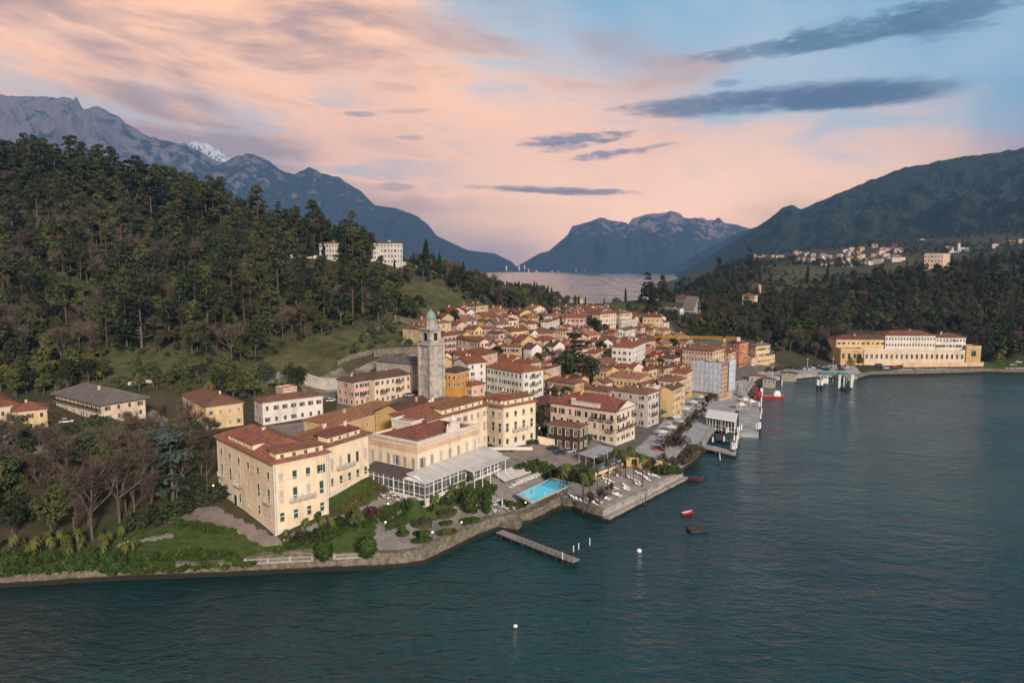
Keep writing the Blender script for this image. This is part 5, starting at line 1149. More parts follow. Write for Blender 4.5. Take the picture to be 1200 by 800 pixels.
def far_stuff(name, items, label, keep=0.5, grow=1.35):
    """a distant wood that reads as one mass: one object"""
    bym = {}
    rg = np.random.RandomState(3)
    for k, x, y, z, s in items:
        var = KINDS[k][rg.randint(len(KINDS[k]))]; V, F = var[2], var[3]; n = len(F); sel = rg.permutation(n)[:int(n * keep)]
        Q = V.reshape(-1, 4, 3)[sel]; c = Q.mean(1, keepdims=True); Q = (c + (Q - c) * grow).reshape(-1, 3) * s
        a = rg.uniform(0, 6.28); R = np.array([[math.cos(a), -math.sin(a), 0], [math.sin(a), math.cos(a), 0], [0, 0, 1]])
        bym.setdefault(var[4].name, [var[4], []])[1].append(Q @ R.T + np.array([x, y, z]))
    Vs = []; mi = []; mats = []
    for i, (m, ch) in enumerate(bym.values()):
        v = np.vstack(ch); Vs.append(v); mats.append(m); mi.append(np.full(len(v) // 4, i))
    V = np.vstack(Vs); me = np_mesh(name, V, np.arange(len(V)).reshape(-1, 4), mats, np.concatenate(mi))
    return tag(link(name, me), label, 'wood', kind='stuff')
COUNT = {}
GROUPS = {}
def place(items, labels, group, cap=290):
    rest = []
    for k, x, y, z, s in items:
        key = NAME[k]; COUNT[key] = COUNT.get(key, 0)
        if COUNT[key] >= (cap if key != 'shrub' else 110): rest.append((k, x, y, z, s)); continue
        COUNT[key] += 1; plant(k, x, y, z, s, labels.format(KN[k]), group.format(KP[k]))
    return rest
KN = dict(pine='tall dark pine', cedar='dark layered cedar', fir='dark cone shaped fir', broad='green leafy tree', dark='dark bushy evergreen', spring='yellow green spring tree', bare='bare brown tree', cypress='slim dark cypress', olive='grey green olive tree', palm='fan palm', shrub='green shrub', gold='golden leaved tree', bush='dark evergreen bush', twigshrub='bare brown shrub', bluecedar='blue grey cedar', tall_palm='slender tall palm', pollard='pollarded bare plane tree', low_shrub='low green shrub', hedge_ball='round clipped shrub', gold_shrub='yellowish shrub')
KP = {k: v + 's' for k, v in KN.items()}
# wooded hill on the left
hill = [(-60, 130), (0, 150), (240, 215), (420, 280), (456, 312), (470, 332), (452, 372), (400, 388), (345, 398), (300, 428), (240, 436), (195, 416), (145, 412), (100, 432), (-60, 446)]
W1 = wood(hill, 285, 470, 9.8, [('pine', 3.6), ('fir', 1.3), ('dark', 2.6), ('broad', 3.2), ('bare', 4.6), ('spring', 0.5), ('cedar', 0.9)], '', '', u=(-0.86, -0.15), seed=5, smin=0.7, smax=1.42)
WU = wood([(-60, 330), (200, 340), (345, 350), (450, 360), (452, 372), (400, 390), (345, 402), (300, 430), (240, 438), (195, 418), (145, 414), (100, 434), (-60, 448)], 285, 380, 4.6, [('bush', 3), ('shrub', 1.5), ('twigshrub', 2.5), ('broad', 1), ('olive', .5)], '', '', u=(-0.86, -0.15), seed=31, smin=0.45, smax=0.75)
W2 = wood([(-80, 120), (0, 150), (240, 205), (430, 270), (440, 330), (-80, 340)], 470, 620, 9.6, [('pine', 5), ('fir', 1.0), ('cedar', 2.2), ('dark', 1.8), ('bare', 1.8), ('broad', 1.2)], '', '', u=(-0.86, -0.2), seed=6, smin=0.85, smax=1.38)
# dark cedars standing out on the skyline
for px, d, s, lab in [(160, 515, 1.0, 'flat layered dark cedar on the skyline, leftmost of the open group'), (172, 518, 1.15, 'tallest layered cedar of the open skyline group on the hill'), (183, 512, 1.0, 'spreading cedar in the middle of the open skyline group'), (198, 510, 0.95, 'broad cedar at the right of the open skyline group'), (120, 515, 0.95, 'lone cedar with a cut out crown left of the skyline group'), (246, 505, 0.95, 'thin cedar rising over the crest right of the skyline group'), (30, 512, 1.25, 'wide dark pine like cedar crown at the upper left crest'), (62, 515, 1.3, 'tallest spreading crown on the upper left crest')]:
    x = (px - 600) / 800 * d; plant('cedar', x, d, H(x, d) - 0.5, s, lab)
# ridge of the promontory: cypresses, firs, olives
for i, (px, d, s, k) in enumerate([(361, 470, 1.3, 'fir'), (371, 480, 1.5, 'pine'), (379, 478, 1.2, 'pine'), (386, 485, 1.5, 'cypress'), (395, 486, 1.6, 'cypress'), (407, 474, 1.45, 'fir'), (402, 485, 1.3, 'fir'), (413, 488, 1.3, 'pine'), (420, 484, 1.25, 'dark'), (428, 480, 1.5, 'dark'), (434, 490, 1.5, 'dark'), (330, 500, 1.45, 'fir'), (340, 498, 1.3, 'fir'), (305, 505, 1.4, 'pine'), (290, 508, 1.5, 'cypress'), (350, 492, 1.2, 'pine')]):
    x = (px - 600) / 800 * d; plant(k, x, d, H(x, d) - 0.5, s, KN[k] + ' on the crest near the hilltop villas', KP[k] + ' on the crest by the villas')
for i, (px, d, s) in enumerate([(381, 455, 1.0), (463, 462, 0.62), (482, 475, 0.75), (485.5, 480, 0.85), (500, 478, 1.7), (505, 482, 1.0), (515.5, 485, 1.25), (522, 488, 0.75), (532, 495, 0.75), (543.5, 500, 1.2), (548, 505, 0.75), (557, 505, 0.6), (562, 510, 1.0), (582, 560, 0.8), (594, 590, 0.95), (599, 592, 0.9), (604, 595, 1.0), (608, 590, 1.05), (612, 594, 1.0), (618, 596, 0.9), (622, 592, 1.0), (626, 598, 1.15), (629, 594, 1.1), (638, 596, 0.95), (642, 598, 1.0), (646, 600, 0.9), (586, 565, 0.8), (634, 590, 0.9), (674, 585, 0.6), (678, 588, 0.55), (686, 588, 0.5), (708, 590, 0.45), (1018, 640, 1.0), (945, 900, 1.6), (968, 900, 1.5), (733, 640, 0.9)]):
    x = (px - 600) / 800 * d; plant('cypress', x, d, H(x, d) - 0.3, s, ('slim dark cypress standing along the promontory ridge' if px < 660 else 'dark cypress standing behind the upper town') , 'cypresses along the promontory ridge' if px < 660 else 'cypresses behind the upper town', sz=1.05)
REST = []
W7 = wood([(-60, 545), (60, 540), (120, 525), (250, 515), (252, 590), (205, 598), (150, 628), (110, 640), (-60, 640)], 150, 245, 6.0, [('bare', 5), ('dark', 2.8), ('broad', 1.4), ('shrub', 1), ('twigshrub', 1.5), ('gold', 0.25)], '', '', u=(-0.86, -0.42), seed=13, smin=0.6, smax=1.05)
REST += place(W7, '{} in the park left of the hotel', '{} in the park left of the hotel')
W7b = wood([(-60, 505), (60, 515), (215, 505), (250, 512), (252, 530), (120, 535), (60, 545), (-60, 545)], 190, 260, 7.5, [('bare', 3), ('shrub', 2), ('broad', 0.6)], '', '', u=(-0.86, -0.42), seed=14, smin=0.5, smax=0.7)
REST += place(W7b, '{} beside the drive behind the park', '{} by the drive behind the park')
W3 = wood([(460, 318), (520, 318), (560, 335), (600, 345), (660, 358), (668, 366), (620, 366), (575, 362), (545, 352), (520, 330), (480, 332)], 400, 640, 6.2, [('olive', 5), ('dark', 1.0), ('broad', 0.8), ('bare', 0.6)], '', '', u=(-0.2, 0.1), seed=8)
REST += place(W3, '{} on the promontory ridge above the town', '{} on the promontory ridge')
W4 = wood([(545, 366), (540, 372), (532, 384), (515, 378), (480, 360), (478, 366), (470, 360), (462, 340), (455, 360), (470, 382), (500, 384), (530, 390), (545, 380)], 350, 460, 6, [('dark', 2), ('broad', 2), ('olive', 2), ('shrub', 2)], '', '', u=(-0.2, -0.04), seed=9)
REST += place(W4, '{} on the grassy slope behind the church tower', '{} on the slope behind the tower')
W5 = wood([(380, 425), (420, 395), (470, 376), (476, 400), (440, 410), (400, 428)], 290, 400, 6.5, [('olive', 3), ('low_shrub', 3), ('shrub', 1)], '', '', u=(-0.3, -0.14), seed=10)
REST += place(W5, '{} on the meadow terrace left of the tower', '{} on the meadow terrace')
# trees behind the villas on the left
W6 = wood([(-60, 425), (60, 425), (130, 440), (200, 445), (300, 448), (380, 440), (380, 448), (300, 470), (210, 468), (120, 452), (60, 468), (-60, 470)], 240, 330, 4.6, [('broad', 2), ('palm', 1.5), ('gold', 0.5), ('shrub', 3), ('dark', 1), ('twigshrub', 1.4), ('olive', 0.6)], '', '', u=(-0.85, -0.26), seed=12, smin=0.5, smax=0.9)
REST += place(W6, '{} at the foot of the left hill behind the villas', '{} at the hill foot behind the villas')
# bare park between the villas and the lake
W8 = wood([(-60, 640), (110, 640), (150, 632), (160, 650), (200, 655), (205, 664), (120, 672), (-60, 680)], 140, 175, 2.0, [('palm', 5), ('shrub', 3), ('gold_shrub', 0.7), ('low_shrub', 1)], '', '', u=(-0.86, -0.45), seed=15, smin=0.42, smax=0.8)
REST += place(W8, '{} in the palm grove along the lake wall', '{} of the lakeside grove')
for px, py, k, s, lab in [(203, 590, 'bluecedar', 1.05, 'large blue grey cedar left of the hotel end wing'), (190, 570, 'bluecedar', 0.9, 'smaller blue grey cedar behind the large one by the hotel'), (108, 632, 'bare', 1.35, 'biggest bare tree standing in front of the park beside the palms'), (140, 612, 'bare', 1.3, 'wide bare tree right of the biggest bare one'), (420, 558, 'box_column', 1.0, 'clipped dark green bush against the recessed hotel wing'),
        (380, 655, 'hedge_ball', 0.85, 'round clipped bush on the lake wall, left of the pair'), (430, 652, 'hedge_ball', 0.92, 'round clipped bush on the lake wall, right of the pair'), (552, 600, 'hedge_ball', 1.05, 'tall olive brown clipped tree at the parterre edge'), (570, 601, 'box_column', 1.1, 'dark clipped green column beside the parterre'), (472, 628, 'box_column', 0.62, 'slim dark cone shrub in the left parterre bed'), (494, 635, 'box_column', 0.55, 'slim dark cone shrub in the front parterre bed'),
        (436, 606, 'maroon', 1.0, 'dark maroon leaved bush by the garden path'), (420, 622, 'broad', 0.42, 'leafy green tree beside the maroon bush'), (672, 452, 'cedar', 1.15, 'big dark cedar in the middle of town'), (686, 455, 'dark', 1.35, 'dense dark tree at the right of the big town cedar'), (663, 452, 'dark', 1.25, 'dense dark tree at the left of the big town cedar'),
        (800, 524, 'twigshrub', 1.9, 'big round bare brown shrub on the lakeside bank'), (727, 560, 'tall_palm', 0.9, 'palm tree before the grey pavilion roof'), (1172, 427, 'gold', 0.95, 'wide ochre green tree at the right end of the far shore'), (1006, 430, 'broad', 0.6, 'round green tree before the yellow lakeside wing'), (1057, 426, 'dark', 0.5, 'round green tree before the cream lakeside villa'), (60, 545, 'spring', 0.55, 'bright yellow green bush by the lit lamp at the left'), (740, 545, 'palm', 1.0, 'bushy palm on the terrace hedge by the pavilion'),
        (968, 420, 'bare', 0.8, 'wide bare brown tree left of the yellow lakeside wing'), (955, 420, 'bare', 0.75, 'bare brown tree beside the harbour car park')]:
    p = ground(px, py); plant(k, p.x, p.y, p.z - 0.1, s, lab)
def pts_plant(k, pts, s, label, group, jit=0.2, sz=None):
    for px, py in pts:
        p = ground(px, py)
        if p is None or in_house(p.x, p.y, 0.3): continue
        plant(k, p.x, p.y, p.z - 0.05, s * RNG.uniform(1 - jit, 1 + jit), label, group, sz=sz)
def along(a, b, n, jx=3, jy=1.5): return [(a[0] + (b[0] - a[0]) * (i + .5) / n + RNG.uniform(-jx, jx), a[1] + (b[1] - a[1]) * (i + .5) / n + RNG.uniform(-jy, jy)) for i in range(n)]
pts_plant('shrub', along((206, 650), (285, 660), 16, 6, 4), 0.75, 'green shrub on the lawn bank at the lake wall left of the balustrade', 'shrubs on the lawn bank')
pts_plant('low_shrub', along((120, 672), (300, 662), 26, 4, 2), 0.8, 'low green shrub along the top of the lake wall', 'shrubs along the lake wall')
pts_plant('low_shrub', along((0, 672), (205, 663), 30, 3, 1.5), 1.0, 'low hedge shrub in front of the palm grove', 'hedge shrubs before the palm grove')
pts_plant('shrub', along((0, 662), (215, 655), 24, 5, 4), 0.8, 'leafy shrub among the palms along the lake wall', 'leafy shrubs among the palms')
pts_plant('bush', along((150, 622), (250, 590), 10, 6, 5), 1.1, 'dark rounded bush at the edge of the drive left of the hotel', 'dark bushes by the drive')
pts_plant('shrub', along((165, 612), (254, 580), 22, 8, 6), 1.0, 'green shrub at the edge of the drive left of the hotel', 'shrubs by the drive')
pts_plant('shrub', along((448, 606), (480, 590), 14, 5, 4), 0.7, 'green shrub on the rounded lawn bank above the path bend', 'shrubs on the rounded lawn bank')
pts_plant('shrub', along((322, 650), (400, 620), 18, 4, 3), 0.75, 'green shrub edging the lower path before the hotel', 'shrubs edging the hotel path')
pts_plant('bush', along((340, 640), (440, 600), 6, 6, 6), 0.7, 'dark rounded bush on the hotel garden slope', 'dark bushes on the hotel garden slope')
pts_plant('palm', along((335, 636), (400, 622), 6, 5, 5), 0.55, 'small palm on the lawn before the hotel', 'small palms before the hotel')
pts_plant('low_shrub', along((200, 612), (262, 624), 14, 4, 2), 0.9, 'low green shrub on the rim of the front lawn', 'low shrubs on the front lawn rim')
pts_plant('shrub', along((345, 636), (470, 606), 20, 6, 6), 0.7, 'green shrub on the garden slope below the hotel', 'shrubs on the hotel garden slope')
pts_plant('shrub', along((345, 612), (378, 606), 6, 3, 2), 0.75, 'green shrub at the foot of the hotel end wing', 'shrubs at the hotel end wing')
pts_plant('shrub', along((500, 596), (580, 570), 26, 8, 6), 0.72, 'green shrub on the bank below the veranda', 'shrubs on the veranda bank')
pts_plant('palm', along((500, 600), (560, 575), 6, 4, 3), 0.6, 'small palm on the bank below the veranda', 'palms on the veranda bank')
pts_plant('gold_shrub', along((400, 598), (450, 572), 8, 4, 3), 0.9, 'yellowish shrub on the lawn by the veranda', 'yellow shrubs by the veranda')
pts_plant('shrub', along((612, 548), (695, 566), 44, 9, 5), 0.95, 'green shrub of the bank between pool and forecourt', 'shrubs of the pool bank')
pts_plant('bush', along((650, 560), (690, 566), 5, 3, 2), 0.9, 'dark rounded bush of the bank above the pool', 'dark bushes above the pool')
pts_plant('shrub', along((590, 594), (616, 594), 7, 2, 2), 0.75, 'green shrub beside the pool terrace tables', 'shrubs by the pool tables')
pts_plant('shrub', along((590, 524), (640, 518), 8, 2, 1), 0.8, 'clipped shrub at the foot of the right hotel pavilion', 'shrubs at the right hotel pavilion')
pts_plant('twigshrub', along((745, 545), (800, 540), 16, 5, 4), 0.8, 'bare brown shrub on the bank by the yellow wall', 'brown shrubs by the yellow wall')
pts_plant('shrub', along((770, 555), (798, 553), 8, 3, 2), 1.1, 'dense green shrub at the end of the lido wall', 'shrubs at the lido end')
pts_plant('twigshrub', along((800, 545), (820, 528), 12, 3, 3), 0.9, 'brown shrub on the bank beside the lake', 'brown shrubs on the lake bank')
pts_plant('shrub', along((628, 515), (655, 500), 8, 4, 4), 1.2, 'dark shrub in the lane between hotel and ivy annex', 'shrubs in the lane by the annex')
pts_plant('dark', along((628, 505), (640, 480), 6, 3, 4), 0.45, 'dark bushy tree in the lane between hotel and ivy annex', 'trees in the lane by the annex')
pts_plant('shrub', [(683, 520), (688, 517), (676, 523)], 1.3, 'bushy shrub at the corner of the ivy annex', 'shrubs at the annex corner')
pts_plant('twigshrub', along((895, 436), (950, 431), 16, 3, 1), 1.0, 'brown shrub on the terrace by the harbour', 'brown shrubs by the harbour')
pts_plant('pollard', along((779, 530), (822, 487), 15, 2, 2) + along((822, 480), (852, 458), 9, 3, 2), 0.72, 'pollarded bare plane tree in the promenade row', 'plane trees of the promenade')
pts_plant('tall_palm', [(690, 590), (684, 597), (700, 575), (712, 572), (722, 558), (733, 560), (753, 570), (742, 566), (683, 588), (660, 588), (656, 583), (664, 580)], 0.85, 'slender palm on the lido terrace', 'palms on the lido terrace')
pts_plant('pollard', [(692, 592), (702, 590), (758, 556), (765, 552), (775, 556), (716, 580)], 0.7, 'small bare tree on the lido terrace', 'bare trees on the lido terrace')
pts_plant('dark', along((700, 392), (714, 380), 8, 5, 4), 0.7, 'dark bushy tree of the shrubbery in the upper town', 'trees of the upper town shrubbery')
pts_plant('dark', along((765, 405), (790, 400), 7, 6, 5) + along((785, 410), (800, 425), 6, 4, 5), 0.75, 'dark bushy tree in the garden under the crane jib', 'trees in the garden under the jib')
pts_plant('dark', along((512, 378), (545, 385), 9, 5, 4), 0.7, 'dark bushy tree in the garden right of the church tower', 'trees in the garden by the tower')
pts_plant('dark', along((742, 358), (800, 380), 22, 8, 5), 0.55, 'dark bushy tree on the slope below the stone cottage', 'trees below the stone cottage')
pts_plant('olive', along((735, 366), (830, 378), 16, 6, 4), 1.0, 'grey green small tree on the slope below the stone cottage', 'small trees below the stone cottage')
pts_plant('hedge_ball', [(1022, 427), (1075, 427), (1110, 428)], 0.9, 'round dark shrub before the lakeside villa front', 'round shrubs before the lakeside villa')
pts_plant('bare', along((872, 412), (975, 412), 12, 5, 8), 0.75, 'bare brown tree of the park by the harbour', 'bare trees of the harbour park')
pts_plant('dark', along((858, 405), (975, 402), 16, 6, 8), 0.85, 'dark bushy tree of the park by the harbour', 'dark trees of the harbour park')
pts_plant('broad', along((880, 418), (975, 408), 9, 5, 6), 0.75, 'green leafy tree of the park by the harbour', 'green trees of the harbour park')
pts_plant('olive', along((688, 352), (738, 351), 16, 2, 0.6), 0.9, 'small round tree in the row at the lake meadow', 'trees in the meadow row')
W1.sort(key=lambda q: q[2]); rest = REST + place(W1, '{} in the dense wood on the left hillside', '{} of the left hill wood', 215)
rest += place(sorted(W2, key=lambda q: -q[1]), '{} along the crest of the wooded hill on the left', '{} on the crest of the left hill', 225)
rest += place(WU, '{} of the undergrowth at the lower edge of the left wood', '{} of the undergrowth of the left wood', 270)
far_stuff('hill_wood', rest, 'mass of mixed trees and undergrowth filling the wooded left hill', 0.6, 1.3)
print('rest', len(rest), COUNT)
# woods on the right
rw = [(752, 352), (800, 338), (830, 318), (1220, 300), (1220, 425), (1155, 425), (1140, 402), (1000, 388), (975, 420), (915, 412), (905, 396), (800, 398), (776, 378), (770, 362)]
W9 = wood(rw, 430, 720, 9.5, [('broad', 4.5), ('dark', 1.6), ('bare', 4.6), ('fir', 0.8), ('pine', 1.4), ('spring', 0.6), ('gold', 0.4), ('cypress', 0.3)], '', '', u=(0.18, 0.80), seed=17, smin=0.75, smax=1.25)
rest = place(W9, '{} in the wood above the right hand shore', '{} of the right hand wood', 255)
W10 = wood(None, 720, 1260, 14, [('dark', 2.2), ('broad', 3.5), ('bare', 3), ('fir', 0.8), ('pine', 0.8)], '', '', u=(0.16, 0.80), seed=18, smin=0.9, smax=1.4, zmin=1.5)
W10 = [(q[0], q[1], q[2], q[3], q[4] * (0.45 if project(q[1:4])[0] > 890 else 0.95)) for q in W10 if (vnoise(np.array([q[1] / 60 + 9]), np.array([q[2] / 90]), 15)[0] > (.52 if 905 < project(q[1:4])[0] < 1080 and q[2] > 950 else 0)) and vnoise(np.array([q[1] / 70]), np.array([q[2] / 70]), 5)[0] > 0.25]
W11 = wood(None, 1180, 2250, 24, [('dark', 2), ('broad', 4), ('bare', 2.5), ('fir', .5)], '', '', u=(0.34, 0.80), seed=19, smin=.7, smax=1.2, zmin=20)
W11 = [q for q in W11 if vnoise(np.array([q[1] / 130 + 3]), np.array([q[2] / 170]), 25)[0] > .40]
print('W11', len(W11))
far_stuff('village_wood', W11, 'scattered far trees between the fields and houses of the hillside village', 0.16, 2.3)
far_stuff('far_wood', rest + W10, 'mass of distant mixed trees covering the right hand headland and ridge', 0.3, 1.7)
print('trees', COUNT, len(rest), len(W10))

def town_trees():
    P = gpoly([(470, 402), (560, 380), (700, 370), (770, 382), (850, 425), (790, 470), (750, 500), (690, 478), (640, 492), (560, 462), (512, 455)]); lo, hi = P.min(0), P.max(0); rg = random.Random(77); n = 0
    for _ in range(2500):
        x, y = rg.uniform(lo[0], hi[0]), rg.uniform(lo[1], hi[1])
        if n > 60 or not pip(np.array([x]), np.array([y]), P)[0] or in_house(x, y, 1.2): continue
        n += 1; k = rg.choice(['dark', 'broad', 'olive', 'broad', 'dark']); plant(k, x, y, H(x, y) - .1, rg.uniform(.4, .7) if k != 'olive' else 1.0, KN[k] + ' in a small garden between the town houses', KP[k] + ' between the town houses')
town_trees()
# ------------------------------------------------------------------ lake walls
def rockmat(name, c, c2, wet=0.7):
    m = mat(name, c, c2, 0.9, 0.9, 0.15, 8, 0.12, 1.6, stain=(0.10, 0.085, 0.05), stain_scale=0.35, stain_amt=0.7, coord='World')
    w = NT(m.node_tree); b = w.n['Principled BSDF']; src = b.inputs['Base Color'].links[0].from_socket
    g = w.new('ShaderNodeNewGeometry'); sp = w.new('ShaderNodeSeparateXYZ'); w.put(sp.inputs[0], g.outputs['Position'])
    z = w.math('ADD', sp.outputs[2], w.math('MULTIPLY', w.noise(g.outputs['Position'], 0.5, 3), 0.5))
    w.put(b.inputs['Base Color'], w.mix(w.smooth(z, wet + 0.25, wet + 0.65), (0.022, 0.022, 0.016), src)); return m
m_rock = rockmat('rough_stone_wall', (0.22, 0.19, 0.15), (0.105, 0.092, 0.072), 0.9); m_quay = rockmat('quay_stone', (0.36, 0.335, 0.30), (0.27, 0.25, 0.225), 0.3)
def shore_wall(i0, i1, label, m, th=1.5, top=0.12, jit=0.25, out=0.1, name='lake_wall', zt=None):
    P = SHW[i0:i1 + 1]; pts = []
    for a, c in zip(P[:-1], P[1:]):
        n = max(1, int(np.hypot(*(c - a)) / 3.0))
        for k in range(n): pts.append(a + (c - a) * k / n)
    pts.append(P[-1]); pts = np.array(pts); t = np.gradient(pts, axis=0); t /= np.linalg.norm(t, axis=1, keepdims=True); nrm = np.stack([t[:, 1], -t[:, 0]], 1)
    rg = random.Random(i0 * 7 + 3); o = empty(name, (pts[0][0], pts[0][1], 0), label, 'wall'); b = MB(); vs = []
    for p, q in zip(pts, nrm):
        inn = p - q * th; z = (max(H(*p), H(*inn), 2.0) + top) if zt is None else zt; e = rg.uniform(-jit, jit); zz = z + rg.uniform(-jit, jit) * 0.5
        for (xy, h) in ((p + q * (out + .35 + e * .5), -2.5), (p + q * (out + .2 + e), 0.55), (p + q * (out + e * .6), zz * 0.6), (p + q * out, zz), (inn, zz), (inn, zz - 1.5)): vs.append((xy[0] - pts[0][0], xy[1] - pts[0][1], h))
    n = len(pts); fs = [(i * 6 + k, (i + 1) * 6 + k, (i + 1) * 6 + k + 1, i * 6 + k + 1) for i in range(n - 1) for k in range(5)] + [(5, 4, 3, 2, 1, 0), tuple((n - 1) * 6 + k for k in range(6))]
    b.add(vs, fs, m); b.build('masonry', o); return o
shore_wall(0, 5, 'long rough stone lake wall below the palm grove and lawn on the left', m_rock)
shore_wall(5, 10, 'curving stone lake wall below the parterre garden', m_rock, top=0.5)
shore_wall(10, 16, 'pale rock lake wall below the pool terrace', m_rock, th=2.2, top=0.3, jit=0.5)
shore_wall(16, 19, 'short rocky wall on the left side of the lido terrace', m_rock, th=1.2, top=0.1, jit=0.4)
shore_wall(19, 22, 'straight pale concrete edge of the lido terrace', m_quay, th=1.4, top=0.06, jit=0.02)
shore_wall(22, 25, 'overgrown bank wall between lido and ferry landing', m_rock, th=1.2, top=0.0, jit=0.3)
shore_wall(25, 31, 'straight quay wall of the promenade behind the landing stages', m_quay, th=1.4, top=0.06, jit=0.02)
shore_wall(31, 38, 'quay wall of the small harbour by the car ferry landing', m_quay, th=1.4, top=0.06, jit=0.05)
shore_wall(38, 45, 'low stone shore wall below the lakeside villa on the right', m_rock, th=1.6, top=0.2, jit=0.2)
def lbox(o, nm, x0, y0, z0, x1, y1, z1, m): return MB().box(x0, y0, z0, x1, y1, z1, m).build(nm, o)
def base(px, py, z=None, name='thing', label='', cat='', rz=0.0, group=None):
    p = ground(px, py) if z is None else at_z(px, py, z)
    return empty(name, p, label, cat, math.radians(rz), group)
def quadslab(o, nm, pts, th, m, org):
    """slab over four world corners (top side), thickness th, relative to org"""
    T = [Vector(p) - Vector(org) for p in pts]; B = [p - Vector((0, 0, th)) for p in T]
    return MB().add(B + T, [(3, 2, 1, 0), (4, 5, 6, 7), (0, 1, 5, 4), (1, 2, 6, 5), (2, 3, 7, 6), (3, 0, 4, 7)], m).build(nm, o)
# lower step of the lido
a, c = Vector((*SHW[19], 0)), Vector((*SHW[20], 0)); d = Vector((*SHW[21], 0)); n = (d - a).normalized().cross(Vector((0, 0, 1)))
o = empty('lido_step', a, 'pale lower step running along the water side of the lido terrace', 'step'); b = MB(); b.bar(n * 1.0 + Vector((0, 0, 0.3)), (d - a) + n * 1.0 + Vector((0, 0, 0.3)), 1.7, 1.6, m_quay); b.build('slab', o)
# balustrade on the lake wall
def balustrade(pa, pb, label, n, zz=None):
    A, B = (ground(*pa), ground(*pb)) if zz is None else (at_z(*pa, zz), at_z(*pb, zz)); o = empty('balustrade', A, label, 'balustrade'); v = B - A; L = v.length
    b = MB(); b.bar((0, 0, 0.12), v + Vector((0, 0, 0.12)), 0.34, 0.3, m_stonetrim); b.build('plinth', o); b = MB(); b.bar((0, 0, 1.0), v + Vector((0, 0, 1.0)), 0.32, 0.16, m_stonetrim); b.build('rail', o)
    for k in range(int(L / 4) + 1):
        p = v * (k / max(1, int(L / 4))); MB().box(p.x - .24, p.y - .24, p.z, p.x + .24, p.y + .24, p.z + 1.25, m_stonetrim).build('post', o)
    b = MB()
    m = min(95, int(L / 0.42))
    for k in range(m):
        p = v * ((k + .5) / m); b.cyl((p.x, p.y, p.z + .27), (p.x, p.y, p.z + .93), 0.09, 0.07, 5, m_stonetrim)
    tag(b.build('balusters', o), kind='stuff')
balustrade((288, 661), (366, 657), 'pale stone balustrade on the lake wall in front of the hotel lawn', 30)
balustrade((392, 655), (424, 653), 'short balustrade between the two round clipped bushes on the lake wall', 12)
# ------------------------------------------------------------------ church
m_tower = mat('tower_stone', (0.46, 0.42, 0.37), (0.34, 0.31, 0.275), 0.5, 0.9, 0.1, 8, 0.03, 2.5, stain=(0.17, 0.155, 0.135), stain_scale=0.25, stain_amt=0.7)
m_copper = mat('green_copper', (0.18, 0.255, 0.225), (0.23, 0.30, 0.27), 1.0, 0.6, 0.3)
def church():
    p = at_d(506, 464, 268); zg = 13.0; k = 268 / 800; th = math.radians(47)
    o = empty('church_tower', (p.x, p.y, zg), 'tall grey stone bell tower with a green copper dome', 'bell tower', th); s = 3.3
    zb = CAMZ - (403 - 311) * 268 / 800; zc = CAMZ - (384.5 - 311) * 268 / 800; zd = CAMZ - (374 - 311) * 268 / 800; ztop = CAMZ - (363.5 - 311) * 268 / 800
    h1, h2, h3, h4 = zb - zg, zc - zg, zd - zg, ztop - zg
    b = MB(); b.box(-s, -s, -6, s, s, h1, m_tower)
    for x in (-s, s):
        for y in (-s, s): b.box(x - .5, y - .5, -6, x + .5, y + .5, h1 - .3, m_tower)
    for z in (h1 * 0.45, h1 * 0.75): b.box(-s - .2, -s - .2, z, s + .2, s + .2, z + .35, m_stonetrim)
    b.build('shaft', o); b = MB()
    for z, e in ((h1 - 0.3, 0.75), (h1 + 0.1, 0.5)): b.box(-s - e, -s - e, z, s + e, s + e, z + 0.4, m_stonetrim)
    b.build('gallery_cornice', o)
    b = MB(); s2 = 2.75; z0, z1 = h1 + .5, h2 - .4
    for nx, ny in ((0, -1), (-1, 0), (0, 1), (1, 0)):
        P = lambda t, z, nx=nx, ny=ny: ((t - s2) * (-ny) + nx * s2, (t - s2) * nx + ny * s2, z)
        facade(b, P, 2 * s2, z0, z1, [(s2 - .85, s2 + .85, z0 + 1.0, z1 - 1.2)], m_tower)
    b.box(-s2 + .02, -s2 + .02, z1 - .06, s2 - .02, s2 - .02, z1 - .02, m_tower); bf = b.build('belfry', o)
    MB().box(-1.9, -1.9, z0, 1.9, 1.9, z1 - 1, m_iron).build('bell_chamber', bf)
    b = MB(); b.box(-s2 - .7, -s2 - .7, h2 - .4, s2 + .7, s2 + .7, h2, m_stonetrim); b.box(-s2 - .35, -s2 - .35, h2 - .75, s2 + .35, s2 + .35, h2 - .401, m_stonetrim); b.build('top_cornice', o)
    b = MB(); b.lathe([(2.5, h2), (2.5, h2 + .4), (2.15, h2 + .5), (2.15, h3 - .5), (2.45, h3 - .4), (2.45, h3)], 8, m_stonetrim)
    b.build('lantern', o)
    b = MB(); R = 2.15; H_ = h4 - h3; b.lathe([(R, h3)] + [(R * math.cos(t), h3 + H_ * math.sin(t)) for t in (0.25, 0.5, 0.75, 1.0, 1.2, 1.4)] + [(0.25, h4 + .1), (0.2, h4 + .7)], 16, m_copper); b.build('dome', o, smooth=True)
    b = MB(); b.cyl((0, 0, h4 + .6), (0, 0, h4 + 3.4), 0.07, 0.05, 5, m_iron); b.box(-.5, -.05, h4 + 2.5, .5, .05, h4 + 2.65, m_iron); b.build('cross', o)
    HS('low grey stone church nave with slate roof left of the bell tower', (499, 428), xL=441, wa=11, h=7, floors=1, wall='stone', roof='slate', kind='gableR', D=275, yaw=62, nL=5, win=(0.9, 2.4), shut=None, cat='church', name='church', chim=0, pitch=0.35)
church()
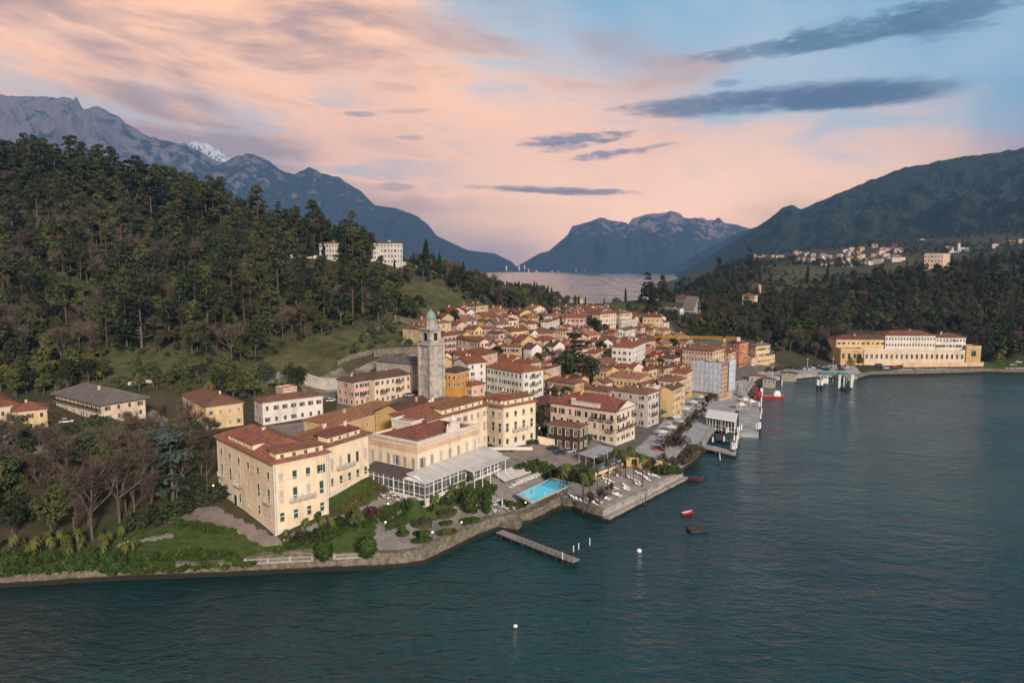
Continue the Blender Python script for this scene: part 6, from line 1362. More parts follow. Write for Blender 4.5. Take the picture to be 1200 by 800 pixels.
# retaining walls
def rwall(a, b_, h, label, m, za=None, th=0.6, cap=True):
    A, B = ground(*a), ground(*b_); o = empty('retaining_wall', A, label, 'wall'); v = B - A; b = MB(); n = 10; vs = []
    d = Vector((v.x, v.y, 0)).normalized(); s = Vector((d.y, -d.x, 0)) * th / 2
    for k in range(n + 1):
        q = v * k / n; g = H(A.x + q.x, A.y + q.y) - A.z
        for e in (-1, 1): vs += [(q.x + e * s.x, q.y + e * s.y, g - 2), (q.x + e * s.x, q.y + e * s.y, max(g, 0) * 0 + g + h)]
    fs = [(0, 1, 3, 2), tuple(4 * n + i for i in (2, 3, 1, 0))]
    for k in range(n):
        i, j = 4 * k, 4 * k + 4; fs += [(i, j, j + 1, i + 1), (i + 1, j + 1, j + 3, i + 3), (i + 3, j + 3, j + 2, i + 2)]
    b.add(vs, fs, m); b.build('masonry', o)
m_pal = mat('pale_plaster_wall', (0.52, 0.49, 0.45), (0.42, 0.39, 0.36), 0.3, 0.9, 0.1, 6, stain=(0.24, 0.22, 0.20), stain_scale=0.2)
rwall((352, 448), (404, 455), 5.0, 'high pale concrete retaining wall behind the long white house', m_pal)
rwall((438, 418), (498, 412), 3.0, 'grey stone terrace wall behind the church nave', m_rock); rwall((395, 428), (440, 414), 2.0, 'rough terrace wall on the meadow behind the pink house', m_rock)
rwall((462, 374), (492, 381), 2.5, 'dark sloping retaining wall beside the yellow house at the meadow edge', m_rock); rwall((425, 396), (470, 374), 1.5, 'hedge lined dry stone wall across the meadow terrace', m_rock)
rwall((734, 546), (776, 551), 3.0, 'ochre garden wall at the back of the lido terrace', WALLS['ochre']); rwall((630, 519), (650, 523), 2.4, 'cream gate wall between the hotel and the ivy annex', WALLS['cream'])
rwall((562, 527), (624, 527), 0.9, 'low pale kerb wall around the hotel forecourt planting', m_trim); rwall((1058, 430), (1152, 429), 2.6, 'salmon garden wall before the lakeside villa', WALLS['peach'])
rwall((445, 306), (520, 322), 2.0, 'long pale terrace wall below the hilltop villa', m_pal); rwall((340, 302), (372, 303), 2.0, 'white garden wall beside the villa on the ridge', m_pal); rwall((150, 451), (185, 447), 1.2, 'white fence wall behind the grey roofed villa', m_pal)
# ------------------------------------------------------------------ sheeted scaffolding
def scaffold():
    pe = at_d(845.5, 426, 312); zg = H(pe.x, pe.y); h = pe.z - zg; th = math.radians(47); ca, sa = math.cos(th), math.sin(th)
    o = empty('scaffolded_building', (pe.x, pe.y, zg), 'building wrapped in pale blue grey scaffold sheeting on the lakefront', 'scaffolded building', th); wa, wb = 15.0, 15.5
    b = MB(); b.box(0.8, 0.8, -2, wa - .8, wb - .8, h - 1.5, WALLS['tan']); b.box(0.4, 0.4, h - 1.5, wa - .4, wb - .4, h - 1.2, m_conc); b.build('wall', o)
    sheet = mat('scaffold_sheet', (0.48, 0.52, 0.60), (0.42, 0.455, 0.53), 0.25, 0.55, 0.3, 6, 0.25, 0.45, stretch=(1, 1, 0.5), stain=(0.36, 0.39, 0.46), stain_scale=0.12)
    def curtain(nm, P, L, z0, z1, nx=14, nz=10):
        r = random.Random(3); vs = []
        for j in range(nz + 1):
            for i in range(nx + 1):
                e = 0.0 if i % 2 == 0 or j % 2 == 0 else -0.16; vs.append(P(L * i / nx, z0 + (z1 - z0) * j / nz, e + r.uniform(-.04, .04)))
        back = [P(L * i / nx, z0 + (z1 - z0) * j / nz, 0.15) for j in range(nz + 1) for i in range(nx + 1)]; N = (nx + 1) * (nz + 1)
        fs = [(j * (nx + 1) + i, j * (nx + 1) + i + 1, (j + 1) * (nx + 1) + i + 1, (j + 1) * (nx + 1) + i) for j in range(nz) for i in range(nx)]
        MB().add(vs + back, fs + [tuple(N + q for q in reversed(f)) for f in fs], sheet).build(nm, o)
    curtain('left_sheet', lambda s, z, e: (e, wb - s, z), wb, 3.6, h); curtain('right_sheet', lambda s, z, e: (s, e, z), wa * 0.52, 3.2, h + .6) if False else None
    curtain('right_sheet', lambda s, z, e: (wa * 0.55 + s, e, z), wa * 0.45, 4.0, h + 0.6, 8)
    b = MB()
    for i in range(9):
        x = wa * i / 8
        for y in (-.05, .6): b.cyl((x, y, 0), (x, y, h + 1), .05, .05, 5, m_conc)
        y = wb * i / 8; b.cyl((.5, y, 0), (.5, y, h + 1), .05, .05, 5, m_conc)
    k = 2.0
    while k < h:
        b.box(0, .05, k, wa * 0.55, .65, k + .07, ROOFS['tan']); b.bar((0, -.05, k + 1), (wa * .55, -.05, k + 1), .05, .05, m_conc); k += 2.1
    b.build('scaffold_frame', o)
    b = MB(); r = random.Random(5)
    for k in range(14): x, y = r.uniform(1, wa - 2), r.uniform(1, wb - 2); b.box(x, y, h - 1.2, x + r.uniform(.5, 2.2), y + r.uniform(.3, 1.6), h - 1.2 + r.uniform(.2, 1.3), r.choice([ROOFS['tan'], m_conc, m_trim]))
    b.build('roof_materials', o)
    RECT.append((pe.x, pe.y, ca, sa, wa, wb))
scaffold()
# ------------------------------------------------------------------ crane
def crane():
    m = plain('crane_yellow', (0.55, 0.30, 0.02), 0.5); D = 395; p = at_d(847.5, 420, D); zj = CAMZ - (396 - 311) * D / 800; zg = H(p.x, p.y)
    o = empty('tower_crane', (p.x, p.y, zg), 'yellow tower crane with its jib level above the roofs', 'crane'); hj = zj - zg
    def lattice(a, b_, w, n):
        b = MB(); a, b_ = Vector(a), Vector(b_); d = (b_ - a).normalized(); u = Vector((0, 1, 0)); v = d.cross(u).normalized(); C = [(-1, -1), (1, -1), (1, 1), (-1, 1)]
        for i, j in C: q = u * (i * w / 2) + v * (j * w / 2); b.bar(a + q, b_ + q, .16, .16, m)
        for k in range(n):
            for (i, j), (i2, j2) in zip(C, C[1:] + C[:1]): b.bar(a.lerp(b_, k / n) + u * (i * w / 2) + v * (j * w / 2), a.lerp(b_, (k + 1) / n) + u * (i2 * w / 2) + v * (j2 * w / 2), .09, .09, m)
        return b
    lattice((0, 0, 0), (0, 0, hj), 1.4, 12).build('mast', o); lattice((-1, 0, hj), (-40, 3, hj + .6), 1.1, 26).build('jib', o); lattice((1, 0, hj), (8.5, -.6, hj - .2), 1.2, 6).build('counter_jib', o)
    lbox(o, 'counterweight', 7.2, -1.3, hj - 1.8, 9.2, .6, hj + .6, m_pal); lbox(o, 'cab', -1.0, -1.8, hj - 2, .6, -.8, hj - .2, m)
crane()
# ------------------------------------------------------------------ pool, lido and terraces
def pool():
    z = max(H(*at_z(px, py, 4.1)[:2]) for px, py in [(606.4, 579.5), (623, 589), (673, 567), (645.8, 561), (640, 574)]) + 0.12
    Q = [at_z(606.4, 579.5, z), at_z(623, 589, z), at_z(673, 567, z), at_z(645.8, 561, z)]; org = Q[1]
    o = empty('swimming_pool', org, 'bright turquoise swimming pool beside the lake', 'pool'); c = sum((q for q in Q), Vector()) / 4
    pw = plain('pool_water', (0.09, 0.66, 0.85), 0.05, 0.5); pd = plain('pool_water_deep', (0.012, 0.36, 0.50), 0.05, 0.5); cp = mat('pool_coping', (0.46, 0.42, 0.37), (0.38, 0.35, 0.31), 0.5)
    ins = [q + (c - q).normalized() * 0.5 - org for q in Q]; outs = [q - org + (q - c).normalized() * 0.5 for q in Q]
    b = MB(); up = Vector((0, 0, .28)); vs = outs + [q + up for q in outs] + [q + up for q in ins] + [q + Vector((0, 0, -.3)) for q in ins]
    b.add(vs, [(i + 4 * k, (i + 1) % 4 + 4 * k, (i + 1) % 4 + 4 * k + 4, i + 4 * k + 4) for k in range(3) for i in range(4)], cp); b.build('coping', o)
    t = 0.62; A, B = ins[1].lerp(ins[2], t), ins[0].lerp(ins[3], t); w = Vector((0, 0, .14))
    MB().add([p + w for p in (ins[0], ins[1], A, B)], [(0, 1, 2, 3)], pw).build('shallow_water', o); MB().add([p + w for p in (B, A, ins[2], ins[3])], [(0, 1, 2, 3)], pd).build('deep_water', o)
    b = MB(); L = ins[1].lerp(ins[2], .3) + up
    for e in (-.3, .3):
        q = L + (ins[2] - ins[1]).normalized() * e; s = (c - org - L).normalized(); b.bar(q - s * .4, q - s * .4 + Vector((0, 0, .9)), .05, .05, m_white); b.bar(q - s * .4 + Vector((0, 0, .9)), q + s * .5 + Vector((0, 0, .6)), .05, .05, m_white)
    b.build('ladder', o)
pool()
def canopy(label, pts, zs, m, name, cat, posts=True, th=0.15, drop=None, extra=None):
    W = [at_z(px, py, z) for (px, py), z in zip(pts, zs)]; org = Vector((W[1].x, W[1].y, H(W[1].x, W[1].y))); o = empty(name, org, label, cat)
    quadslab(o, 'roof', W, th, m, org)
    b = MB()
    for k in range(1, 6): p, q = W[0].lerp(W[3], k / 6) - org, W[1].lerp(W[2], k / 6) - org; b.bar(p + Vector((0, 0, .04)), q + Vector((0, 0, .04)), .09, .1, m_stonetrim)
    b.build('roof_ribs', o)
    for i in range(4):
        for t in (0.04, 0.5):
            p = W[i].lerp(W[(i + 1) % 4], t); c = sum(W, Vector()) / 4; p = p.lerp(c, .05); g = H(p.x, p.y); MB().box(p.x - org.x - .09, p.y - org.y - .09, g - org.z - .5, p.x - org.x + .09, p.y - org.y + .09, p.z - org.z - th * .8, m_stonetrim).build('post', o)
    return o, org, W
m_canvas = mat('pale_canvas', (0.62, 0.58, 0.53), (0.54, 0.50, 0.46), 0.4, 0.8, 0.1); m_zinc = mat('zinc_sheet', (0.33, 0.34, 0.35), (0.27, 0.28, 0.29), 0.4, 0.45, 0.4); m_blue = mat('blue_roofing', (0.075, 0.12, 0.20), (0.11, 0.16, 0.24), 0.4, 0.6, 0.3)
canopy('long pale canvas canopy between hotel veranda and pool', [(579, 555), (591, 563.5), (626, 551.5), (618, 539)], [8.2, 7.2, 6.9, 7.9], m_canvas, 'canopy', 'canopy')
canopy('grey metal roofed open pavilion in front of the ivy annex', [(677, 531), (695, 536.5), (722, 525.5), (703.5, 521)], [8.2, 8.0, 8.0, 8.4], m_zinc, 'pavilion', 'pavilion')
def bar():
    o, org, W = canopy('low lido bar with a flat blue roof and ochre front', [(689, 549), (697.5, 553.5), (730, 541.5), (720, 536)], [6.6, 6.6, 6.4, 6.4], m_blue, 'lido_bar', 'bar')
    a, c = W[1] - org, W[2] - org; b = MB(); b.bar(a + Vector((0, 0, -.55)), c + Vector((0, 0, -.55)), .3, .8, WALLS['cream']); b.build('fascia', o)
    d = (W[0] - W[1]).normalized() * 1.2; L = (c - a).length; rz = math.atan2(c.y - a.y, c.x - a.x); b = MB(); ops = [(L * (.15 + .28 * i), L * (.15 + .28 * i) + 2.2, .7, 2.3) for i in range(3)]
    facade(b, lambda s, z: (s, 0, z), L, -1.5, 3.4, ops, WALLS['ochre']); b.add([(0, .4, -1), (L, .4, -1), (L, .4, 3.2), (0, .4, 3.2)], [(0, 1, 2, 3)], m_iron); b.build('front_wall', o, (a.x + d.x, a.y + d.y, -.3), rz)
bar()
def lounger_proto(label, group):
    o = empty('sun_lounger', (0, 0, 0), label, 'sun lounger', 0, group)
    lbox(o, 'seat', -.36, -.2, .3, .36, 1.3, .42, m_white); b = MB(); b.add([(-.36, 1.3, .34), (.36, 1.3, .34), (.36, 1.95, .85), (-.36, 1.95, .85), (-.36, 1.26, .44), (.36, 1.26, .44), (.36, 1.9, .95), (-.36, 1.9, .95)], [(3, 2, 1, 0), (4, 5, 6, 7), (0, 1, 5, 4), (1, 2, 6, 5), (2, 3, 7, 6), (3, 0, 4, 7)], m_white); b.build('backrest', o)
    for x in (-.32, .32):
        for y in (-.1, 1.2): lbox(o, 'leg', x - .03, y - .03, 0, x + .03, y + .03, .3, m_white)
    return o
def loungers(spots, label, group, rz, s=1.0):
    pr = None
    for px, py in spots:
        p = ground(px, py)
        if pr is None: pr = lounger_proto(label, group); q = pr
        else: q = copy_tree(pr)
        q.location = (p.x, p.y, p.z + .02); q.rotation_euler = (0, 0, math.radians(rz + RNG.uniform(-14, 14))); q.scale = (s, s, s)
lz = [(85, 565), (112, 572), (130, 578), (165, 592), (240, 602), (262, 612), (285, 592), (300, 600), (330, 530), (318, 522), (370, 570), (355, 577), (425, 540), (440, 548), (430, 492), (415, 486), (370, 430), (380, 462), (365, 452), (500, 470), (512, 480), (520, 496), (505, 500), (450, 400), (570, 422), (580, 432), (600, 460), (612, 455), (600, 368), (612, 378), (640, 392), (655, 402), (680, 427), (668, 420), (735, 396), (750, 402), (345, 420), (455, 545), (395, 440), (540, 410), (700, 388), (215, 596), (190, 600), (235, 545)]
loungers([(660 + x / 6.665, 500 + y / 6.665) for x, y in lz], 'white sun lounger on the lido terrace', 'sun loungers on the lido terrace', 40, 0.85)
ps = [(600 + 42 * t + 4 * r, 571 - 17 * t - 3.2 * r) for r in (0, 1, 2) for t in np.linspace(0, 1, 11)]
loungers(ps, 'pale sun lounger lined up beside the pool', 'sun loungers beside the pool', 150, 0.95)
def tables(spots, label, group):
    pr = None
    for px, py in spots:
        p = ground(px, py)
        if pr is None:
            pr = empty('cafe_table', (0, 0, 0), label, 'table', 0, group); b = MB(); b.cyl((0, 0, .7), (0, 0, .76), .62, .62, 10, m_white); b.build('table_top', pr); b = MB(); b.cyl((0, 0, 0), (0, 0, .7), .06, .06, 6, m_iron); b.build('pedestal', pr)
            for k in range(3):
                a = 2.1 * k; c = MB(); x, y = math.cos(a) * .95, math.sin(a) * .95; c.box(x - .22, y - .22, .4, x + .22, y + .22, .46, m_stonetrim); c.box(x - .22 + (.38 if x > 0 else 0), y - .22, .46, x - .16 + (.38 if x > 0 else 0), y + .22, .9, m_stonetrim)
                for e in ((-.18, -.18), (.18, -.18), (-.18, .18), (.18, .18)): c.box(x + e[0] - .02, y + e[1] - .02, 0, x + e[0] + .02, y + e[1] + .02, .4, m_iron)
                c.build('seat', pr)
            q = pr
        else: q = copy_tree(pr)
        q.location = (p.x, p.y, p.z); q.rotation_euler = (0, 0, RNG.uniform(0, 6))
tables([(576, 590), (580, 594), (584, 589), (589, 596), (580, 601), (594, 598), (602, 597), (573, 597)], 'white round table on the terrace beside the pool hedge', 'tables on the pool terrace')
tables([(450, 583), (455, 586), (462, 583), (466, 588), (474, 585), (458, 580)], 'white garden table on the path before the veranda', 'tables before the veranda')
tables(along((770, 522), (800, 490), 16, 9, 6) + along((800, 486), (835, 462), 22, 9, 4), 'cafe table on the lakefront square', 'cafe tables on the square')
def parasol(px, py, label, closed=True, r=1.6, m=None, group=None):
    o = base(px, py, None, 'parasol', label, 'parasol', 0, group); m = m or m_canvas
    b = MB(); b.cyl((0, 0, 0), (0, 0, 2.7), .04, .04, 6, m_white); b.build('pole', o); b = MB()
    b.lathe([(.08, 1.0), (.24, 1.3), (.16, 2.4), (.03, 2.9)] if closed else [(r, 2.15), (r * .98, 2.25), (r * .5, 2.6), (.05, 2.85)], 8, m); b.build('canopy', o)
parasol(588.5, 596, 'closed white parasol on the terrace beside the pool hedge'); parasol(565, 593, 'closed white parasol beside the tall clipped tree')
for i, (px, py) in enumerate([(776, 512), (786, 506), (792, 494), (783, 520), (803, 484), (812, 476), (822, 470), (800, 500), (835, 466)]): parasol(px, py, 'open pale parasol on the lakefront square', False, 2.2, None, 'parasols on the lakefront square')
# parterre beds
m_soil = mat('flower_bed', (0.05, 0.055, 0.025), (0.085, 0.06, 0.04), 1.5, 0.95, 0.05, 6, 0.1, 3.0)
for cx, cy, rx, ry, lab, k in [(524, 603, 12, 4.5, 'oval parterre bed at the back right of the garden', 'low_shrub'), (494, 615, 13, 5.5, 'oval parterre bed with bare brown bush in the middle', 'twigshrub'), (523, 614, 7.5, 3, 'small oval parterre bed with clipped edge', 'low_shrub'), (551, 612, 12, 5, 'wide parterre bed nearest the clipped tree', 'low_shrub'), (524, 625, 13, 5, 'long parterre bed behind the lake wall', 'gold_shrub'), (494, 626, 9.5, 3.5, 'small bed with dark hedge in front of the brown bush', 'low_shrub'), (494, 634, 12, 3.5, 'oval bed around the front cone shrub', 'low_shrub'), (472, 626, 7, 4, 'round bed around the left cone shrub', 'low_shrub')]:
    p = ground(cx, cy); r1 = rx * p.y / 800; r2 = ry * p.y / 800 / max(.2, (cy - 311) / 800) * .62; o = empty('flower_bed', p, lab, 'flower bed', math.radians(20))
    n = 20; ring = [(r1 * math.cos(6.283 * i / n), r2 * math.sin(6.283 * i / n)) for i in range(n)]
    zz = max(H(p.x + x, p.y + y) for x, y in ring) - p.z
    b = MB(); vs = [(x, y, -.6) for x, y in ring] + [(x, y, zz + .06) for x, y in ring] + [(0, 0, zz + .16)]
    b.add(vs, [(i, (i + 1) % n, n + (i + 1) % n, n + i) for i in range(n)] + [(n + i, n + (i + 1) % n, 2 * n) for i in range(n)], m_soil); b.build('soil', o)
    L = Leaves(int(cx + cy)); [L.blob((x * .93, y * .93, zz + .15), (.38, .38, .42), 16, .26, .4, .4) for x, y in [(r1 * math.cos(6.283 * i / 34), r2 * math.sin(6.283 * i / 34)) for i in range(34)]]
    V, F = L.arrays(); link('hedge_border', np_mesh('hedge_border', V, F, [LEAF['hedge']]), o)
    for j in range(5): a = RNG.uniform(0, 6.28); t = RNG.uniform(.1, .6); wx, wy = r1 * t * math.cos(a), r2 * t * math.sin(a); link('bedding_plant', KINDS[k][0][1], o, (wx, wy, zz), a).scale = (.5,) * 3
# ------------------------------------------------------------------ pier, posts, boats
m_deck = mat('weathered_planks', (0.27, 0.255, 0.235), (0.20, 0.19, 0.175), 1.2, 0.85, 0.15); m_pile = mat('dark_timber_pile', (0.07, 0.06, 0.05), (0.04, 0.035, 0.03), 1.5, 0.8, 0.2)
def pier(a, b_, w, z, label, rail=True, name='pier', piles=7):
    A, B = at_z(*a, z), at_z(*b_, z); v = B - A; L = v.length; o = empty(name, A, label, 'pier', math.atan2(v.y, v.x))
    b = MB(); n = int(L / .5)
    for k in range(n): b.box(L * k / n + .012, -w / 2, -.08, L * (k + 1) / n - .012, w / 2, .02, m_deck)
    for s in (-1, 1): b.box(0, s * w / 2 - .1 - .06 * s, -.42, L, s * w / 2 + .1 - .06 * s, -.09, m_pile)
    b.build('deck', o)
    for k in range(piles):
        for s in (-1, 1): x = L * (k + .5) / piles; MB().cyl((x, s * w * .42, -z - 3), (x, s * w * .42, -.1), .16, .16, 7, m_pile).build('pile', o)
    if rail:
        for s in (-1, 1):
            b = MB(); b.bar((L * .3, s * w / 2, 1.0), (L * .98, s * w / 2, 1.0), .06, .06, m_iron); b.bar((L * .3, s * w / 2, .55), (L * .98, s * w / 2, .55), .04, .04, m_iron)
            for k in range(12): x = L * (.3 + .68 * k / 11); b.bar((x, s * w / 2, 0), (x, s * w / 2, 1.0), .06, .06, m_iron)
            b.build('railing', o)
    return o
pier((585, 622), (676, 657), 2.4, 1.1, 'grey plank pier running out from the parterre wall')
o = base(598, 612, 1.6, 'steps', 'dark stone landing steps at the root of the plank pier', 'steps', -20); [lbox(o, 'step', -3, -k * .6, -2.6, 3, -k * .6 + .598, 1.2 - k * .35, m_rock) for k in range(5)]
def post(px, py, h, label, m1, m2=None, r=.14, lean=0, group=None, name='mooring_post'):
    p = at_z(px, py, 0); o = empty(name, p, label, 'post', 0, group); t = Vector((math.sin(lean) * h, 0, h)); b = MB(); b.cyl((0, 0, -3), t * .45, r, r, 8, m1); b.build('shaft', o); b = MB(); b.cyl(t * .451, t, r * 1.05, r * .95, 8, m2 or m1); b.cyl(t, t * 1.02, r * 1.2, r * .5, 8, m2 or m1); b.build('head', o)
for px, py, h, lab in [(659, 661, 2.8, 'white topped post at the front edge of the plank pier'), (691, 645, 3.0, 'slim white topped post standing free right of the pier'), (672, 652, 2.6, 'white topped post at the pier end'), (678, 649, 2.6, 'white topped post just beyond the pier end')]: post(px, py, h, lab, m_pile, m_white, .11)
post(844.5, 545, 4.0, 'leaning white topped post in the water before the landing stages', m_pile, m_white, .16, -.12)
for i, (px, py) in enumerate([(757, 585), (756, 592)]): post(px, py, 3.2, 'dark ladder post at the lido edge', m_pile, None, .14, 0, 'dark posts at the lido edge')
def buoy(px, py, label, r=.75):
    o = base(px, py, 0, 'mooring_buoy', label, 'buoy'); b = MB(); b.lathe([(.05, -r * .6), (r * .7, -r * .45), (r, 0), (r * .92, r * .45), (r * .55, r * .85), (.12, r)], 14, m_white); b.build('float', o, smooth=True); b = MB(); b.lathe([(.07, r * .98), (.07, r * 1.15), (.16, r * 1.2), (.16, r * 1.28), (.05, r * 1.3)], 8, m_iron); b.build('ring', o)
buoy(749, 645.5, 'round white mooring buoy right of the pier', .62); buoy(604, 733.5, 'round white buoy alone in the foreground water', .42)
def boat(px, py, L, W, rz, label, hull, inner, cab=None, cover=None, z=0.0, cat='boat', name='boat', hgt_=.75):
    o = base(px, py, z, name, label, cat, rz); n = 9; st = []
    for i in range(n):
        t = i / (n - 1); w = W / 2 * (math.sin(math.pi * (0.22 + .78 * t)) ** .6 if t > .0 else .8); w = W / 2 * (.82 if t == 0 else min(1, 1.5 * (1 - t) ** .55 + .0)) if t > .45 or t == 0 else W / 2 * (.82 + .36 * t if t < .5 else 1); sh = hgt_ * (1 + .5 * t * t); x = L * (t - .5)
        st.append([(x, -w, sh), (x, -w * .75, .05), (x, 0, -.25), (x, w * .75, .05), (x, w, sh)])
    vs = [q for s in st for q in s]; fs = [(5 * i + k, 5 * i + k + 1, 5 * i + k + 6, 5 * i + k + 5) for i in range(n - 1) for k in range(4)] + [(4, 3, 2, 1, 0)]
    MB().add(vs, fs, hull).build('hull', o)
    dv = []
    for s in st: dv += [(s[0][0], s[0][1] * .86, s[0][2] - .12), (s[4][0], s[4][1] * .86, s[4][2] - .12)]
    MB().add(dv, [(2 * i, 2 * i + 2, 2 * i + 3, 2 * i + 1) for i in range(n - 1)], inner).build('deck', o)
    if cab: lbox(o, 'cabin', -L * .18, -W * .3, hgt_ * .8, L * .12, W * .3, hgt_ + 1.1, cab); lbox(o, 'windscreen', L * .12, -W * .26, hgt_ + .35, L * .14, W * .26, hgt_ + .95, m_glass)
    if cover: b = MB(); b.add([(-L * .4, -W * .42, hgt_ + .05), (L * .3, -W * .42, hgt_ + .05), (L * .3, W * .42, hgt_ + .05), (-L * .4, W * .42, hgt_ + .05), (-L * .38, 0, hgt_ + .6), (L * .28, 0, hgt_ + .7)], [(0, 1, 5, 4), (2, 3, 4, 5), (1, 2, 5), (3, 0, 4)], cover); b.build('cover', o)
    return o
m_redp = plain('red_paint', (0.30, 0.03, 0.028), 0.45); m_navy = plain('navy_paint', (0.03, 0.04, 0.07), 0.45); m_wood = plain('varnished_wood', (0.16, 0.07, 0.03), 0.4)
boat(811, 562, 6.5, 2.0, -15, 'dark red speedboat lying at the end of the lido wall', plain('dark_red_paint', (0.13, 0.02, 0.02), .5), m_pile, None, m_navy); boat(805.5, 602.5, 3.6, 1.3, 20, 'small red hulled rowing boat with a white deck on open water', m_redp, m_white, None, None)
o = base(817, 621, 0.0, 'swim_raft', 'dark square swimming raft anchored off the lido', 'raft', 12); lbox(o, 'platform', -2.4, -1.6, .25, 2.4, 1.6, .5, m_pile); [lbox(o, 'float', -2.3, y, -.3, 2.3, y + .8, .24, m_pile) for y in (-1.5, -.4, .7)]
# landing stages
def deck(pts, z, label, m, name='landing_stage', cat='jetty', th=.5, piles=True):
    W = [at_z(px, py, z) for px, py in pts]; o = empty(name, W[0], label, cat); quadslab(o, 'deck', W, th, m, W[0])
    if piles:
        for i in range(4):
            for t in (0.03, .5): p = W[i].lerp(W[(i + 1) % 4], t).lerp(sum(W, Vector()) / 4, .06) - W[0]; MB().cyl((p.x, p.y, -z - 3), (p.x, p.y, -th), .2, .2, 7, m_pile).build('pile', o)
    return o, W
deck([(820, 523), (857, 531.5), (860, 527.5), (823, 519.5)], 1.3, 'narrow pale floating landing stage nearest the lido', m_conc)
deck([(857, 531.5), (862, 532), (868, 506), (864, 505.5)], 1.3, 'outer arm of the nearest landing stage lined with white posts', m_conc); deck([(826, 514), (836, 508), (866, 505), (862, 511)], 1.0, 'dark timber landing stage below the white roofed ferry building', m_pile)
deck([(865.5, 507), (889, 508), (891, 481), (866, 479)], 1.6, 'broad paved ferry quay projecting into the lake', m_plaza, th=1.6); deck([(862, 478), (889.5, 479.5), (890.5, 470), (866, 469)], 1.5, 'smaller inner ferry quay with white tents', m_plaza, th=1.5)
boat(842, 516.5, 9, 2.8, 15, 'dark covered taxi boat moored at the nearest landing stage', m_navy, m_wood, m_navy, m_navy); boat(855, 518.5, 7, 2.4, 10, 'green covered boat moored beside the taxi boat', m_navy, m_wood, None, plain('green_tarp', (0.05, 0.12, 0.10), 0.7)); boat(832, 526.5, 8, 2.4, 14, 'dark blue hulled boat under the nearest landing stage edge', m_navy, m_navy, None, m_navy)
m_blk = plain('black_rubber', (0.02, 0.02, 0.022), 0.7)
for i, (px, py, h) in enumerate([(856, 532, 4.2), (858, 533, 4.6), (860.5, 533, 4.4), (862.5, 531, 4.0), (863, 524, 4.2), (864.5, 520, 4.2), (860, 521, 3.6), (864, 512, 4.0), (866, 510.5, 4.0), (853, 511, 3.6), (851, 512, 3.6), (868.5, 510, 4.4), (835, 522, 3.2), (848, 521, 3.2)]): post(px, py, h, 'white mooring post with black foot at the nearest landing stage', m_blk, m_white, .3, 0, 'white posts of the nearest landing stage')
for i, (px, py, h) in enumerate([(886, 509, 4.6), (888.5, 509.5, 5.0), (890.5, 508, 4.6), (891, 496, 4.2), (892, 489, 4.2), (891.5, 481, 4.0), (889, 481, 4.0), (892, 475, 4.0), (893, 468, 4.0)]): post(px, py, h, 'white mooring post with black foot along the ferry quay', m_blk, m_white, .32, 0, 'white posts of the ferry quay')
def ferry_house():
    o, org, W = canopy('ferry ticket building with a long white roof at the landing stages', [(826.5, 488), (862.5, 494), (865, 484), (830, 479.5)], [6.2, 6.2, 6.2, 6.2], m_white, 'ferry_building', 'ferry building', th=.35)
    c = sum(W, Vector()) / 4; g = MB(); R = [(w.lerp(c, .1) - org) for w in W]; mg = mat('green_glazing', (0.03, 0.06, 0.05), (0.02, 0.04, 0.035), .5, .1, .5)
    vs = [Vector((p.x, p.y, -1.2)) for p in R] + [Vector((p.x, p.y, p.z - .36)) for p in R]; g.add(vs, [(i, (i + 1) % 4, 4 + (i + 1) % 4, 4 + i) for i in range(4)], mg); g.build('glazed_wall', o)
    b = MB()
    for i in range(4):
        p, q = R[i], R[(i + 1) % 4]; n = 9
        for k in range(n): x = p.lerp(q, k / n) + (p.lerp(q, k / n) - (c - org)).normalized() * .06; b.box(x.x - .07, x.y - .07, -1, x.x + .07, x.y + .07, p.z - .4, m_white)
        for z in (-.2, 1.3): b.bar((p.x * 1.005, p.y * 1.005, z), (q.x * 1.005, q.y * 1.005, z), .14, .3 if z < 0 else .1, m_white)
    b.build('window_frames', o)
ferry_house()
for px, py, s, lab in [(872, 474, 1.0, 'white pitched tent on the inner ferry quay, left one'), (880, 476, 1.0, 'white pitched tent on the inner ferry quay, right one'), (868, 480, .9, 'white pitched tent beside the ferry building')]:
    o = base(px, py, 1.5 if px > 869 else None, 'tent', lab, 'tent', 20); b = MB(); b.add([(-2, -2, 2.3), (2, -2, 2.3), (2, 2, 2.3), (-2, 2, 2.3), (0, 0, 3.6)], [(0, 1, 4), (1, 2, 4), (2, 3, 4), (3, 0, 4)], m_canvas); b.build('canvas', o); [lbox(o, 'pole', x - .05, y - .05, 0, x + .05, y + .05, 2.3, m_white) for x in (-1.9, 1.9) for y in (-1.9, 1.9)]
p = ground(866, 462); q = at_z(877, 470, 2.0); o = empty('gangway', p, 'pale raised gangway ramp beside the red work barge', 'gangway'); b = MB(); b.bar((0, 0, 5.5), q - p, 2.2, .25, m_conc); b.bar((0, -.9, 6.3), q - p + Vector((0, -.9, .8)), .1, .1, m_conc); b.build('ramp', o); b = MB(); [b.bar((x, y, 0), (x * .3, y * .3, 6), .2, .2, m_conc) for x in (-1.5, 1.5) for y in (-1, 1)]; b.build('gantry', o)
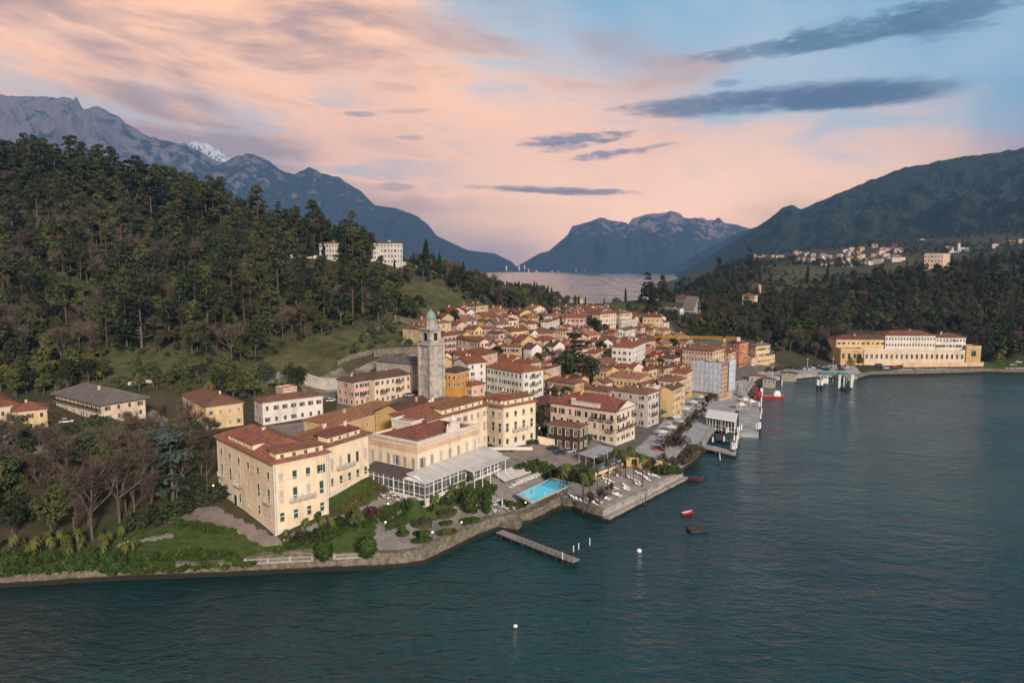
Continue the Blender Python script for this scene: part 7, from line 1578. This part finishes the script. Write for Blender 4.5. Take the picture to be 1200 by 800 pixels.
# red work barge
o = base(899.5, 466, 0, 'work_barge', 'bright red work barge with excavator cab and white wheelhouse', 'barge', -6); L = 17
b = MB(); b.add([(-8, -2.8, -.6), (8, -2.8, -.6), (8, 2.8, -.6), (-8, 2.8, -.6), (-9, -3, 1.5), (9, -3, 1.3), (9, 3, 1.3), (-9, 3, 1.5)], [(3, 2, 1, 0), (4, 5, 6, 7), (0, 1, 5, 4), (1, 2, 6, 5), (2, 3, 7, 6), (3, 0, 4, 7)], m_redp); b.build('hull', o)
lbox(o, 'excavator_body', -7.5, -1.8, 1.5, -3, 1.8, 4.2, m_redp); lbox(o, 'excavator_cab', -4.5, -1.6, 4.2, -3.2, .2, 6.2, m_white); b = MB(); b.bar((-5, .6, 4), (-7.5, .6, 8), .6, .8, m_redp); b.bar((-7.5, .6, 8), (-9.5, .6, 5), .5, .6, m_redp); b.build('excavator_arm', o)
b = MB(); b.box(3.2, -1.6, 1.3, 7, 1.6, 3.2, m_white); b.box(3.0, -1.8, 3.2, 7.2, 1.8, 3.4, m_white); b.box(4, -1.2, 3.4, 6.6, 1.2, 4.6, m_white); b.build('wheelhouse', o); b = MB(); b.bar((-2, -2.9, 2.2), (8.6, -2.9, 2.2), .08, .08, m_white); [b.bar((x, -2.9, 1.3), (x, -2.9, 2.2), .06, .06, m_white) for x in range(-2, 9)]; b.build('railing', o); o.scale = (.85, .85, .8)
# car ferry landing on the right
m_teal = plain('teal_roofing', (0.06, 0.19, 0.165), 0.5); m_pw = plain('greenish_white', (0.60, 0.63, 0.58), 0.6)
def landing():
    z = 3.0; A = at_z(974, 448, z); o = empty('ferry_landing', A, 'car ferry landing with teal roofs and tall greenish white pylons', 'ferry landing', math.radians(-8))
    for x0, x1 in ((-7.5, 2.5), (3.5, 10.5)):
        b = MB(); b.add([(x0, -3, 5.2), (x1, -3, 5.2), (x1, 4, 5.2), (x0, 4, 5.2), (x0 + 1.5, .5, 6.6), (x1 - 1.5, .5, 6.6)], [(0, 1, 5, 4), (2, 3, 4, 5), (1, 2, 5), (3, 0, 4), (3, 2, 1, 0)], m_teal); b.build('roof', o)
        for x in (x0 + .4, x1 - .4):
            for y in (-2.5, 3.5): lbox(o, 'post', x - .12, y - .12, -1, x + .12, y + .12, 5.2, m_pw)
    for x in (2.6, 9.6): b = MB(); b.box(x, -5.2, -4.5, x + 1.3, -3.6, 5.4, m_pw); b.box(x - .15, -5.35, 5.4, x + 1.45, -3.45, 5.7, m_pw); b.build('pylon', o)
    o.scale = (.88, .88, .85)
    lbox(o, 'ramp', 3.9, -9, -2.9, 9.6, -1, -1.9, m_blk); lbox(o, 'kiosk', -5.5, -1.5, -.5, -2, 2, 2.8, m_pw)
landing()
for px, py, h, r, lab in [(958, 456, 5.0, .75, 'thick white pile pair in the water before the ferry landing, left pile'), (962.5, 456, 5.0, .75, 'thick white pile pair in the water before the ferry landing, right pile'), (969, 449, 5, .4, 'single white pile left of the ferry pylons'), (988.5, 456, 6.5, .32, 'slim white pile in front of the ferry pylons'), (1000, 447, 4, .3, 'white pile right of the ferry pylons'), (916, 452, 3, .3, 'short white pile beside the harbour sheds')]: post(px, py, h, lab, m_blk if r > .7 else m_pw, m_white, r)
for c, xL, xR, h, lab, rf in [((898, 441.5), 878, 905, 3.2, 'flat pale roofed boathouse at the harbour, left one', 'tan'), ((909, 445), 894, 915, 2.6, 'low boathouse with sloping pale roof at the harbour', 'slate'), ((934, 438), 916, 938, 2.2, 'long low harbour shed behind the boathouses', 'dark')]:
    house(lab, c, xL=xL, xR=xR, h=h, floors=1, wall='stone', roof=rf, kind='gableL', yaw=72, pitch=.12, shut=None, chim=0, cat='boathouse', name='boathouse', dmin=330, nL=3)
# lakefront row of awnings
A, B = ground(766, 494), ground(809, 468); v = B - A; o = empty('awning_row', A, 'long ochre arcade with green awning along the lakefront houses', 'arcade', math.atan2(v.y, v.x)); Lr = Vector((v.x, v.y)).length
b = MB(); ops = [(Lr * (i + .18) / 12, Lr * (i + .82) / 12, 0.2, 2.7) for i in range(12)]; facade(b, lambda s, z: (s, 0, z + v.z * s / Lr), Lr, -1.5, 3.7, ops, WALLS['ochre']); b.build('wall', o)
b = MB(); b.box(0, .05, 3.3, Lr, 4.5, 3.5, ROOFS['tan']); b.build('roof', o, (0, 0, min(0, v.z)) if v.z < 0 else (0, 0, .2)); b = MB(); b.add([(0, -.1, 3.4), (Lr * .45, -.1, 3.4), (Lr * .45, -2.6, 2.6), (0, -2.6, 2.6)], [(0, 1, 2, 3), (3, 2, 1, 0)], plain('green_awning', (0.12, 0.22, 0.18), .8)); b.build('awning', o)
lbox(o, 'back_wall', 0, 4.5, -1.5, Lr, 4.7, 3.6, WALLS['peach'])
# ------------------------------------------------------------------ cars
_CP = {}
def car(px, py, rz, colour, label, group=None, van=False):
    p = ground(px, py); o = empty('parked_van' if van else 'parked_car', p, label, 'van' if van else 'car', math.radians(rz), group); key = (colour, van)
    if key not in _CP:
        m = plain('car_paint_%s' % ''.join('%02d' % int(c * 99) for c in colour), colour, .3, .5); h0, h1 = (.95, 2.1) if van else (.85, 1.45); w = .88; L = 2.5 if van else 2.1; b = MB()
        b.add([(-L, -w, .3), (L, -w, .3), (L, w, .3), (-L, w, .3), (-L, -w, h0), (L, -w * .95, h0 - .12), (L, w * .95, h0 - .12), (-L, w, h0)], [(3, 2, 1, 0), (4, 5, 6, 7), (0, 1, 5, 4), (1, 2, 6, 5), (2, 3, 7, 6), (3, 0, 4, 7)], m)
        f0, f1 = (1.7, 1.3) if van else (1.0, .35); r0, r1 = (-2.45, -2.35) if van else (-1.9, -1.35)
        c = MB(); c.add([(r0, -w * .96, h0), (f0, -w * .94, h0 - .05), (f0, w * .94, h0 - .05), (r0, w * .96, h0), (r1, -w * .8, h1), (f1, -w * .8, h1), (f1, w * .8, h1), (r1, w * .8, h1)], [(0, 1, 5, 4), (1, 2, 6, 5), (2, 3, 7, 6), (3, 0, 4, 7)], m_glass)
        c.box(r1, -w * .8, h1, f1, w * .8, h1 + .05, m); wh = MB(); wh.cyl((0, -.11, 0), (0, .11, 0), .32, .32, 12, m_blk); lt = MB(); lt.box(-.04, -.18, -.07, .04, .18, .07, m_white)
        _CP[key] = (b.mesh('body'), c.mesh('cabin'), wh.mesh('wheel'), lt.mesh('headlight'), L, w, h0)
    bm, cm_, wm, lm, L, w, h0 = _CP[key]; link('body', bm, o); link('cabin', cm_, o)
    for x in (-L * .62, L * .62):
        for y in (-w * .9, w * .9): link('wheel', wm, o, (x, y, .32))
    for y in (-w * .65, w * .65): link('headlight', lm, o, (L + .01, y, h0 - .32))
    return o
WHT, SLV, BLK, BLU, RED, DKB = (.7, .7, .7), (.4, .41, .42), (.03, .03, .033), (.08, .25, .42), (.5, .03, .03), (.04, .06, .12)
for px, py, rz, c, lab, van in [(2, 519, 10, WHT, 'white van parked at the left edge beside the yard hedge', True), (9, 518, 60, BLU, 'light blue van parked in the yard at the left edge', True), (18, 518, 60, BLK, 'black car parked right of the light blue van', False), (24, 518, 60, SLV, 'silver car parked between the black and the dark blue car', False), (30, 519, 60, DKB, 'dark blue car at the right end of the yard row', False),
        (51, 512, 10, DKB, 'dark car parked alone on the yard behind the bare trees', False), (78, 495, 20, WHT, 'white car parked under the sand coloured villa', False), (107, 501, 15, SLV, 'silver car by the hedge before the sand coloured villa', False), (214, 505, 30, WHT, 'white car parked left of the square cream house', False), (208, 508, 30, SLV, 'silver car parked left of the square cream house', False),
        (388, 470, 30, WHT, 'white car parked beside the pink terrace end', False), (393, 467, 30, SLV, 'grey car parked behind the white one by the pink terrace end', False), (480, 464, 30, SLV, 'grey car below the church tower', False), (656, 532, 25, DKB, 'dark blue car on the forecourt before the ivy annex', False), (648, 527, 25, BLK, 'black car on the forecourt by the gate wall', False), (667, 530, 25, SLV, 'silver car on the forecourt under the annex', False),
        (772, 527, -10, RED, 'bright red car on the lakefront square', False), (1030, 430, 5, DKB, 'dark blue van before the lakeside villa', True), (1038, 432, 5, WHT, 'white car right of the dark blue van by the villa', False), (1048, 431, 5, RED, 'red car before the lakeside villa terrace', False), (1075, 433, 5, SLV, 'silver car on the shore road below the villa terrace', False), (1193, 425, 0, WHT, 'white car at the far right end of the shore road', False), (1186, 428, 0, SLV, 'silver car near the right end of the shore road', False)]: car(px, py, rz, c, lab, None, van)
for i in range(14):
    px = 944 + i * 3.6 + RNG.uniform(-1, 1); c, nm = RNG.choice([(WHT, 'white'), (SLV, 'silver'), (BLK, 'black'), (DKB, 'dark blue')]); car(px, 432 + RNG.uniform(-3, 2), RNG.choice([80, 95, 10]), c, f'{nm} car in the harbour car park by the ferry landing', 'cars in the harbour car park')
# ------------------------------------------------------------------ street lamps that are lit in the photograph
def lamp(px, py, h, label, glow=2.5, group=None, gr=None):
    p = gr or ground(px, py); o = empty('street_lamp', p, label, 'street lamp', 0, group); b = MB(); b.cyl((0, 0, 0), (0, 0, .4), .12, .08, 8, m_iron); b.cyl((0, 0, .4), (0, 0, h), .06, .045, 8, m_iron); b.build('pole', o)
    gm = plain('lamp_glow', (.9, .75, .5), .4, .2, 0, (1.0, .74, .42), 2.2); b = MB(); b.lathe([(.05, h), (.16, h + .08), (.19, h + .22), (.13, h + .36), (.04, h + .4)], 10, gm); b.build('globe', o)
for px, py, h, lab in [(93, 533, 4.5, 'lit lamp post among the bare trees of the park'), (23, 535, 3, 'lit lamp by the bright yellow green bush'), (251, 590, 4.5, 'lit lamp post at the dark left corner of the hotel'), (452, 622, 2, 'lit garden lamp at the bend of the garden path'), (455, 600, 2, 'lit garden lamp beside the path below the veranda'), (507, 634, 2, 'lit garden lamp in the front of the parterre'), (541, 622, 2, 'lit garden lamp at the lake side of the parterre'), (559, 601, 2, 'lit garden lamp near the tall clipped tree'), (632, 514, 3.5, 'lit lamp at the lane right of the hotel'), (692, 512, 3, 'lit lamp at the corner of the ivy annex'), (616, 598, 2, 'lit lamp by the pool hedge')]: lamp(px, py, h, lab)
for px, py, h, lab in [(905, 444, 3, 'white lamp post on the harbour shore'), (946, 433, 6, 'tall white lamp post by the harbour car park'), (976, 432, 6, 'tall white lamp post behind the teal roofs')]:
    o = empty('street_lamp', ground(px, py), lab, 'street lamp'); MB().cyl((0, 0, 0), (0, 0, h), .1, .07, 8, m_white).build('pole', o); b = MB(); b.lathe([(.08, h), (.3, h + .2), (.3, h + .6), (.05, h + .8)], 8, m_white); b.build('globe', o)
# ------------------------------------------------------------------ villages on the far slopes
def tiny(label, group, px, py, w, d, h, wl, rf, D=None, dmin=1150, rz=None):
    p = ground(px, py, 0, dmin) if D is None else at_d(px, py, D)
    if p is None: return
    o = empty('village_house', p, label, 'house', RNG.uniform(-.4, .4) if rz is None else rz, group); b = MB(); b.box(-w / 2, -d / 2, -6, w / 2, d / 2, h, WALLS[wl]); b.build('wall', o); r, _ = roof_mesh('hip', w, d, 0, .35, .6, ROOFS[rf]); r.build('roof', o, (-w / 2, -d / 2, h))
    n = max(2, int(w / 4)); b = MB()
    for fl in range(max(1, int(h / 3.2))):
        for k in range(n): x = -w / 2 + w * (k + .5) / n; link('window', window_mesh(1.2, 1.6, None), o, (x, -d / 2 - .18, 1 + fl * 3.1))
L_ = [(930, 303), (945, 300), (962, 302), (985, 300), (1000, 300), (1018, 295), (1035, 294), (1062, 291)]
for i in range(70):
    t = RNG.uniform(0, 6.99); k = int(t); f = t - k; px = L_[k][0] + (L_[k + 1][0] - L_[k][0]) * f; py = L_[k][1] + (L_[k + 1][1] - L_[k][1]) * f + RNG.uniform(-6.0, 16.0)
    tiny('small pale house in the village at the foot of the right hand mountain', 'houses of the far village', px, py, RNG.uniform(9, 18), RNG.uniform(8, 11), RNG.uniform(6, 10), RNG.choice(['white', 'cream', 'peach', 'tan', 'grey', 'pink', 'stone']), RNG.choice(['red', 'brown', 'salmon', 'tan', 'slate']))
for px, py, w, h, lab in [(890, 299, 40, 10, 'long peach row of houses on top of the dark headland'), (905, 302, 10, 8, 'small peach house right of the long headland row'), (914, 303, 22, 9, 'cream house with red roof above the green field'), (1122, 295, 40, 9, 'long pale church like house behind the white ridge villa'), (1079, 284, 14, 9, 'white house alone on the green meadow of the far slope'), (1184, 287, 30, 9, 'peach house near the right edge of the far village'), (1197, 285, 20, 9, 'cream house at the right edge of the far village'), (1165, 290, 12, 8, 'white house behind the tall pines on the right'), (1080, 283, 9, 7, 'tiny shed beside the white meadow house'), (1110, 293, 12, 8, 'grey house beside the white ridge villa')]:
    if py == 214: tiny(lab, None, px, py, w, 10, h, 'white', 'tan', D=2480)
    else: tiny(lab, None, px, py, w, 10, h, 'white' if 'white' in lab or 'pale' in lab or 'grey' in lab else 'peach', 'red' if 'red' in lab else 'tan')
p = ground(1123, 296, 0, 1150)
if p is not None: o = empty('village_tower', p, 'slim pale village bell tower behind the white ridge villa', 'bell tower'); lbox(o, 'shaft', -2.2, -2.2, -5, 2.2, 2.2, 20, WALLS['white']); b = MB(); b.lathe([(2.9, 20), (2.9, 20.4), (.1, 25)], 4, ROOFS['salmon']); b.build('spire', o)
for i in range(22):
    px = RNG.uniform(505, 690); z = RNG.uniform(4, 55) * (1.2 if px < 620 else .35); D = 6900 + RNG.uniform(-100, 500) if px < 600 else 6850; x = (px - 600) / 800 * D
    o = empty('village_house', (x, D, z), 'tiny pale house of the town along the far lake shore', 'house', RNG.uniform(-.4, .4), 'houses of the far shore town'); w = RNG.uniform(8, 14); hh = RNG.uniform(4, 7); b = MB(); b.box(-w / 2, -6, -40, w / 2, 6, hh, WALLS[RNG.choice(['white', 'cream', 'pink', 'peach'])]); b.build('wall', o); r, _ = roof_mesh('hip', w, 12, 0, .35, .6, ROOFS['brown']); r.build('roof', o, (-w / 2, -6, hh))
# low white covers in the lake meadow
A, B = ground(688, 354.5), ground(718, 353.5); o = empty('greenhouse', A, 'row of low white greenhouses in the lake meadow behind the town', 'greenhouse', math.atan2(B.y - A.y, B.x - A.x)); b = MB(); L = (B - A).length
for k in range(4): x = L * k / 4; b.add([(x, 0, 0), (x + L * .2, 0, 0), (x + L * .2, 5, 0), (x, 5, 0), (x, 0, 2.2), (x + L * .2, 0, 2.2), (x + L * .2, 5, 2.2), (x, 5, 2.2), (x, 2.5, 3.4), (x + L * .2, 2.5, 3.4)], [(0, 1, 5, 4), (1, 2, 6, 9, 5), (2, 3, 7, 6), (3, 0, 4, 8, 7), (4, 5, 9, 8), (6, 7, 8, 9)], m_canvas)
b.build('cover', o)
